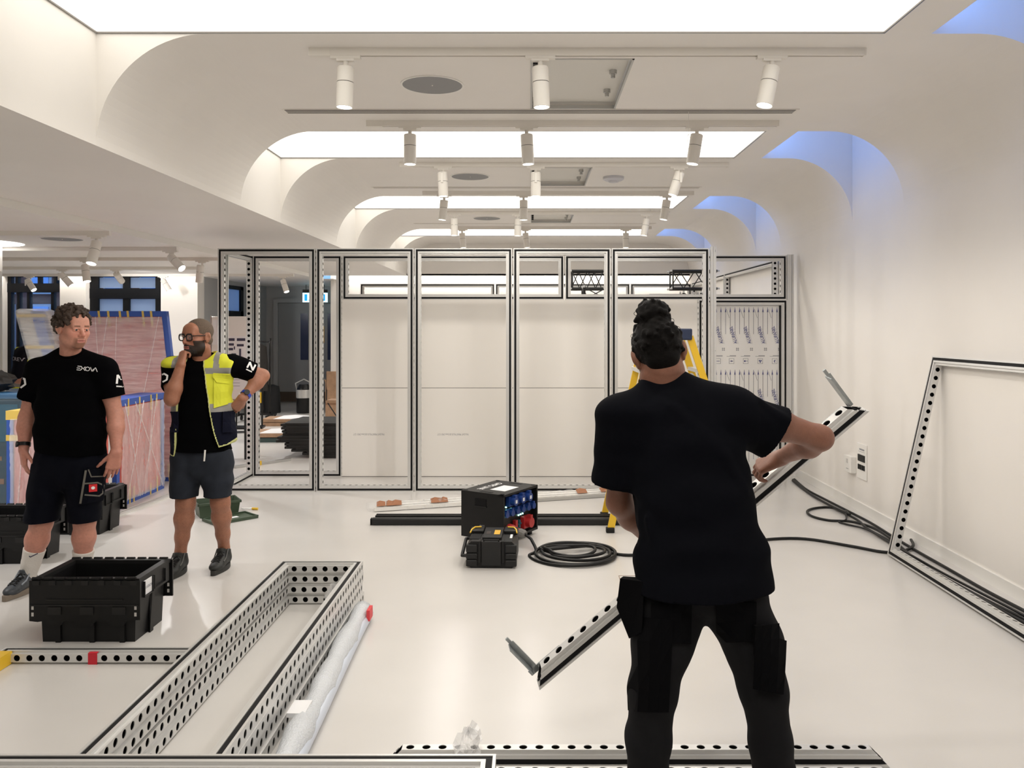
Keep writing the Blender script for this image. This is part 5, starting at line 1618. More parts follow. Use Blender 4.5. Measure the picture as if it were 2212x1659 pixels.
    def mesh(self):
        D, h = self.D, self.h
        D[0], D[-1] = np.maximum(D[0], 0.01), np.maximum(D[-1], 0.01)
        D[:, 0], D[:, -1] = np.maximum(D[:, 0], 0.01), np.maximum(D[:, -1], 0.01)
        D[:, :, 0], D[:, :, -1] = np.maximum(D[:, :, 0], 0.01), np.maximum(D[:, :, -1], 0.01)
        S = D < 0
        cnt = np.zeros(tuple(self.n - 1), np.uint8)
        for i in (0, 1):
            for j in (0, 1):
                for k in (0, 1):
                    cnt += S[i:S.shape[0] - 1 + i, j:S.shape[1] - 1 + j, k:S.shape[2] - 1 + k]
        act = np.argwhere((cnt > 0) & (cnt < 8))
        del cnt
        corners = np.array([(i, j, k) for i in (0, 1) for j in (0, 1) for k in (0, 1)])
        V = np.stack([D[act[:, 0] + c[0], act[:, 1] + c[1], act[:, 2] + c[2]] for c in corners], 1)
        pos = np.zeros((len(act), 3))
        num = np.zeros(len(act))
        for a in range(8):
            for b in range(a + 1, 8):
                if np.abs(corners[a] - corners[b]).sum() != 1:
                    continue
                va, vb = V[:, a], V[:, b]
                m = (va < 0) != (vb < 0)
                t = np.where(m, va / np.where(m, va - vb, 1), 0)
                pos += m[:, None] * (corners[a] + t[:, None] * (corners[b] - corners[a]))
                num += m
        verts = self.lo + h * (act + pos / num[:, None])
        idx = np.full(tuple(self.n - 1), -1, np.int32)
        idx[act[:, 0], act[:, 1], act[:, 2]] = np.arange(len(act))
        quads = []
        for ax in range(3):
            sl0 = [slice(None)] * 3
            sl1 = [slice(None)] * 3
            sl0[ax], sl1[ax] = slice(0, -1), slice(1, None)
            A, B = S[tuple(sl0)], S[tuple(sl1)]
            e = np.argwhere(A != B)
            u, v = (ax + 1) % 3, (ax + 2) % 3
            ok = (e[:, u] > 0) & (e[:, v] > 0) & (e[:, u] < self.n[u] - 1) & (e[:, v] < self.n[v] - 1)
            e = e[ok]
            neg = A[e[:, 0], e[:, 1], e[:, 2]]
            def cell(du, dv):
                c = e.copy()
                c[:, u] += du
                c[:, v] += dv
                return idx[c[:, 0], c[:, 1], c[:, 2]]
            q = np.stack([cell(-1, -1), cell(0, -1), cell(0, 0), cell(-1, 0)], 1)
            q[~neg] = q[~neg][:, ::-1]
            quads.append(q)
        q = np.concatenate(quads)
        return verts, q[(q >= 0).all(1)]

def np_mesh(name, verts, quads, mats, colors=None, smooth=True):
    me = bpy.data.meshes.new(name)
    nv, nf = len(verts), len(quads)
    me.vertices.add(nv)
    me.vertices.foreach_set('co', np.asarray(verts, np.float32).ravel())
    me.loops.add(nf * 4)
    me.loops.foreach_set('vertex_index', np.asarray(quads, np.int32).ravel())
    me.polygons.add(nf)
    me.polygons.foreach_set('loop_start', np.arange(0, nf * 4, 4, dtype=np.int32))
    me.polygons.foreach_set('loop_total', np.full(nf, 4, np.int32))
    me.update(calc_edges=True)
    if smooth:
        me.polygons.foreach_set('use_smooth', np.ones(nf, bool))
    for m in (mats if isinstance(mats, (list, tuple)) else [mats]):
        me.materials.append(m)
    if colors is not None:
        ca = me.color_attributes.new('Col', 'FLOAT_COLOR', 'POINT')
        c4 = np.ones((nv, 4), np.float32)
        c4[:, :3] = colors
        ca.data.foreach_set('color', c4.ravel())
    return me

def sub_mesh(verts, quads, mask):
    q = quads[mask]
    used = np.unique(q)
    mp = np.full(len(verts), -1, np.int64)
    mp[used] = np.arange(len(used))
    return verts[used], mp[q]

def join(parts):
    vs, qs, cs, o = [], [], [], 0
    for v, q, c in parts:
        vs.append(v)
        qs.append(q + o)
        cs.append(c)
        o += len(v)
    return np.concatenate(vs), np.concatenate(qs), np.concatenate(cs)

def basis(fwd, up=(0, 0, 1)):
    f = Vector(fwd).normalized()
    u = Vector(up)
    r = f.cross(u).normalized()
    u = r.cross(f).normalized()
    return np.array([r, f, u]).T            # columns: right, forward, up

M_SKIN = mat('skin', (0.6, 0.35, 0.27), 0.5, attr='Col', var=0.10, vscale=60, bump=0.12, bscale=260, sss=0.12)
M_EYE = mat('eye', (0.75, 0.72, 0.68), 0.2, attr='Col')

def head_mesh(C, fwd, up, skin, neck_to, sc=1.0, h=0.0026, beard=None, brow=(0.06, 0.035, 0.02), lips=(0.50, 0.18, 0.15), fat=1.0, goatee=False, neck_r=(0.056, 0.062)):
    """face, ears and neck; returns vertices, quads and colours (local axes: x right, y forward, z up)"""
    R = basis(fwd, up)
    C = np.array(C)
    L = lambda x, y, z: C + R @ (np.array((x, y, z)) * sc)
    nt = np.array(neck_to)
    lo = np.minimum(C - 0.17 * sc, nt - 0.09)
    hi = np.maximum(C + 0.17 * sc, nt + 0.09)
    F = Field(lo, hi, h)
    E = lambda c, r, k=0.012, op='add': F.ell(L(*c), np.array(r) * sc, R, k, op)
    K = lambda a, b, ra, rb, k=0.01, op='add': F.cone(L(*a), L(*b), ra * sc, rb * sc, k, op)
    E((0, -0.014, 0.030), (0.075, 0.096, 0.084))
    E((0, 0.026, -0.040), (0.063 * fat, 0.066, 0.078), 0.03)
    E((0, 0.030, -0.082), (0.054 * fat, 0.052, 0.036), 0.03)
    E((0, 0.072, -0.106), (0.024 * fat, 0.020, 0.017), 0.025)
    for s in (-1, 1):
        E((s * 0.044 * fat, 0.052, -0.030), (0.024, 0.026, 0.024), 0.025)
        E((s * 0.050 * fat, 0.005, -0.072), (0.018, 0.03, 0.022), 0.03)
    K((-0.040, 0.075, 0.014), (0.040, 0.075, 0.014), 0.014, 0.014, 0.015)
    E((0, 0.066, 0.045), (0.052, 0.022, 0.035), 0.03)
    for s in (-1, 1):
        E((s * 0.031, 0.098, -0.004), (0.019, 0.016, 0.011), 0.012, 'sub')
    K((0, 0.084, 0.006), (0, 0.108, -0.034), 0.0085, 0.0125, 0.012)
    for s in (-1, 1):
        E((s * 0.012, 0.096, -0.040), (0.0085, 0.011, 0.008), 0.008)
        E((s * 0.031, 0.0775, -0.0045), (0.0155, 0.0125, 0.0115), 0.004)
        K((s * 0.016, 0.0885, 0.0030), (s * 0.046, 0.082, 0.0020), 0.0048, 0.0044, 0.004)
        K((s * 0.018, 0.0875, -0.0120), (s * 0.045, 0.081, -0.0110), 0.0036, 0.0034, 0.005)
    E((0, 0.082, -0.070), (0.028, 0.016, 0.022), 0.02)
    K((-0.021, 0.090, -0.0665), (0.021, 0.090, -0.0665), 0.0048, 0.0048, 0.006)
    K((-0.018, 0.0895, -0.0775), (0.018, 0.0895, -0.0775), 0.0058, 0.0058, 0.006)
    E((0, 0.100, -0.0718), (0.024, 0.012, 0.0016), 0.003, 'sub')
    for s in (-1, 1):
        E((s * 0.077, -0.010, -0.012), (0.010, 0.021, 0.033), 0.008)
        E((s * 0.084, -0.018, -0.004), (0.011, 0.014, 0.027), 0.006)
        E((s * 0.092, -0.006, -0.008), (0.008, 0.010, 0.018), 0.006, 'sub')
    F.cone(L(0, -0.022, -0.062), nt, neck_r[0] * sc, neck_r[1] * sc, 0.03)
    v, q = F.mesh()
    l = (v - C) @ R / sc
    col = np.tile(np.array(skin), (len(v), 1))
    def blend(m, c):
        m = np.clip(m, 0, 1)[:, None]
        return col * (1 - m) + np.array(c) * m
    x, y, z = np.abs(l[:, 0]), l[:, 1], l[:, 2]
    red = np.exp(-((x - 0.04) ** 2 + (z + 0.03) ** 2) / 0.0009) * (y > 0.03) * 0.35 + np.exp(-(x ** 2 + (z + 0.037) ** 2) / 0.0003) * (y > 0.08) * 0.4
    col = blend(red, np.array(skin) * np.array((1.05, 0.72, 0.70)))
    col = blend(((x < 0.024) & (np.abs(z + 0.072) < 0.0095) & (y > 0.082)) * 0.85, lips)
    col = blend(((x > 0.013) & (x < 0.047) & (np.abs(z - 0.0175 + 0.16 * (x - 0.03) ** 2 * 40 * 0.1) < 0.0045) & (y > 0.055)) * 0.8, brow)
    if beard is not None:
        bc, amt = beard
        mz = (z < -0.052 - 0.25 * np.clip(x - 0.02, 0, 1)) | ((x > 0.048) & (z < -0.028))
        if goatee:
            mz = np.clip((0.044 - x) / 0.016, 0, 1) * np.clip((-0.050 - z) / 0.010, 0, 1) * np.clip((y - 0.045) / 0.02, 0, 1)
        m = mz * (y > (0.04 if goatee else 0.004)) * (z > -0.135) * ~((x < 0.0235) & (np.abs(z + 0.072) < 0.0105))
        col = blend(m * amt, bc)
    return v, q, col, L, R

def eyes(parent, L, R, look, iris, sc=1.0, org=(0, 0, 0)):
    org = np.array(org)
    for s in (-1, 1):
        mb = MB()
        c = L(s * 0.031, 0.0785, -0.0045) - org
        mb.ell((0, 0, 0), (0.0128 * sc,) * 3, 20)
        v = np.array(mb.v)
        lk = R @ np.array(look)
        lk = lk / np.linalg.norm(lk)
        d = v @ lk / (0.0128 * sc)
        col = np.tile((0.50, 0.44, 0.40), (len(v), 1))
        col[d > 0.84] = iris
        col[d > 0.955] = (0.01, 0.01, 0.01)
        mb.v = [tuple(p + c) for p in v]
        me = mb.mesh('eye', M_EYE, 'all')
        ca = me.color_attributes.new('Col', 'FLOAT_COLOR', 'POINT')
        c4 = np.ones((len(v), 4), np.float32)
        c4[:, :3] = col
        ca.data.foreach_set('color', c4.ravel())
        put('eye', me, parent)

def hand_into(F, wrist, fdir, dorsal, thumb_side, curl=(0.5, 0.6, 0.4), spread=0.05, sc=1.0, thumb=(0.5, 0.2), curls=None):
    """five fingers grown from a palm; thumb_side = +1/-1 along dorsal x fdir"""
    f = np.array(Vector(fdir).normalized())
    n = np.array(dorsal, float)
    n = n - f * (n @ f)
    n /= np.linalg.norm(n)
    t = np.cross(n, f) * thumb_side
    w = np.array(wrist, float)
    at = lambda a, b, c: w + (f * a + t * b + n * c) * sc
    kn = [(0.090, 0.030), (0.094, 0.010), (0.090, -0.010), (0.082, -0.028)]
    ln = [0.073, 0.081, 0.075, 0.058]
    rd = [0.0092, 0.0095, 0.009, 0.008]
    for (a, b) in kn:
        F.cone(at(0.0, b * 0.55, 0), at(a, b, 0.002), 0.019 * sc, 0.0125 * sc, 0.014)
    for i, ((a, b), l_, r_) in enumerate(zip(kn, ln, rd)):
        c = curl if curls is None else curls[i]
        p = at(a, b, 0.0)
        ang = 0.0
        d0 = f + t * spread * (1.5 - i)
        d0 /= np.linalg.norm(d0)
        for q, (fr, ca) in enumerate(zip((0.46, 0.30, 0.24), c)):
            ang += ca
            d = d0 * math.cos(ang) - n * math.sin(ang)
            p2 = p + d * l_ * fr * sc
            F.cone(p, p2, r_ * sc * (1 - 0.09 * q), r_ * sc * (1 - 0.09 * (q + 1)), 0.003)
            p = p2
    # thumb from the side of the palm
    p = at(0.022, 0.026, -0.006)
    a1, a2 = thumb
    d = f * math.cos(0.75) + t * math.sin(0.75) * math.cos(a1) - n * math.sin(0.75) * math.sin(a1)
    p2 = p + d * 0.042 * sc
    F.cone(p, p2, 0.0155 * sc, 0.0115 * sc, 0.010)
    d2 = d * math.cos(a2) + (f * 0.8 - n * 0.6 * math.sin(a1)) * math.sin(a2)
    d2 /= np.linalg.norm(d2)
    p3 = p2 + d2 * 0.032 * sc
    F.cone(p2, p3, 0.0105 * sc, 0.0095 * sc, 0.004)
    F.cone(p3, p3 + (d2 - n * 0.15) * 0.024 * sc, 0.0095 * sc, 0.0078 * sc, 0.004)

def curly(name, parent, C, R, sc, mats, spots_fn, n, r, seed, h=0.0032, base=None, org=(0, 0, 0), k=0.004):
    """hair as a cap overgrown with curls; spots_fn gives positions on the scalp in head axes"""
    rr = np.random.RandomState(seed)
    C = np.array(C)
    F = Field(C - 0.20 * sc, C + 0.20 * sc, h)
    if base:
        for c, rad in base:
            F.ell(C + R @ (np.array(c) * sc), np.array(rad) * sc, R, 0.01)
    for p, nn in spots_fn(rr, n):
        q = C + R @ (np.array(p) * sc)
        rad = rr.uniform(*r) * sc
        t = rr.randn(3)
        t /= np.linalg.norm(t)
        F.cone(q - t * rad * 0.9, q + t * rad * 0.9, rad * 0.62, rad * 0.5, k)
    v, qd = F.mesh()
    return put(name, np_mesh(name, v - np.array(org), qd, mats), parent)

def bvh_of(v, q):
    return BVHTree.FromPolygons([Vector(p) for p in v], [tuple(int(i) for i in f) for f in q])

def decal(name, parent, bvh, polys, origin, xax, yax, ray, m, org, off=0.0022, sub=3):
    """flat marking (polygons in metres) pressed onto a surface along a ray"""
    bm = bmesh.new()
    for poly in polys:
        vs = [bm.verts.new((a, b, 0)) for a, b in poly]
        bm.faces.new(vs)
    bmesh.ops.triangulate(bm, faces=bm.faces[:])
    bmesh.ops.subdivide_edges(bm, edges=bm.edges[:], cuts=sub, use_grid_fill=True)
    origin, xax, yax = Vector(origin), Vector(xax).normalized(), Vector(yax).normalized()
    if ray is None:
        ray = origin - Vector((0, 0, CH))
    ray = Vector(ray).normalized()
    bad = []
    for v in bm.verts:
        p = origin + xax * v.co.x + yax * v.co.y
        hit, nrm, i, d = bvh.ray_cast(p - ray * 0.4, ray)
        if hit is None or d > 0.75:
            bad.append(v)
            continue
        v.co = hit - ray * off - Vector(org)
    bmesh.ops.delete(bm, geom=bad, context='VERTS')
    me = bpy.data.meshes.new(name)
    bm.to_mesh(me)
    bm.free()
    me.materials.append(m)
    return put(name, me, parent)

def strip(pts, w):
    """a poly-line as stroke quads"""
    out = []
    for (x0, y0), (x1, y1) in zip(pts[:-1], pts[1:]):
        d = Vector((x1 - x0, y1 - y0))
        if d.length < 1e-6:
            continue
        d.normalize()
        n = Vector((-d.y, d.x)) * (w / 2)
        e = d * (w * 0.18)
        out.append([(x0 - e.x + n.x, y0 - e.y + n.y), (x0 - e.x - n.x, y0 - e.y - n.y), (x1 + e.x - n.x, y1 + e.y - n.y), (x1 + e.x + n.x, y1 + e.y + n.y)])
    return out
M_TSHIRT = mat('black_cotton', (0.0016, 0.0016, 0.0022), 0.95, spec=0.05, bump=0.06, bscale=500)
M_NAVYC = mat('navy_workwear', (0.0035, 0.004, 0.008), 0.9, spec=0.10, bump=0.08, bscale=400)
M_SLATE = mat('slate_cotton', (0.022, 0.026, 0.036), 0.9, spec=0.2, bump=0.10, bscale=300, var=0.15, vscale=14)
M_GREYCLOTH = mat('dark_grey_workwear', (0.011, 0.011, 0.0125), 0.9, spec=0.12, bump=0.1, bscale=300)
# ------------------------------------------------------------------ people
def to_np(v): return np.array(v, dtype=np.float32)
def shoe(parent, ankle, toe_dir, org, upper_m, sole_m, lace_m, L=0.29, accent=None):
    """trainer: foot axis on the floor under the ankle"""
    a = np.array(ankle, float)
    d = np.array((toe_dir[0], toe_dir[1], 0.0)); d /= np.linalg.norm(d)
    s = np.array((d[1], -d[0], 0.0))
    heel = np.array((a[0], a[1], 0.0)) - d * 0.075
    at = lambda u, v, z: heel + d * u + s * v + np.array((0, 0, z))
    F = Field(np.minimum(heel, heel + d * L) - 0.12, np.maximum(heel, heel + d * L) + np.array((0.12, 0.12, 0.22)), 0.004)
    R = np.array([s, d, (0, 0, 1)]).T
    F.ell(at(0.06, 0, 0.062), (0.039, 0.062, 0.050), R, 0.02)
    F.ell(at(0.15, 0, 0.055), (0.044, 0.085, 0.040), R, 0.03)
    F.ell(at(0.225, 0, 0.046), (0.046, 0.062, 0.030), R, 0.03)
    F.cone(at(0.072, 0, 0.07), at(0.078, 0, 0.112), 0.049, 0.047, 0.02)
    F.cone(at(0.120, 0, 0.095), at(0.122, 0, 0.140), 0.026, 0.021, 0.014)
    F.cone(at(0.13, 0, 0.07), at(0.18, 0, 0.06), 0.036, 0.032, 0.03)
    F.plane(at(0.075, 0, 0.128) , (-d[0] * 0.32, -d[1] * 0.32, 1))
    F.plane((0, 0, 0.024), (0, 0, -1))
    v, q = F.mesh()
    up = put('shoe', np_mesh('shoe', v - org, q, upper_m), parent)
    outline = []
    for k in range(28):
        t = 2 * math.pi * k / 28
        u = 0.5 - 0.5 * math.cos(t)
        w = 0.036 + 0.015 * math.sin(math.pi * min(1, u * 1.15)) + (0.004 if math.sin(t) > 0 else 0)
        w *= (math.sin(math.pi * (0.04 + 0.92 * u)) ** 0.35)
        outline.append(at(-0.008 + (L + 0.012) * u, w * (1 if math.sin(t) >= 0 else -1) * abs(math.sin(t)) ** 0.25, 0) - org)
    mb = MB()
    n = len(outline)
    zt = lambda p: 0.034 + 0.008 * 0
    vs = [(p[0], p[1], 0.002 - org[2]) for p in outline] + [(p[0], p[1], 0.034 - org[2]) for p in outline]
    mb.add(vs, [tuple(range(n - 1, -1, -1)), tuple(range(n, 2 * n))] + [(i, (i + 1) % n, n + (i + 1) % n, n + i) for i in range(n)])
    mb.build('sole', sole_m, up, smooth=True)
    lc = MB()
    b = bvh_of(v, q)
    def top(u, w):
        p = Vector(at(u, w, 0.3))
        hit = b.ray_cast(p, Vector((0, 0, -1)))[0]
        return (np.array(hit) if hit else at(u, w, 0.08)) + np.array((0, 0, 0.003)) - org
    for k in range(5):
        u = 0.135 + k * 0.020
        lc.tube([top(u, -0.024), top(u + 0.01, 0.0), top(u + 0.018, 0.024)], 0.0032, 5)
        lc.tube([top(u, 0.024), top(u + 0.01, 0.0), top(u + 0.018, -0.024)], 0.0032, 5)
    lc.build('laces', lace_m, up)
    if accent:
        for w in (-1, 1):
            MB().tube([top(0.10, w * 0.037), top(0.15, w * 0.040), top(0.20, w * 0.042)], 0.005, 5).build('side_stripe', accent, up)
    return up

def limb(F, pts, rs, k=0.03, side=(1, 0, 0)):
    for i in range(len(pts) - 1):
        ra = rs[i] if isinstance(rs[i], tuple) else (rs[i], rs[i])
        rb = rs[i + 1] if isinstance(rs[i + 1], tuple) else (rs[i + 1], rs[i + 1])
        F.seg(to_np(pts[i]), to_np(pts[i + 1]), ra, rb, side, k)

def bounds(pts, m):
    a = np.array([np.array(p) for p in pts])
    return a.min(0) - m, a.max(0) + m

def lerp(a, b, t):
    return Vector(a) * (1 - t) + Vector(b) * t

def watch(parent, wrist, elbow, face_dir, org, strap_m, face_m, r=0.034):
    w, e = Vector(wrist), Vector(elbow)
    ax = (e - w).normalized()
    c = w + ax * 0.035
    mb = MB()
    f = Vector(face_dir); f = (f - ax * f.dot(ax)).normalized()
    s = ax.cross(f)
    pts = [c + (f * math.cos(a) + s * math.sin(a)) * r for a in [2 * math.pi * k / 24 for k in range(24)]]
    vs, fs = [], []
    for p in pts:
        n = (p - c).normalized()
        vs += [p - ax * 0.011 - Vector(org), p + ax * 0.011 - Vector(org), p + ax * 0.011 + n * 0.004 - Vector(org), p - ax * 0.011 + n * 0.004 - Vector(org)]
    k = len(pts)
    for i in range(k):
        j = (i + 1) % k
        for q in range(4):
            fs.append((i * 4 + q, i * 4 + (q + 1) % 4, j * 4 + (q + 1) % 4, j * 4 + q))
    mb.add(vs, fs)
    o = mb.build('wristwatch', strap_m, parent)
    cc = c + f * (r + 0.003) - Vector(org)
    MB().cyl(cc, cc + f * 0.009, 0.019, n=20).build('watch_case', face_m, o, smooth=True)

def exova(bvh, parent, origin, xax, yax, ray, org, w=0.124):
    S = w / 5.2
    st = 0.0043
    L = []
    def add(pts): L.extend(strip([(x * S, y * S) for x, y in pts], st))
    x = 0.0
    add([(x + 0.12, 0.5), (x + 0.95, 0.5)]); add([(x, 0.0), (x + 0.75, 0.0)]); add([(x, -0.5), (x + 0.85, -0.5)])
    x = 1.05
    add([(x - 0.1, 0.5), (x + 0.25, 0.05), (x - 0.15, -0.5)]); add([(x + 0.85, 0.5), (x + 0.5, 0.0), (x + 0.9, -0.5)])
    x = 2.5
    add([(x + 0.5 * math.cos(a), 0.5 * math.sin(a)) for a in [2 * math.pi * k / 10 for k in range(11)]])
    x = 3.15
    add([(x, 0.5), (x + 0.42, -0.5), (x + 0.75, 0.1)])
    x = 4.0
    add([(x - 0.05, 0.0), (x + 0.3, 0.5)]); add([(x + 0.35, 0.5), (x + 0.85, -0.5)]); add([(x - 0.2, -0.5), (x + 0.12, 0.05)])
    for k, p in enumerate([L]):
        decal('chest_logo', parent, bvh, [[(a - w / 2, b) for a, b in poly] for poly in p], origin, xax, yax, ray, M_WPRINT, org, sub=2)

def hexlogo(bvh, parent, origin, xax, yax, ray, org, r=0.034):
    pts = [(r * math.cos(a), r * 1.05 * math.sin(a)) for a in [math.pi / 6 + math.pi / 3 * k for k in range(7)]]
    decal('sleeve_logo', parent, bvh, strip(pts[4:] + pts[1:4], 0.011), origin, xax, yax, ray, M_WPRINT, org)

def nlogo(bvh, parent, origin, xax, yax, ray, org, r=0.03):
    polys = strip([(-r, -r), (-r, r)], 0.012) + strip([(-r, r), (r, -r)], 0.012) + strip([(r, -r), (r, r)], 0.012) + strip([(-r, -r * 1.7), (r, -r * 1.7)], 0.008)
    decal('sleeve_logo', parent, bvh, polys, origin, xax, yax, ray, M_WPRINT, org)

# ================================================================== curly-haired man on the left
def man_one():
    Y0 = 5.25
    J = lambda px, py, dy=0.0: P(px, py, Y0 + dy)
    root = thing('person', 'curly-haired man in black t-shirt and dark cargo shorts looking aside', 'person', (J(125, 1262).x, Y0, 0))
    org = np.array(root.location)
    skin = (0.60, 0.285, 0.205)
    shR, elR, wrR = J(84, 802, 0.0), J(58, 903, 0.02), J(51, 972, -0.05)
    shL, elL, wrL = J(227, 800, 0.0), J(250, 900, 0.02), J(251, 978, -0.05)
    hipR, knR, anR = J(116, 1000), J(90, 1128, -0.03), J(60, 1243, 0.0)
    hipL, knL, anL = J(188, 1000), J(183, 1124, 0.0), J(178, 1238, 0.06)
    neck = J(152, 772, 0.02)
    pts = [shR, elR, wrR, shL, elL, wrL, hipR, knR, anR, hipL, knL, anL, neck]
    lo, hi = bounds(pts, 0.16)
    lo[2] = 0.02
    F = Field(lo, hi, 0.0042)
    F.seg(to_np(J(152, 1000)), to_np(J(152, 900)), (0.165, 0.11), (0.165, 0.11), (1, 0, 0))
    F.seg(to_np(J(152, 900)), to_np(J(152, 810)), (0.165, 0.11), (0.17, 0.095), (1, 0, 0))
    F.cone(to_np(J(152, 810)), to_np(neck), 0.09, 0.055, 0.04)
    for sh, el, wr, hp, kn, an in ((shR, elR, wrR, hipR, knR, anR), (shL, elL, wrL, hipL, knL, anL)):
        F.cone(to_np(J(152, 805)), to_np(sh), 0.07, 0.052, 0.03)
        limb(F, [sh, lerp(sh, el, 0.5), el, lerp(el, wr, 0.3), wr], [0.055, 0.053, 0.045, 0.047, (0.030, 0.024)], 0.03)
        limb(F, [hp, lerp(hp, kn, 0.5), kn, lerp(kn, an, 0.32), lerp(kn, an, 0.7), an], [0.088, 0.08, 0.062, 0.066, 0.048, 0.042], 0.03)
        F.cone(to_np(an), to_np(an) + np.array((0, -0.02, -0.04)), 0.036, 0.03, 0.02)
    f1 = Vector((0.12, -0.10, -1)); f2 = Vector((-0.16, -0.12, -1))
    hand_into(F, wrR, f1, (-0.75, -0.65, 0), 1, (0.30, 0.35, 0.25), 0.03, 1.05, (0.5, 0.3))
    hand_into(F, wrL, f2, (0.55, -0.83, 0), -1, (0.30, 0.40, 0.3), 0.03, 1.05, (0.5, 0.3))
    v, q = F.mesh()
    col = np.tile(skin, (len(v), 1))
    red = np.clip(0.3 + 0.2 * np.sin(v[:, 2] * 9), 0, 0.5)[:, None]
    col = col * (1 - red) + np.array((0.56, 0.22, 0.165)) * red
    hc = J(158, 707, -0.06)
    hv, hq, hcol, L, R = head_mesh(hc, (0.86, -0.50, -0.12), (0.03, 0, 1), skin, J(153, 775, 0.0), 1.04, beard=((0.17, 0.07, 0.035), 0.7), brow=(0.14, 0.07, 0.04), fat=1.04, goatee=True)
    bv, bq, bc = join([(v, q, col), (hv, hq, hcol)])
    body = put('body', np_mesh('body', bv - org, bq, M_SKIN, bc), root)
    eyes(root, L, R, (0.05, 1, -0.10), (0.045, 0.055, 0.06), 1.04, org)
    def spots_(rr, n):
        out = []
        while len(out) < n:
            d = rr.randn(3); d /= np.linalg.norm(d)
            p = np.array((0, -0.016, 0.030)) + d * np.array((0.080, 0.102, 0.092)) * rr.uniform(0.97, 1.12)
            if p[2] < -0.05 or (p[1] > 0.055 and p[2] < 0.075) or (p[1] > 0.02 and p[2] < 0.03) or (p[1] > -0.03 and p[2] < 0.0) or (p[2] < -0.02 and p[1] > -0.05):
                continue
            out.append((p, d))
        return out
    curly('hair', root, hc, R, 1.04, mat('brown_hair', (0.045, 0.024, 0.014), 0.6, var=0.4, vscale=120, bump=0.4, bscale=250), spots_, 520, (0.010, 0.019), 3, base=[((0, -0.022, 0.045), (0.080, 0.096, 0.082))], org=org)
    # t-shirt
    lo, hi = bounds([shR, shL, J(152, 990), J(152, 752), J(30, 860), J(275, 860)], 0.20)
    F = Field(lo, hi, 0.0055)
    sec = [(152, 800, 0.165, 0.105), (152, 835, 0.195, 0.125), (151, 885, 0.203, 0.145), (152, 935, 0.212, 0.165), (154, 980, 0.214, 0.150)]
    for (a, b) in zip(sec[:-1], sec[1:]):
        F.seg(to_np(J(a[0], a[1], -0.01)), to_np(J(b[0], b[1], -0.01)), a[2:], b[2:], (1, 0, 0), 0.03)
    F.seg(to_np(J(90, 796)), to_np(J(218, 793)), (0.062, 0.085), (0.062, 0.085), (0, 0, 1), 0.05)
    F.cone(to_np(J(110, 782)), to_np(J(140, 766, 0.02)), 0.05, 0.055, 0.04)
    F.cone(to_np(J(198, 780)), to_np(J(166, 766, 0.02)), 0.05, 0.055, 0.04)
    for sh, el, t in ((shR, elR, 0.62), (shL, elL, 0.60)):
        e = lerp(sh, el, t) + (Vector((-0.01, 0, 0)) if sh is shR else Vector((0.012, 0, 0)))
        F.seg(to_np(sh), to_np(e), (0.082, 0.085), (0.070, 0.080), (1, 0, 0), 0.04, flat=False)
    F.wrinkle(0.0026, 0.15, 4, 1.5)
    for sh, el, t in ((shR, elR, 0.60), (shL, elL, 0.58)):
        e = lerp(sh, el, t)
        d = (Vector(el) - Vector(sh)).normalized()
        s_, p_ = F._sub(np.array(e) - 0.13, np.array(e) + 0.13)
        pl = ((p_ - to_np(e)) @ to_np(d))
        out_ = np.abs(p_[..., 0] - J(152, 850).x) > 0.214
        F.D[s_] = np.where((pl > -0.02) & out_, np.maximum(F.D[s_], pl), F.D[s_])
    F.plane(J(152, 980), (0, 0, -1))
    F.plane(J(152, 976), (-0.10, 0, -1))
    F.cone(to_np(J(154, 762, -0.03)), to_np(J(156, 735, -0.04)), 0.062, 0.085, 0.006, 'sub')
    sv, sq = F.mesh()
    shirt = put('t_shirt', np_mesh('t_shirt', sv - org, sq, M_TSHIRT), root)
    b = bvh_of(sv, sq)
    exova(b, shirt, J(190, 797, -0.12), (1, 0.35, -0.13), (0.13, 0, 1), None, org)
    hexlogo(b, shirt, J(43, 826, -0.05), (0.90, 0.3, 0.15), (-0.15, 0, 1), None, org, 0.032)
    nlogo(b, shirt, J(263, 820, -0.02), (1.0, 0.3, -0.1), (0.1, 0, 1), None, org, 0.026)
    # collar
    cm = MB()
    ring = []
    for k in range(32):
        a = 2 * math.pi * k / 32
        ring.append(J(154, 766, -0.02) + Vector((0.064 * math.cos(a), 0.062 * math.sin(a) + 0.005, 0.012 + 0.030 * math.sin(a))) - Vector(org))
    cm.tube(ring, 0.008, 8, closed=True).build('collar', M_TSHIRT, shirt, smooth='all')
    # shorts
    lo, hi = bounds([J(152, 950), J(60, 1130), J(240, 1130)], 0.18)
    F = Field(lo, hi, 0.0055)
    F.seg(to_np(J(153, 965)), to_np(J(152, 1015)), (0.205, 0.140), (0.212, 0.145), (1, 0, 0), 0.03)
    for hp, kn, hem, w in ((hipR, knR, J(88, 1128, -0.03), 0.094), (hipL, knL, J(181, 1126, 0.0), 0.088)):
        F.seg(to_np(hp), to_np(lerp(hp, hem, 0.5)), (0.115, 0.130), (0.105, 0.122), (1, 0, 0), 0.03)
        F.seg(to_np(lerp(hp, hem, 0.5)), to_np(hem), (0.105, 0.122), (w, 0.112), (1, 0, 0), 0.02)
    F.wrinkle(0.0028, 0.13, 8, 1.2)
    F.plane(J(88, 1122), (-0.02, 0, -1))
    for kn, hem in ((knR, J(88, 1128, -0.03)), (knL, J(181, 1126, 0.0))):
        F.seg(to_np(Vector(hem) + Vector((0, 0, 0.03))), to_np(Vector(hem) - Vector((0, 0, 0.06))), (0.080, 0.095), (0.084, 0.10), (1, 0, 0), 0.004, op='sub')
    v2, q2 = F.mesh()
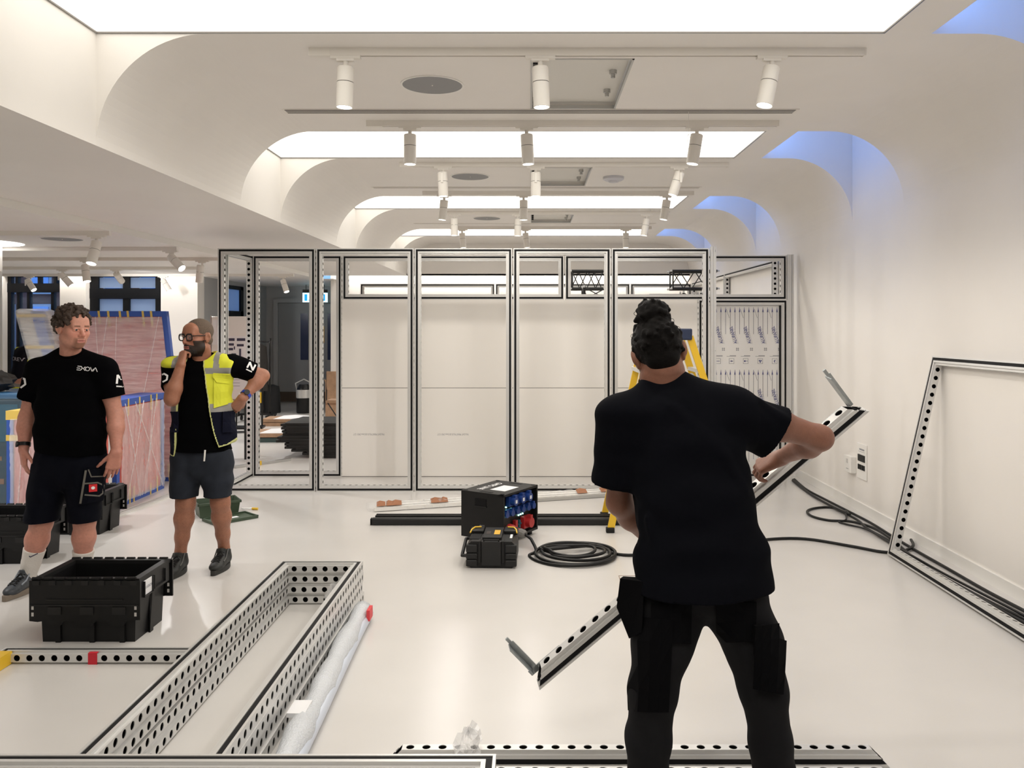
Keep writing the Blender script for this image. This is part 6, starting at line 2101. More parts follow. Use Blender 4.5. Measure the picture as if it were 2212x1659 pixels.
    sh_ = put('shorts', np_mesh('shorts', v2 - org, q2, M_NAVYC), root)
    b2 = bvh_of(v2, q2)
    # cargo pocket on his left leg
    O = J(203, 1050, -0.08)
    cp = decal('cargo_pocket', sh_, b2, [[(-0.085, -0.11), (0.09, -0.09), (0.085, 0.10), (-0.05, 0.11), (-0.06, -0.02)]], O, (0.86, 0.5, 0), (0, 0, 1), None, M_NAVYC, org, off=0.008)
    _m = cp.modifiers.new('thick', 'SOLIDIFY'); _m.thickness = 0.014; _m.offset = 0
    ptrim = mat('pocket_trim', (0.14, 0.13, 0.11), 0.7)
    decal('pocket_trim', sh_, b2, strip([(-0.045, 0.10), (-0.075, -0.10)], 0.012) + strip([(-0.03, 0.105), (-0.015, 0.06), (0.08, 0.055)], 0.007) + strip([(-0.05, 0.02), (0.02, 0.02), (0.055, 0.0), (0.05, -0.05), (0.03, -0.065), (-0.05, -0.05)], 0.009), O, (0.86, 0.5, 0), (0, 0, 1), None, ptrim, org, off=0.019)
    decal('red_badge', sh_, b2, [[(-0.028, -0.035), (0.018, -0.035), (0.018, 0.012), (-0.028, 0.012)]], O, (0.86, 0.5, 0), (0, 0, 1), None, mat('badge_red', (0.65, 0.015, 0.02), 0.5), org, off=0.0215)
    decal('badge_mark', sh_, b2, [[(-0.005 + 0.011 * math.cos(a), -0.011 + 0.010 * math.sin(a)) for a in [2 * math.pi * k / 10 for k in range(10)]]], O, (0.86, 0.5, 0), (0, 0, 1), None, M_WPRINT, org, off=0.0235, sub=1)
    decal('waist_piping', sh_, b2, strip([(-0.05, 0.02), (-0.01, 0.01), (0.05, -0.03)], 0.010), J(209, 968, -0.08), (0.9, 0.4, 0), (0, 0, 1), None, mat('piping_grey', (0.5, 0.46, 0.42), 0.7), org, off=0.008)
    # socks
    wh = mat('white_sock', (0.72, 0.68, 0.63), 0.9, bump=0.3, bscale=150)
    for kn, an, t in ((knR, anR, 0.50), (knL, anL, 0.56)):
        F = Field(np.minimum(np.array(kn), np.array(an)) - 0.1, np.maximum(np.array(kn), np.array(an)) + 0.1, 0.004)
        limb(F, [lerp(kn, an, t), lerp(kn, an, 0.75), an, Vector(an) + Vector((0, -0.02, -0.04))], [0.0655, 0.056, 0.049, 0.047], 0.01)
        d = (Vector(kn) - Vector(an)).normalized()
        F.plane(lerp(kn, an, t), d)
        v3, q3 = F.mesh()
        sk = put('sock', np_mesh('sock', v3 - org, q3, wh), root)
        if an is anR:
            b3 = bvh_of(v3, q3)
            decal('tick_mark', sk, b3, strip([(-0.022, -0.002), (-0.016, -0.008), (0.024, 0.010)], 0.006), lerp(kn, an, 0.60) + Vector((0.018, -0.03, 0)), (0.9, 0.4, 0), (0, 0, 1), None, M_INK, org, off=0.003)
    gs = mat('shoe_grey', (0.045, 0.052, 0.062), 0.45, var=0.4, vscale=40)
    so = mat('sole_grey', (0.22, 0.18, 0.14), 0.7)
    shoe(root, anR, (-0.03, -1), org, gs, so, M_BLACK, 0.30, mat('shoe_silver', (0.25, 0.28, 0.32), 0.4))
    shoe(root, anL, (0.08, -1), org, gs, so, M_BLACK, 0.30, mat('shoe_silver'))
    watch(root, wrR, elR, (-0.7, -0.7, 0), org, M_BLACK, M_BLACK2, 0.033)
    return root
man_one()

# ================================================================== bearded man in the yellow vest
def man_two():
    Y0 = 5.63
    J = lambda px, py, dy=0.0: P(px, py, Y0 + dy)
    root = thing('person', 'bearded man in yellow hi-vis vest and glasses holding his chin', 'person', (J(438, 1240).x, Y0, 0))
    org = np.array(root.location)
    skin = (0.385, 0.165, 0.098)
    hc = J(427, 726, -0.03)
    hv, hq, hcol, L, R = head_mesh(hc, (-0.45, -0.89, -0.04), (0, 0, 1), skin, J(436, 780, 0.02), 1.02, beard=((0.010, 0.006, 0.004), 0.96), brow=(0.03, 0.018, 0.012), neck_r=(0.058, 0.066))
    mouth = Vector(L(0.012, 0.105, -0.080))
    shR, elR = J(372, 792, 0.0), J(371, 862, -0.17)
    wrR = mouth + Vector((-0.005, -0.035, -0.105))
    shL, elL, wrL = J(502, 788, 0.02), J(567, 812, 0.12), J(524, 860, -0.02)
    hipR, knR, anR = J(404, 985), J(401, 1088, -0.03), J(390, 1193, 0.02)
    hipL, knL, anL = J(470, 985), J(476, 1086, 0.0), J(484, 1184, 0.13)
    pts = [shR, elR, wrR, shL, elL, wrL, hipR, knR, anR, hipL, knL, anL, mouth]
    lo, hi = bounds(pts, 0.15)
    lo[2] = 0.02
    F = Field(lo, hi, 0.0042)
    F.seg(to_np(J(437, 990)), to_np(J(437, 890)), (0.150, 0.095), (0.150, 0.095), (1, 0, 0))
    F.seg(to_np(J(437, 890)), to_np(J(437, 805)), (0.150, 0.095), (0.155, 0.085), (1, 0, 0))
    F.cone(to_np(J(437, 805)), to_np(J(436, 782, 0.02)), 0.08, 0.06, 0.04)
    for sh, el, wr, hp, kn, an in ((shR, elR, wrR, hipR, knR, anR), (shL, elL, wrL, hipL, knL, anL)):
        F.cone(to_np(J(437, 800)), to_np(sh), 0.065, 0.05, 0.03)
        limb(F, [sh, lerp(sh, el, 0.5), el, lerp(el, wr, 0.3), wr], [0.052, 0.050, 0.043, 0.046, (0.030, 0.026)], 0.03)
        limb(F, [hp, lerp(hp, kn, 0.5), kn, lerp(kn, an, 0.30), lerp(kn, an, 0.68), an], [0.088, 0.078, 0.060, 0.062, 0.044, 0.038], 0.03)
        F.cone(to_np(an), to_np(an) + np.array((0, -0.02, -0.04)), 0.034, 0.03, 0.02)
    fd = (mouth - wrR).normalized()
    hand_into(F, wrR, fd + Vector((0.0, 0.1, 0)), (-0.62, -0.75, 0.15), 1, None, 0.02, 1.0, (1.0, 0.8), curls=[(0.9, 1.25, 0.6), (1.05, 1.35, 0.7), (1.15, 1.4, 0.7), (1.2, 1.4, 0.7)])
    hand_into(F, wrL, Vector((-0.62, 0.15, -0.75)), (0.6, -0.75, -0.2), 1, (0.35, 0.5, 0.4), 0.03, 1.0, (0.7, 0.3))
    v, q = F.mesh()
    col = np.tile(skin, (len(v), 1))
    hair_n = (np.sin(v[:, 0] * 700) * np.sin(v[:, 2] * 420) > 0.45) & (v[:, 2] < 0.56)
    col[hair_n] *= 0.72
    bv, bq, bc = join([(v, q, col), (hv, hq, hcol)])
    put('body', np_mesh('body', bv - org, bq, M_SKIN, bc), root)
    eyes(root, L, R, (-0.1, 1, 0.0), (0.05, 0.03, 0.02), 1.02, org)
    # cropped hair
    F = Field(np.array(hc) - 0.15, np.array(hc) + 0.15, 0.003)
    C = np.array(hc)
    F.ell(C + R @ np.array((0, -0.016, 0.033)), (0.0785, 0.1005, 0.0865), R, 0.005)
    F.ell(C + R @ np.array((0, -0.03, -0.03)), (0.073, 0.075, 0.05), R, 0.01)
    F.ell(C + R @ np.array((0, 0.10, 0.005)), (0.075, 0.06, 0.068), R, 0.01, 'sub')
    F.ell(C + R @ np.array((0, 0.08, -0.08)), (0.15, 0.105, 0.09), R, 0.01, 'sub')
    for s in (-1, 1):
        F.ell(C + R @ np.array((s * 0.09, -0.008, -0.012)), (0.025, 0.026, 0.036), R, 0.004, 'sub')
    v2, q2 = F.mesh()
    put('hair', np_mesh('hair', v2 - org, q2, mat('cropped_hair', (0.15, 0.105, 0.075), 0.85, var=0.45, vscale=300, bump=0.5, bscale=500)), root)
    F = Field(C - 0.17, C + 0.17, 0.003)                       # full dark beard
    F.ell(C + R @ np.array((0, 0.050, -0.094)), (0.052, 0.048, 0.034), R, 0.01)
    F.ell(C + R @ np.array((0, 0.086, -0.098)), (0.026, 0.020, 0.022), R, 0.012)
    for s in (-1, 1):
        F.cone(C + R @ np.array((s * 0.004, 0.098, -0.056)), C + R @ np.array((s * 0.030, 0.082, -0.074)), 0.007, 0.008, 0.008)
    F.ell(C + R @ np.array((0, 0.10, -0.073)), (0.022, 0.02, 0.007), R, 0.004, 'sub')
    F.wrinkle(0.0016, 0.012, 2)
    v2, q2 = F.mesh()
    put('beard', np_mesh('beard', v2 - org, q2, mat('dark_beard', (0.016, 0.010, 0.007), 0.8, var=0.4, vscale=300)), root)
    # glasses
    gm = MB()
    for s in (-1, 1):
        ring = []
        for k in range(20):
            a = 2 * math.pi * k / 20
            cx_, sx_ = math.cos(a), math.sin(a)
            ring.append(Vector(L(s * 0.034 + 0.026 * np.sign(cx_) * abs(cx_) ** 0.6, 0.099 - 0.004 * abs(s * 0.034) * 3, -0.004 + 0.021 * np.sign(sx_) * abs(sx_) ** 0.6)) - Vector(org))
        gm.tube(ring, 0.0042, 6, closed=True)
        gm.tube([Vector(L(s * 0.060, 0.097, 0.006)) - Vector(org), Vector(L(s * 0.074, 0.06, 0.006)) - Vector(org), Vector(L(s * 0.079, -0.005, 0.004)) - Vector(org), Vector(L(s * 0.078, -0.02, -0.012)) - Vector(org)], 0.003, 6)
    gm.tube([Vector(L(-0.010, 0.101, 0.002)) - Vector(org), Vector(L(0.010, 0.101, 0.002)) - Vector(org)], 0.003, 6)
    gl_ = gm.build('glasses', M_BLACK, root, smooth='all')
    for s in (-1, 1):
        mb = MB()
        c_ = [Vector(L(s * 0.034 + 0.025 * math.cos(a), 0.0985, -0.004 + 0.020 * math.sin(a))) - Vector(org) for a in [2 * math.pi * k / 16 for k in range(16)]]
        mb.add(c_, [tuple(range(16))])
        mb.build('lens', film_mat('spectacle_glass', (0.9, 0.9, 0.95), 0.10, 0.05), gl_)
    # t-shirt
    lo, hi = bounds([shR, elR, shL, elL, J(437, 990), J(437, 760)], 0.16)
    F = Field(lo, hi, 0.0055)
    sec = [(437, 805, 0.150, 0.095), (437, 835, 0.175, 0.112), (437, 885, 0.178, 0.122), (437, 935, 0.182, 0.130), (437, 985, 0.204, 0.146)]
    for (a, b) in zip(sec[:-1], sec[1:]):
        F.seg(to_np(J(a[0], a[1])), to_np(J(b[0], b[1])), a[2:], b[2:], (1, 0, 0), 0.03)
    F.seg(to_np(J(378, 795)), to_np(J(496, 792)), (0.058, 0.078), (0.058, 0.078), (0, 0, 1), 0.05)
    F.cone(to_np(J(400, 786)), to_np(J(424, 776, 0.02)), 0.05, 0.055, 0.04)
    F.cone(to_np(J(474, 784)), to_np(J(448, 776, 0.02)), 0.05, 0.055, 0.04)
    F.seg(to_np(shR), to_np(lerp(shR, elR, 0.66)), (0.072, 0.074), (0.068, 0.072), (1, 0, 0), 0.04)
    F.seg(to_np(shL), to_np(lerp(shL, elL, 0.66)), (0.072, 0.074), (0.068, 0.072), (0, 1, 0), 0.04)
    F.wrinkle(0.0024, 0.13, 14, 1.4)
    for sh, el, t in ((shR, elR, 0.66), (shL, elL, 0.70)):
        e = lerp(sh, el, t)
        d = (Vector(el) - Vector(sh)).normalized()
        s_, p_ = F._sub(np.array(e) - 0.13, np.array(e) + 0.13)
        pl = ((p_ - to_np(e)) @ to_np(d))
        out_ = (np.abs(p_[..., 0] - J(437, 850).x) > 0.20) | (p_[..., 1] < Y0 - 0.13)
        F.D[s_] = np.where((pl > -0.02) & out_, np.maximum(F.D[s_], pl), F.D[s_])
        F.cone(to_np(lerp(sh, el, t - 0.1)), to_np(lerp(sh, el, t + 0.12)), 0.056, 0.058, 0.004, 'sub')
    F.plane(J(437, 972), (0, 0, -1))
    F.cone(to_np(J(436, 772, -0.02)), to_np(J(436, 748, -0.03)), 0.064, 0.085, 0.006, 'sub')
    sv, sq = F.mesh()
    shirt = put('t_shirt', np_mesh('t_shirt', sv - org, sq, M_TSHIRT), root)
    b = bvh_of(sv, sq)
    hexlogo(b, shirt, J(353, 816, -0.1), (0.9, 0.3, 0), (0.15, 0, 1), None, org, 0.026)
    nlogo(b, shirt, J(543, 791, 0.05), (0.8, 0.3, -0.45), (0.45, 0, 0.85), None, org, 0.020)
    cm = MB()
    ring = [J(436, 777, -0.01) + Vector((0.064 * math.cos(a), 0.062 * math.sin(a) + 0.008, 0.010 + 0.026 * math.sin(a))) - Vector(org) for a in [2 * math.pi * k / 32 for k in range(32)]]
    cm.tube(ring, 0.008, 8, closed=True).build('collar', M_TSHIRT, shirt, smooth='all')
    # hi-vis vest: shell with an open front
    lo, hi = bounds([J(365, 770), J(515, 770), J(437, 990), J(437, 760)], 0.17)
    F = Field(lo, hi, 0.005)
    sec = [(437, 800, 0.160, 0.108), (437, 835, 0.192, 0.128), (439, 885, 0.200, 0.140), (440, 935, 0.212, 0.150), (441, 985, 0.228, 0.155)]
    for (a, b_) in zip(sec[:-1], sec[1:]):
        F.seg(to_np(J(a[0], a[1])), to_np(J(b_[0], b_[1])), a[2:], b_[2:], (1, 0, 0), 0.03)
    F.seg(to_np(J(376, 797)), to_np(J(498, 794)), (0.070, 0.090), (0.070, 0.090), (0, 0, 1), 0.05)
    F.cone(to_np(J(398, 786)), to_np(J(420, 774, 0.02)), 0.06, 0.06, 0.04)
    F.cone(to_np(J(476, 784)), to_np(J(454, 774, 0.02)), 0.06, 0.062, 0.04)
    F.wrinkle(0.0028, 0.11, 21, 0.6)
    for sh in (shR, shL):                                       # arm holes
        sx = -1 if sh is shR else 1
        F.ell(to_np(Vector(sh) + Vector((sx * (0.105 if sx < 0 else 0.09), 0, -0.06))), (0.085, 0.16, 0.125), None, 0.008, 'sub')
    F.ell(to_np(Vector(shR) + Vector((0.022, -0.02, 0.022))), (0.080, 0.098, 0.050), None, 0.02)
    F.ell(to_np(Vector(shL) + Vector((-0.045, -0.01, 0.020))), (0.060, 0.09, 0.050), None, 0.02)
    # open front, wider towards the hem
    s_, p_ = F._sub(lo, hi)
    z0, z1 = J(437, 985).z, J(437, 780).z
    u = np.clip((p_[..., 2] - z0) / (z1 - z0), 0, 1)
    xl = np.interp(u, [0, 0.10, 0.35, 0.75, 1], [J(390, 0).x, J(394, 0).x, J(397, 0).x, J(398, 0).x, J(412, 0).x])
    xr = np.interp(u, [0, 0.14, 0.35, 0.75, 1], [J(492, 0).x, J(484, 0).x, J(472, 0).x, J(459, 0).x, J(450, 0).x])
    opening = np.maximum(np.maximum(xl - p_[..., 0], p_[..., 0] - xr), p_[..., 1] - (Y0 - 0.02))
    F.D[s_] = np.maximum(F.D[s_], -opening)
    F.cone(to_np(J(437, 790, -0.01)), to_np(J(436, 740, -0.02)), 0.070, 0.10, 0.006, 'sub')
    slope = np.interp(p_[..., 0], [J(365, 0).x, J(385, 0).x, J(437, 0).x, J(500, 0).x, J(516, 0).x], [J(0, 975).z, J(0, 982).z, J(0, 975).z, J(0, 958).z, J(0, 945).z])
    F.D[s_] = np.maximum(F.D[s_], slope - p_[..., 2])
    vv, vq = F.mesh()
    cen = vv[vq].mean(1)
    yl = mat('hi_vis_yellow', (0.72, 0.74, 0.035), 0.7, emit=None, bump=0.08, bscale=300)
    rf = mat('reflective_tape', (0.30, 0.29, 0.27), 0.45)
    nv_ = mat('vest_navy', (0.005, 0.006, 0.016), 0.9, spec=0.15)
    zpx = lambda py: J(437, py).z
    vert = (np.abs(cen[:, 0] - (J(486, 0).x + (cen[:, 2] - zpx(870)) * -0.10)) < 0.019) | (np.abs(cen[:, 0] - (J(383, 0).x + (cen[:, 2] - zpx(870)) * 0.10)) < 0.018)
    navy = cen[:, 2] < zpx(886)
    band = ((cen[:, 2] < zpx(869)) & ~navy) | (np.abs(cen[:, 2] - zpx(800)) < 0.020) & (cen[:, 0] > J(437, 0).x) & (cen[:, 2] < zpx(790)) | (np.abs(cen[:, 2] - zpx(800)) < 0.0 )
    refl = (band | vert) & ~navy
    edge_w = np.minimum(np.abs(cen[:, 0] - np.interp((cen[:, 2] - z0) / (z1 - z0), [0, 0.10, 0.35, 0.75, 1], [J(390, 0).x, J(394, 0).x, J(397, 0).x, J(398, 0).x, J(412, 0).x])),
                        np.abs(cen[:, 0] - np.interp((cen[:, 2] - z0) / (z1 - z0), [0, 0.14, 0.35, 0.75, 1], [J(492, 0).x, J(484, 0).x, J(472, 0).x, J(459, 0).x, J(450, 0).x])))
    hem = cen[:, 2] - np.interp(cen[:, 0], [J(365, 0).x, J(385, 0).x, J(437, 0).x, J(500, 0).x, J(516, 0).x], [J(0, 975).z, J(0, 982).z, J(0, 975).z, J(0, 958).z, J(0, 945).z])
    bind = ((edge_w < 0.009) & (cen[:, 1] < Y0 - 0.02)) | (hem < 0.009)
    vest = None
    for nm, msk, mm in (('vest_front', ~navy & ~refl & ~bind, yl), ('reflective_band', refl & ~bind, rf), ('vest_lower_panel', navy & ~bind, nv_), ('vest_binding', bind, mat('binding_lime', (0.72, 0.74, 0.30), 0.7))):
        a_, q_ = sub_mesh(vv, vq, msk)
        o = put(nm if vest else 'hi_vis_vest', np_mesh(nm, a_ - org, q_, mm), vest or root)
        vest = vest or o
    bv_ = bvh_of(vv, vq)
    pk = decal('chest_pocket', vest, bv_, [[(-0.045, -0.12), (0.045, -0.10), (0.045, 0.07), (-0.045, 0.07)]], J(477, 842, -0.12), (1, 0.3, 0.05), (0, 0, 1), None, yl, org, off=0.006)
    _m = pk.modifiers.new('thick', 'SOLIDIFY'); _m.thickness = 0.008; _m.offset = 0
    pk = decal('pocket_flap', vest, bv_, [[(-0.055, 0.01), (-0.03, -0.03), (0.05, -0.045), (0.052, 0.02), (-0.05, 0.035)]], J(478, 816, -0.12), (1, 0.3, 0.05), (0, 0, 1), None, yl, org, off=0.015)
    _m = pk.modifiers.new('thick', 'SOLIDIFY'); _m.thickness = 0.006; _m.offset = 0
    for x_, y_, w_ in ((497, 905, 0.05), (383, 905, 0.04)):
        pk = decal('lower_pocket', vest, bv_, [[(-w_, -0.09), (w_, -0.09), (w_, 0.05), (-w_, 0.05)]], J(x_, y_, -0.12), (1, 0.3, 0), (0, 0, 1), None, nv_, org, off=0.010)
        pk.modifiers.new('thick', 'SOLIDIFY').thickness = -0.008
    # shorts
    lo, hi = bounds([J(437, 950), J(375, 1085), J(500, 1085)], 0.17)
    F = Field(lo, hi, 0.0055)
    F.seg(to_np(J(437, 955)), to_np(J(437, 1000)), (0.180, 0.112), (0.200, 0.132), (1, 0, 0), 0.03)
    hems = (J(397, 1078, -0.02), J(471, 1080, 0.0))
    for hp, hem_ in ((J(405, 990), hems[0]), (J(469, 990), hems[1])):
        F.seg(to_np(hp), to_np(lerp(hp, hem_, 0.5)), (0.105, 0.120), (0.098, 0.112), (1, 0, 0), 0.02)
        F.seg(to_np(lerp(hp, hem_, 0.5)), to_np(hem_), (0.098, 0.112), (0.086, 0.100), (1, 0, 0), 0.02)
    F.wrinkle(0.0032, 0.09, 31, 2.0)
    F.plane(J(437, 1071), (0, 0, -1))
    for hem_ in hems:
        F.seg(to_np(Vector(hem_) + Vector((0, 0, 0.05))), to_np(Vector(hem_) - Vector((0, 0, 0.06))), (0.074, 0.088), (0.076, 0.09), (1, 0, 0), 0.004, op='sub')
    v2, q2 = F.mesh()
    sh2 = put('shorts', np_mesh('shorts', v2 - org, q2, M_SLATE), root)
    MB().tube([J(443, 972, -0.17) - Vector(org), J(442, 985, -0.175) - Vector(org), J(441, 996, -0.17) - Vector(org)], 0.006, 6).build('drawstring', M_WHITE, sh2)
    tr = mat('trail_shoe', (0.022, 0.024, 0.023), 0.6, var=0.3, vscale=50)
    so = mat('sole_dark', (0.03, 0.03, 0.028), 0.7)
    shoe(root, anR, (0.05, -1), org, tr, so, M_BLACK, 0.29, mat('shoe_grey_accent', (0.09, 0.09, 0.085), 0.6))
    shoe(root, anL, (0.02, -1), org, tr, so, M_BLACK, 0.29, mat('shoe_grey_accent'))
    watch(root, wrL, elL, (0.35, -0.9, 0.3), org, mat('watch_blue', (0.02, 0.06, 0.45), 0.4), M_SATIN, 0.033)
    return root
man_two()

# ================================================================== worker seen from behind
def man_three():
    J = lambda px, py, Y: P(px, py, Y)
    pel = J(1520, 1285, 2.62)
    root = thing('person', 'worker with a hair bun seen from behind carrying a rail', 'person', (pel.x, pel.y, 0))
    org = np.array(root.location)
    skin = (0.26, 0.112, 0.070)
    shL, elL, wrL = J(1338, 905, 2.78), J(1338, 1085, 2.84), J(1422, 1178, 3.02)
    shR, elR, wrR = J(1590, 890, 2.80), J(1772, 946, 2.86), J(1688, 988, 3.08)
    hipL, knL, anL = J(1455, 1300, 2.62), J(1410, 1490, 2.60), J(1402, 1795, 2.63)
    hipR, knR, anR = J(1590, 1300, 2.62), J(1648, 1490, 2.58), J(1690, 1800, 2.62)
    hc = J(1422, 762, 2.86)
    neck = J(1430, 826, 2.84)
    pts = [shL, elL, wrL, shR, elR, wrR, hipL, hipR, neck, J(1640, 1080, 3.2)]
    lo, hi = bounds(pts, 0.14)
    lo[2] = 0.05
    F = Field(lo, hi, 0.0042)
    spine = [J(1520, 1215, 2.65), J(1505, 1120, 2.69), J(1475, 940, 2.79)]
    F.seg(to_np(spine[0]), to_np(spine[1]), (0.150, 0.10), (0.145, 0.09), (1, 0, 0))
    F.seg(to_np(spine[1]), to_np(spine[2]), (0.145, 0.09), (0.16, 0.09), (1, 0, 0))
    F.cone(to_np(spine[2]), to_np(neck), 0.085, 0.06, 0.04)
    for sh, el, wr, hp, kn in ((shL, elL, wrL, hipL, knL), (shR, elR, wrR, hipR, knR)):
        F.cone(to_np(spine[2]), to_np(sh), 0.07, 0.052, 0.03)
        limb(F, [sh, lerp(sh, el, 0.5), el, lerp(el, wr, 0.3), wr], [0.054, 0.050, 0.040, 0.045, (0.030, 0.025)], 0.03)
        F.cone(to_np(hp), to_np(kn), 0.072, 0.052, 0.02)
        an = anL if kn is knL else anR
        F.cone(to_np(kn), to_np(an), 0.050, 0.04, 0.02)
    # hands closing on the rail
    dr = dirv
    hand_into(F, wrR, Vector((-0.66, 0.42, -0.42)), (-0.30, -0.45, 0.80), -1, None, 0.05, 1.03, (0.9, 0.5), curls=[(0.55, 0.8, 0.4), (0.60, 0.9, 0.5), (0.65, 0.95, 0.5), (0.7, 0.95, 0.5)])
    hand_into(F, wrL, Vector((0.25, 0.75, -0.45)), (-0.3, 0.2, 0.9), 1, (0.6, 0.9, 0.6), 0.05, 1.0, (0.9, 0.5))
    v, q = F.mesh()
    col = np.tile(skin, (len(v), 1))
    hv, hq, hcol, L, R = head_mesh(hc, (0.06, 0.95, -0.30), (-0.20, 0.25, 1), skin, neck, 1.03, h=0.003, beard=((0.02, 0.012, 0.008), 0.9), neck_r=(0.060, 0.070))
    bv, bq, bc = join([(v, q, col), (hv, hq, hcol)])
    put('body', np_mesh('body', bv - org, bq, M_SKIN, bc), root)
    eyes(root, L, R, (0, 1, -0.2), (0.05, 0.03, 0.02), 1.03, org)
    hm = mat('black_hair', (0.0045, 0.0035, 0.003), 0.55, spec=0.10, var=0.5, vscale=60, bump=0.5, bscale=220, stretch=(1, 1, 4))
    C = np.array(hc)
    def spots_(rr, n):
        out = []
        while len(out) < n:
            d = rr.randn(3); d /= np.linalg.norm(d)
            if rr.rand() < 0.55:
                p = np.array((0.004, -0.052, 0.122)) + d * np.array((0.050, 0.043, 0.040)) * rr.uniform(0.8, 1.1)
            else:
                p = np.array((0, -0.022, 0.028)) + d * np.array((0.078, 0.098, 0.090))
                if p[1] > 0.045 or p[2] < -0.03 or (p[1] > -0.01 and p[2] < 0.015):
                    continue
            out.append((p, d))
        return out
    hair = curly('hair', root, hc, R, 1.03, hm, spots_, 330, (0.006, 0.013), 9, base=[((0, -0.024, 0.026), (0.082, 0.098, 0.092)), ((0, -0.062, -0.030), (0.060, 0.045, 0.050)), ((0.004, -0.052, 0.125), (0.045, 0.042, 0.040))], org=org, k=0.010)
    rr = random.Random(4)
    st = MB()
    for k in range(26):
        if k < 12:
            a = rr.uniform(0, 2 * math.pi)
            c0, rad0 = np.array((0.004, -0.052, 0.122)), np.array((0.050, 0.043, 0.042))
            n_ = np.array((math.cos(a), -0.3, math.sin(a)))
        else:
            a = rr.uniform(-0.5, 1.4)
            c0, rad0 = np.array((0, -0.022, 0.028)), np.array((0.082, 0.098, 0.090))
            n_ = np.array((rr.choice((-1, 1)) * math.cos(a), -0.35, math.sin(a)))
        n_ = n_ / np.linalg.norm(n_)
        tg = np.cross(n_, np.array((0, 1, 0)))
        p0 = c0 + n_ * rad0
        w_ = rr.uniform(0.008, 0.016)
        hgt = rr.uniform(0.006, 0.016)
        arc = [p0 + tg * (w_ * math.cos(t)) * (1 if k % 2 else -1) + n_ * hgt * math.sin(t) for t in (0, 0.8, 1.57, 2.3, 2.9)]
        st.tube([Vector(L(*p)) - Vector(org) for p in catmull(arc, 3)], 0.0009, 4)
    st.build('loose_strands', hm, hair)['kind'] = 'stuff'
    nk = MB()
    ring = []
    for k in range(24):
        a = math.pi * (0.95 + 1.1 * k / 23)
        ring.append(lerp(hc, neck, 0.86) + Vector((0.069 * math.cos(a), 0.062 * math.sin(a) + 0.0, 0.012 * math.cos(a) + 0.004)) - Vector(org))
    nk.tube(ring, 0.0018, 5).build('necklace', mat('chain_copper', (0.35, 0.16, 0.07), 0.35, metal=0.8), root)
    # t-shirt
    hemL, hemR = J(1326, 1040, 2.80), J(1668, 934, 2.83)
    lo, hi = bounds([shL, shR, hemL, hemR, J(1520, 1300, 2.6), J(1720, 930, 2.83), J(1430, 800, 2.83)], 0.20)
    F = Field(lo, hi, 0.0055)
    sec = [(1522, 1308, 2.62, 0.230, 0.176), (1516, 1200, 2.65, 0.204, 0.136), (1500, 1090, 2.70, 0.190, 0.130), (1483, 985, 2.75, 0.190, 0.128), (1468, 905, 2.79, 0.175, 0.110)]
    for a, b in zip(sec[:-1], sec[1:]):
        F.seg(to_np(J(*a[:3])), to_np(J(*b[:3])), a[3:], b[3:], (1, 0, 0), 0.03)
    F.seg(to_np(J(1345, 898, 2.79)), to_np(J(1585, 888, 2.80)), (0.062, 0.080), (0.066, 0.085), (0, 0, 1), 0.06)
    F.cone(to_np(J(1390, 868, 2.81)), to_np(J(1420, 836, 2.84)), 0.055, 0.06, 0.05)
    F.cone(to_np(J(1520, 862, 2.81)), to_np(J(1455, 832, 2.84)), 0.058, 0.06, 0.05)
    F.seg(to_np(shL), to_np(J(1324, 1050, 2.80)), (0.080, 0.085), (0.070, 0.078), (1, 0, 0), 0.05)
    F.seg(to_np(J(1575, 895, 2.80)), to_np(J(1690, 942, 2.84)), (0.088, 0.092), (0.096, 0.085), (0, 0, 1), 0.05)
    # long soft folds across the back
    for a, b, r_ in (((1450, 880, 2.70), (1560, 985, 2.645), 0.008), ((1560, 985, 2.645), (1600, 1060, 2.64), 0.007), ((1430, 900, 2.70), (1420, 1010, 2.66), 0.006), ((1500, 1100, 2.585), (1600, 1230, 2.56), 0.006), ((1400, 1120, 2.61), (1440, 1260, 2.55), 0.006), ((1640, 870, 2.765), (1690, 905, 2.765), 0.006)):
        F.cone(to_np(J(*a)), to_np(J(*b)), r_, r_, 0.03)
    F.wrinkle(0.0030, 0.17, 44, 1.0)
    for sh, hm_, keep in ((shL, J(1324, 1046, 2.80), -1), (J(1575, 895, 2.80), J(1674, 936, 2.835), 1)):
        d = (Vector(hm_) - Vector(sh)).normalized()
        if keep < 0: d = (d + Vector((-0.06, 0, 0))).normalized()
        else: d = (Vector((0.86, 0.05, 0.42 * 0 - 0.50))).normalized()
        s_, p_ = F._sub(np.array(hm_) - 0.16, np.array(hm_) + 0.16)
        pl = ((p_ - to_np(hm_)) @ to_np(d))
        lim = p_[..., 0] < J(1366, 1000, 2.8).x if keep < 0 else p_[..., 0] > J(1606, 900, 2.83).x
        F.D[s_] = np.where((pl > -0.02) & lim, np.maximum(F.D[s_], pl), F.D[s_])
        F.cone(to_np(lerp(sh, hm_, 0.8)), to_np(lerp(sh, hm_, 1.2)), 0.058, 0.066, 0.004, 'sub')
    F.plane(J(1522, 1272, 2.62), (0.03, 0, -1))
    F.cone(to_np(J(1428, 814, 2.86)), to_np(J(1424, 775, 2.88)), 0.066, 0.085, 0.006, 'sub')
    sv, sq = F.mesh()
    shirt = put('t_shirt', np_mesh('t_shirt', sv - org, sq, mat('washed_black_cotton', (0.0034, 0.0037, 0.0058), 0.95, spec=0.06, bump=0.06, bscale=500)), root)
    cm = MB()
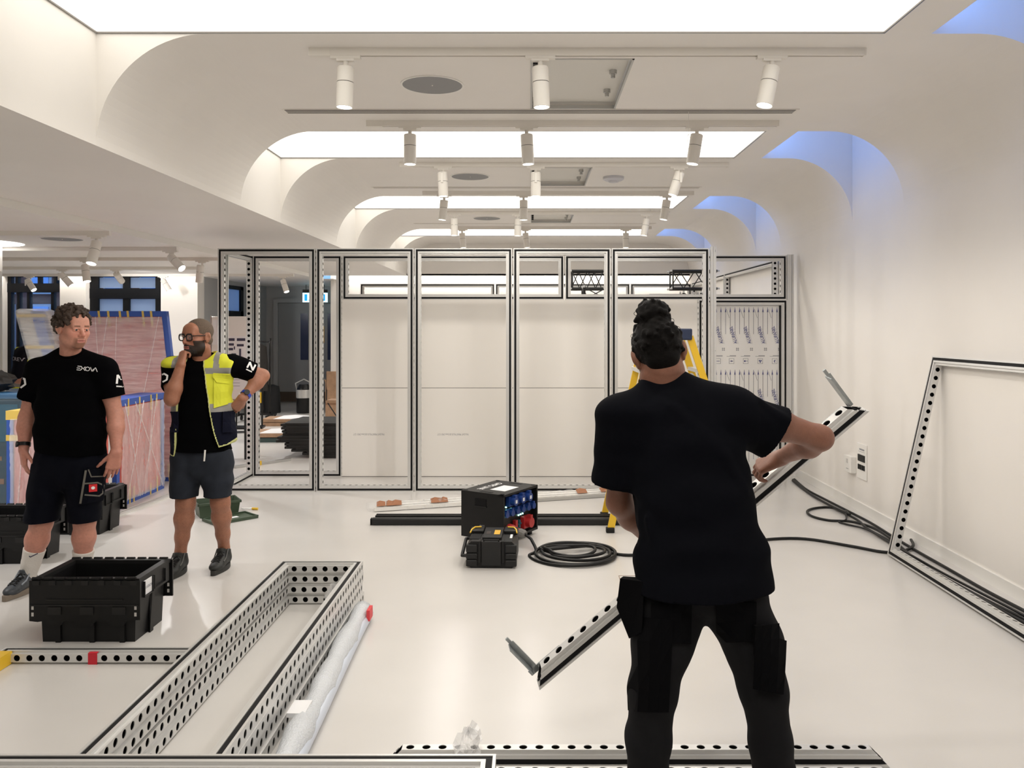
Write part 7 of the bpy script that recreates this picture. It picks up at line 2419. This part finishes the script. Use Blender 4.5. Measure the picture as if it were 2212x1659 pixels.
    ring = [J(1428, 820, 2.85) + Vector((0.070 * math.cos(a), 0.066 * math.sin(a), -0.030 * math.sin(a) * -0.3 + 0.010 * math.cos(a) + 0.002)) - Vector(org) for a in [2 * math.pi * k / 32 for k in range(32)]]
    cm.tube(ring, 0.009, 8, closed=True).build('collar', M_TSHIRT, shirt, smooth='all')
    # work trousers
    lo, hi = bounds([hipL, hipR, anL, anR, J(1520, 1240, 2.62)], 0.18)
    lo[2] = 0.03
    F = Field(lo, hi, 0.006)
    F.seg(to_np(J(1521, 1225, 2.63)), to_np(J(1520, 1258, 2.62)), (0.180, 0.112), (0.195, 0.116), (1, 0, 0), 0.03)
    for ch in ([(1449, 1318, 2.63, .108, .112), (1427, 1395, 2.62, .092, .106), (1409, 1490, 2.60, .074, .088), (1400, 1600, 2.61, .068, .078), (1400, 1790, 2.63, .062, .07)],
               [(1593, 1318, 2.63, .108, .112), (1629, 1395, 2.62, .088, .104), (1649, 1490, 2.59, .072, .085), (1664, 1600, 2.60, .066, .078), (1690, 1790, 2.62, .062, .07)]):
        for a, b in zip(ch[:-1], ch[1:]):
            F.seg(to_np(J(*a[:3])), to_np(J(*b[:3])), a[3:], b[3:], (1, 0, 0), 0.025)
    F.wrinkle(0.0036, 0.13, 51, 1.3)
    F.plane(J(1400, 1800, 2.63), (0, 0, -1))
    v2, q2 = F.mesh()
    tro = put('work_trousers', np_mesh('work_trousers', v2 - org, q2, M_GREYCLOTH), root)
    b2 = bvh_of(v2, q2)
    dk = mat('trouser_black', (0.0022, 0.0022, 0.003), 0.95, spec=0.1)
    def patch(nm, poly, o_, x_=(1, 0, 0), ray=None, off=0.010, th=0.010, m=dk):
        p_ = decal(nm, tro, b2, [poly], J(*o_), x_, (0, 0, 1), ray, m, org, off=off)
        _m = p_.modifiers.new('thick', 'SOLIDIFY'); _m.thickness = th; _m.offset = 0
        return p_
    patch('thigh_panel', [(-0.07, -0.16), (0.055, -0.16), (0.07, 0.12), (-0.08, 0.14)], (1405, 1425, 2.50), (1, 0, 0), None, 0.010, 0.004)
    patch('cargo_pocket', [(-0.05, -0.10), (0.035, -0.12), (0.045, 0.10), (-0.05, 0.09)], (1664, 1415, 2.54), (1, 0, 0), None, 0.020, 0.018)
    patch('back_pocket', [(-0.06, -0.07), (0.06, -0.075), (0.062, 0.05), (-0.062, 0.05)], (1450, 1338, 2.50), off=0.008, th=0.004)
    patch('back_pocket', [(-0.06, -0.075), (0.06, -0.07), (0.062, 0.05), (-0.062, 0.05)], (1590, 1336, 2.50), off=0.008, th=0.004)
    hp_ = MB()
    base = J(1358, 1312, 2.60) - Vector(org)
    hp_.add([base + Vector(p) for p in ((-0.025, 0.02, 0.085), (0.045, -0.03, 0.09), (0.035, -0.05, -0.06), (0.0, -0.01, -0.095), (-0.035, 0.03, -0.01), (-0.01, 0.06, 0.08), (0.055, 0.03, 0.085), (0.045, 0.02, -0.06), (0.015, 0.05, -0.085), (-0.02, 0.07, -0.01))],
            [(0, 1, 2, 3, 4), (5, 9, 8, 7, 6), (0, 5, 6, 1), (1, 6, 7, 2), (2, 7, 8, 3), (3, 8, 9, 4), (4, 9, 5, 0)])
    hp_.build('holster_pocket', dk, tro)
    sb = mat('work_shoe', (0.015, 0.014, 0.013), 0.6)
    shoe(root, (anL.x, anL.y, 0.08), (-0.1, 1), org, sb, M_GASKET, M_BLACK, 0.30)
    shoe(root, (anR.x, anR.y, 0.08), (0.12, 1), org, sb, M_GASKET, M_BLACK, 0.30)
    return root
man_three()

# ================================================================== fourth person half hidden behind the wrapped panel
def man_four():
    Y0 = 9.9
    J = lambda px, py, dy=0.0: P(px, py, Y0 + dy)
    c = J(68, 780)
    root = thing('person', 'crew member in yellow vest half hidden behind the wrapped panel', 'person', (c.x, Y0, 0))
    org = np.array(root.location)
    cx = c.x
    B = lambda x, y, z: np.array((cx + x, Y0 + y, z), np.float32)
    skin = (0.45, 0.22, 0.15)
    F = Field(B(-0.4, -0.45, 0.03), B(0.4, 0.35, 1.55), 0.006)
    F.seg(B(0, 0, 0.9), B(0, 0, 1.38), (0.14, 0.09), (0.16, 0.09), (0, 1, 0))
    F.cone(B(0, 0, 1.36), B(0.02, 0, 1.5), 0.08, 0.055, 0.03)
    for s in (-1, 1):
        F.cone(B(0, 0, 1.38), B(0, s * 0.18, 1.36), 0.07, 0.05, 0.03)
        F.cone(B(0, s * 0.19, 1.36), B(-0.03, s * 0.22, 1.06), 0.05, 0.042, 0.03)
        F.cone(B(-0.03, s * 0.22, 1.06), B(0.18, s * 0.2, 1.0), 0.042, 0.03, 0.03)
        hand_into(F, B(0.18, s * 0.2, 1.0), (1, 0, -0.2), (0, 0, 1), -s, (0.4, 0.4, 0.3))
        F.cone(B(0, s * 0.1, 0.9), B(0, s * 0.1, 0.1), 0.08, 0.045, 0.03)
    v, q = F.mesh()
    col = np.tile(skin, (len(v), 1))
    hc = Vector(B(0.05, 0, 1.61))
    hv, hq, hcol, L, R = head_mesh(hc, (1, -0.1, -0.15), (0, 0, 1), skin, B(0.01, 0, 1.46), 1.0, h=0.004)
    bv, bq, bc = join([(v, q, col), (hv, hq, hcol)])
    put('body', np_mesh('body', bv - org, bq, M_SKIN, bc), root)
    F = Field(np.array(hc) - 0.14, np.array(hc) + 0.14, 0.005)
    F.ell(np.array(hc) + R @ np.array((0, -0.02, 0.032)), (0.081, 0.102, 0.09), R, 0.005)
    F.ell(np.array(hc) + R @ np.array((0, 0.09, -0.06)), (0.1, 0.10, 0.10), R, 0.01, 'sub')
    a_, b_ = F.mesh()
    put('hair', np_mesh('hair', a_ - org, b_, mat('brown_hair')), root)
    F = Field(B(-0.35, -0.45, 0.8), B(0.35, 0.4, 1.56), 0.008)
    F.seg(B(0, 0, 0.88), B(0, 0, 1.36), (0.19, 0.125), (0.19, 0.115), (0, 1, 0))
    F.seg(B(0, -0.15, 1.38), B(0, 0.15, 1.38), (0.06, 0.08), (0.06, 0.08), (0, 0, 1), 0.05)
    for s in (-1, 1):
        F.seg(B(0, s * 0.19, 1.37), B(-0.025, s * 0.22, 1.12), (0.075, 0.07), (0.07, 0.065), (1, 0, 0), 0.03, flat=False)
    F.wrinkle(0.004, 0.1, 3)
    a_, b_ = F.mesh()
    sh = put('sweatshirt', np_mesh('sweatshirt', a_ - org, b_, mat('crew_navy', (0.004, 0.004, 0.007), 0.9, spec=0.15)), root)
    bb = bvh_of(a_, b_)
    me = text_mesh('CREW', 0.062, mat('crew_print', (0.35, 0.34, 0.36), 0.6))
    bm = bmesh.new(); bm.from_mesh(me)
    for v_ in bm.verts:
        p = Vector((cx + 0.0 + v_.co.x, Y0 - 0.6, 1.30 + v_.co.y - v_.co.x * 0.12))
        hit = bb.ray_cast(p, Vector((0, 1, 0)))[0]
        v_.co = ((hit or Vector((p.x, Y0 - 0.27, p.z))) + Vector((0, -0.006, 0))) - Vector(org)
    bm.to_mesh(me); bm.free()
    put('sleeve_text', me, sh)
    F = Field(B(-0.35, -0.45, 0.8), B(0.35, 0.4, 1.5), 0.008)
    F.seg(B(0, 0, 0.92), B(0, 0, 1.36), (0.215, 0.215), (0.205, 0.165), (0, 1, 0))
    for s in (-1, 1):
        F.ell(B(-0.01, s * 0.27, 1.36), (0.10, 0.10, 0.20), None, 0.01, 'sub')
    F.plane(B(0, 0, 0.90), (0, 0, -1))
    F.plane(B(0, 0, 1.44), (0, 0, 1))
    a_, b_ = F.mesh()
    cen = a_[b_].mean(1)
    rf_ = (np.abs(cen[:, 2] - 1.165) < 0.03) | (np.abs(cen[:, 2] - 1.0) < 0.03)
    ve = None
    for nm, m_, mm in (('hi_vis_vest', ~rf_, mat('hi_vis_yellow')), ('reflective_band', rf_, mat('reflective_tape'))):
        x_, y_ = sub_mesh(a_, b_, m_)
        o = put(nm, np_mesh(nm, x_ - org, y_, mm), ve or root)
        ve = ve or o
    F = Field(B(-0.3, -0.35, 0.03), B(0.3, 0.35, 1.0), 0.008)
    for s in (-1, 1):
        F.cone(B(0, s * 0.09, 0.88), B(0, s * 0.10, 0.09), 0.115, 0.07, 0.02)
    a_, b_ = F.mesh()
    put('trousers', np_mesh('trousers', a_ - org, b_, M_GREYCLOTH), root)
    for s in (-1, 1):
        shoe(root, (cx, Y0 + s * 0.1, 0.08), (1, 0), org, M_BLACK, M_GASKET, M_BLACK)
man_four()
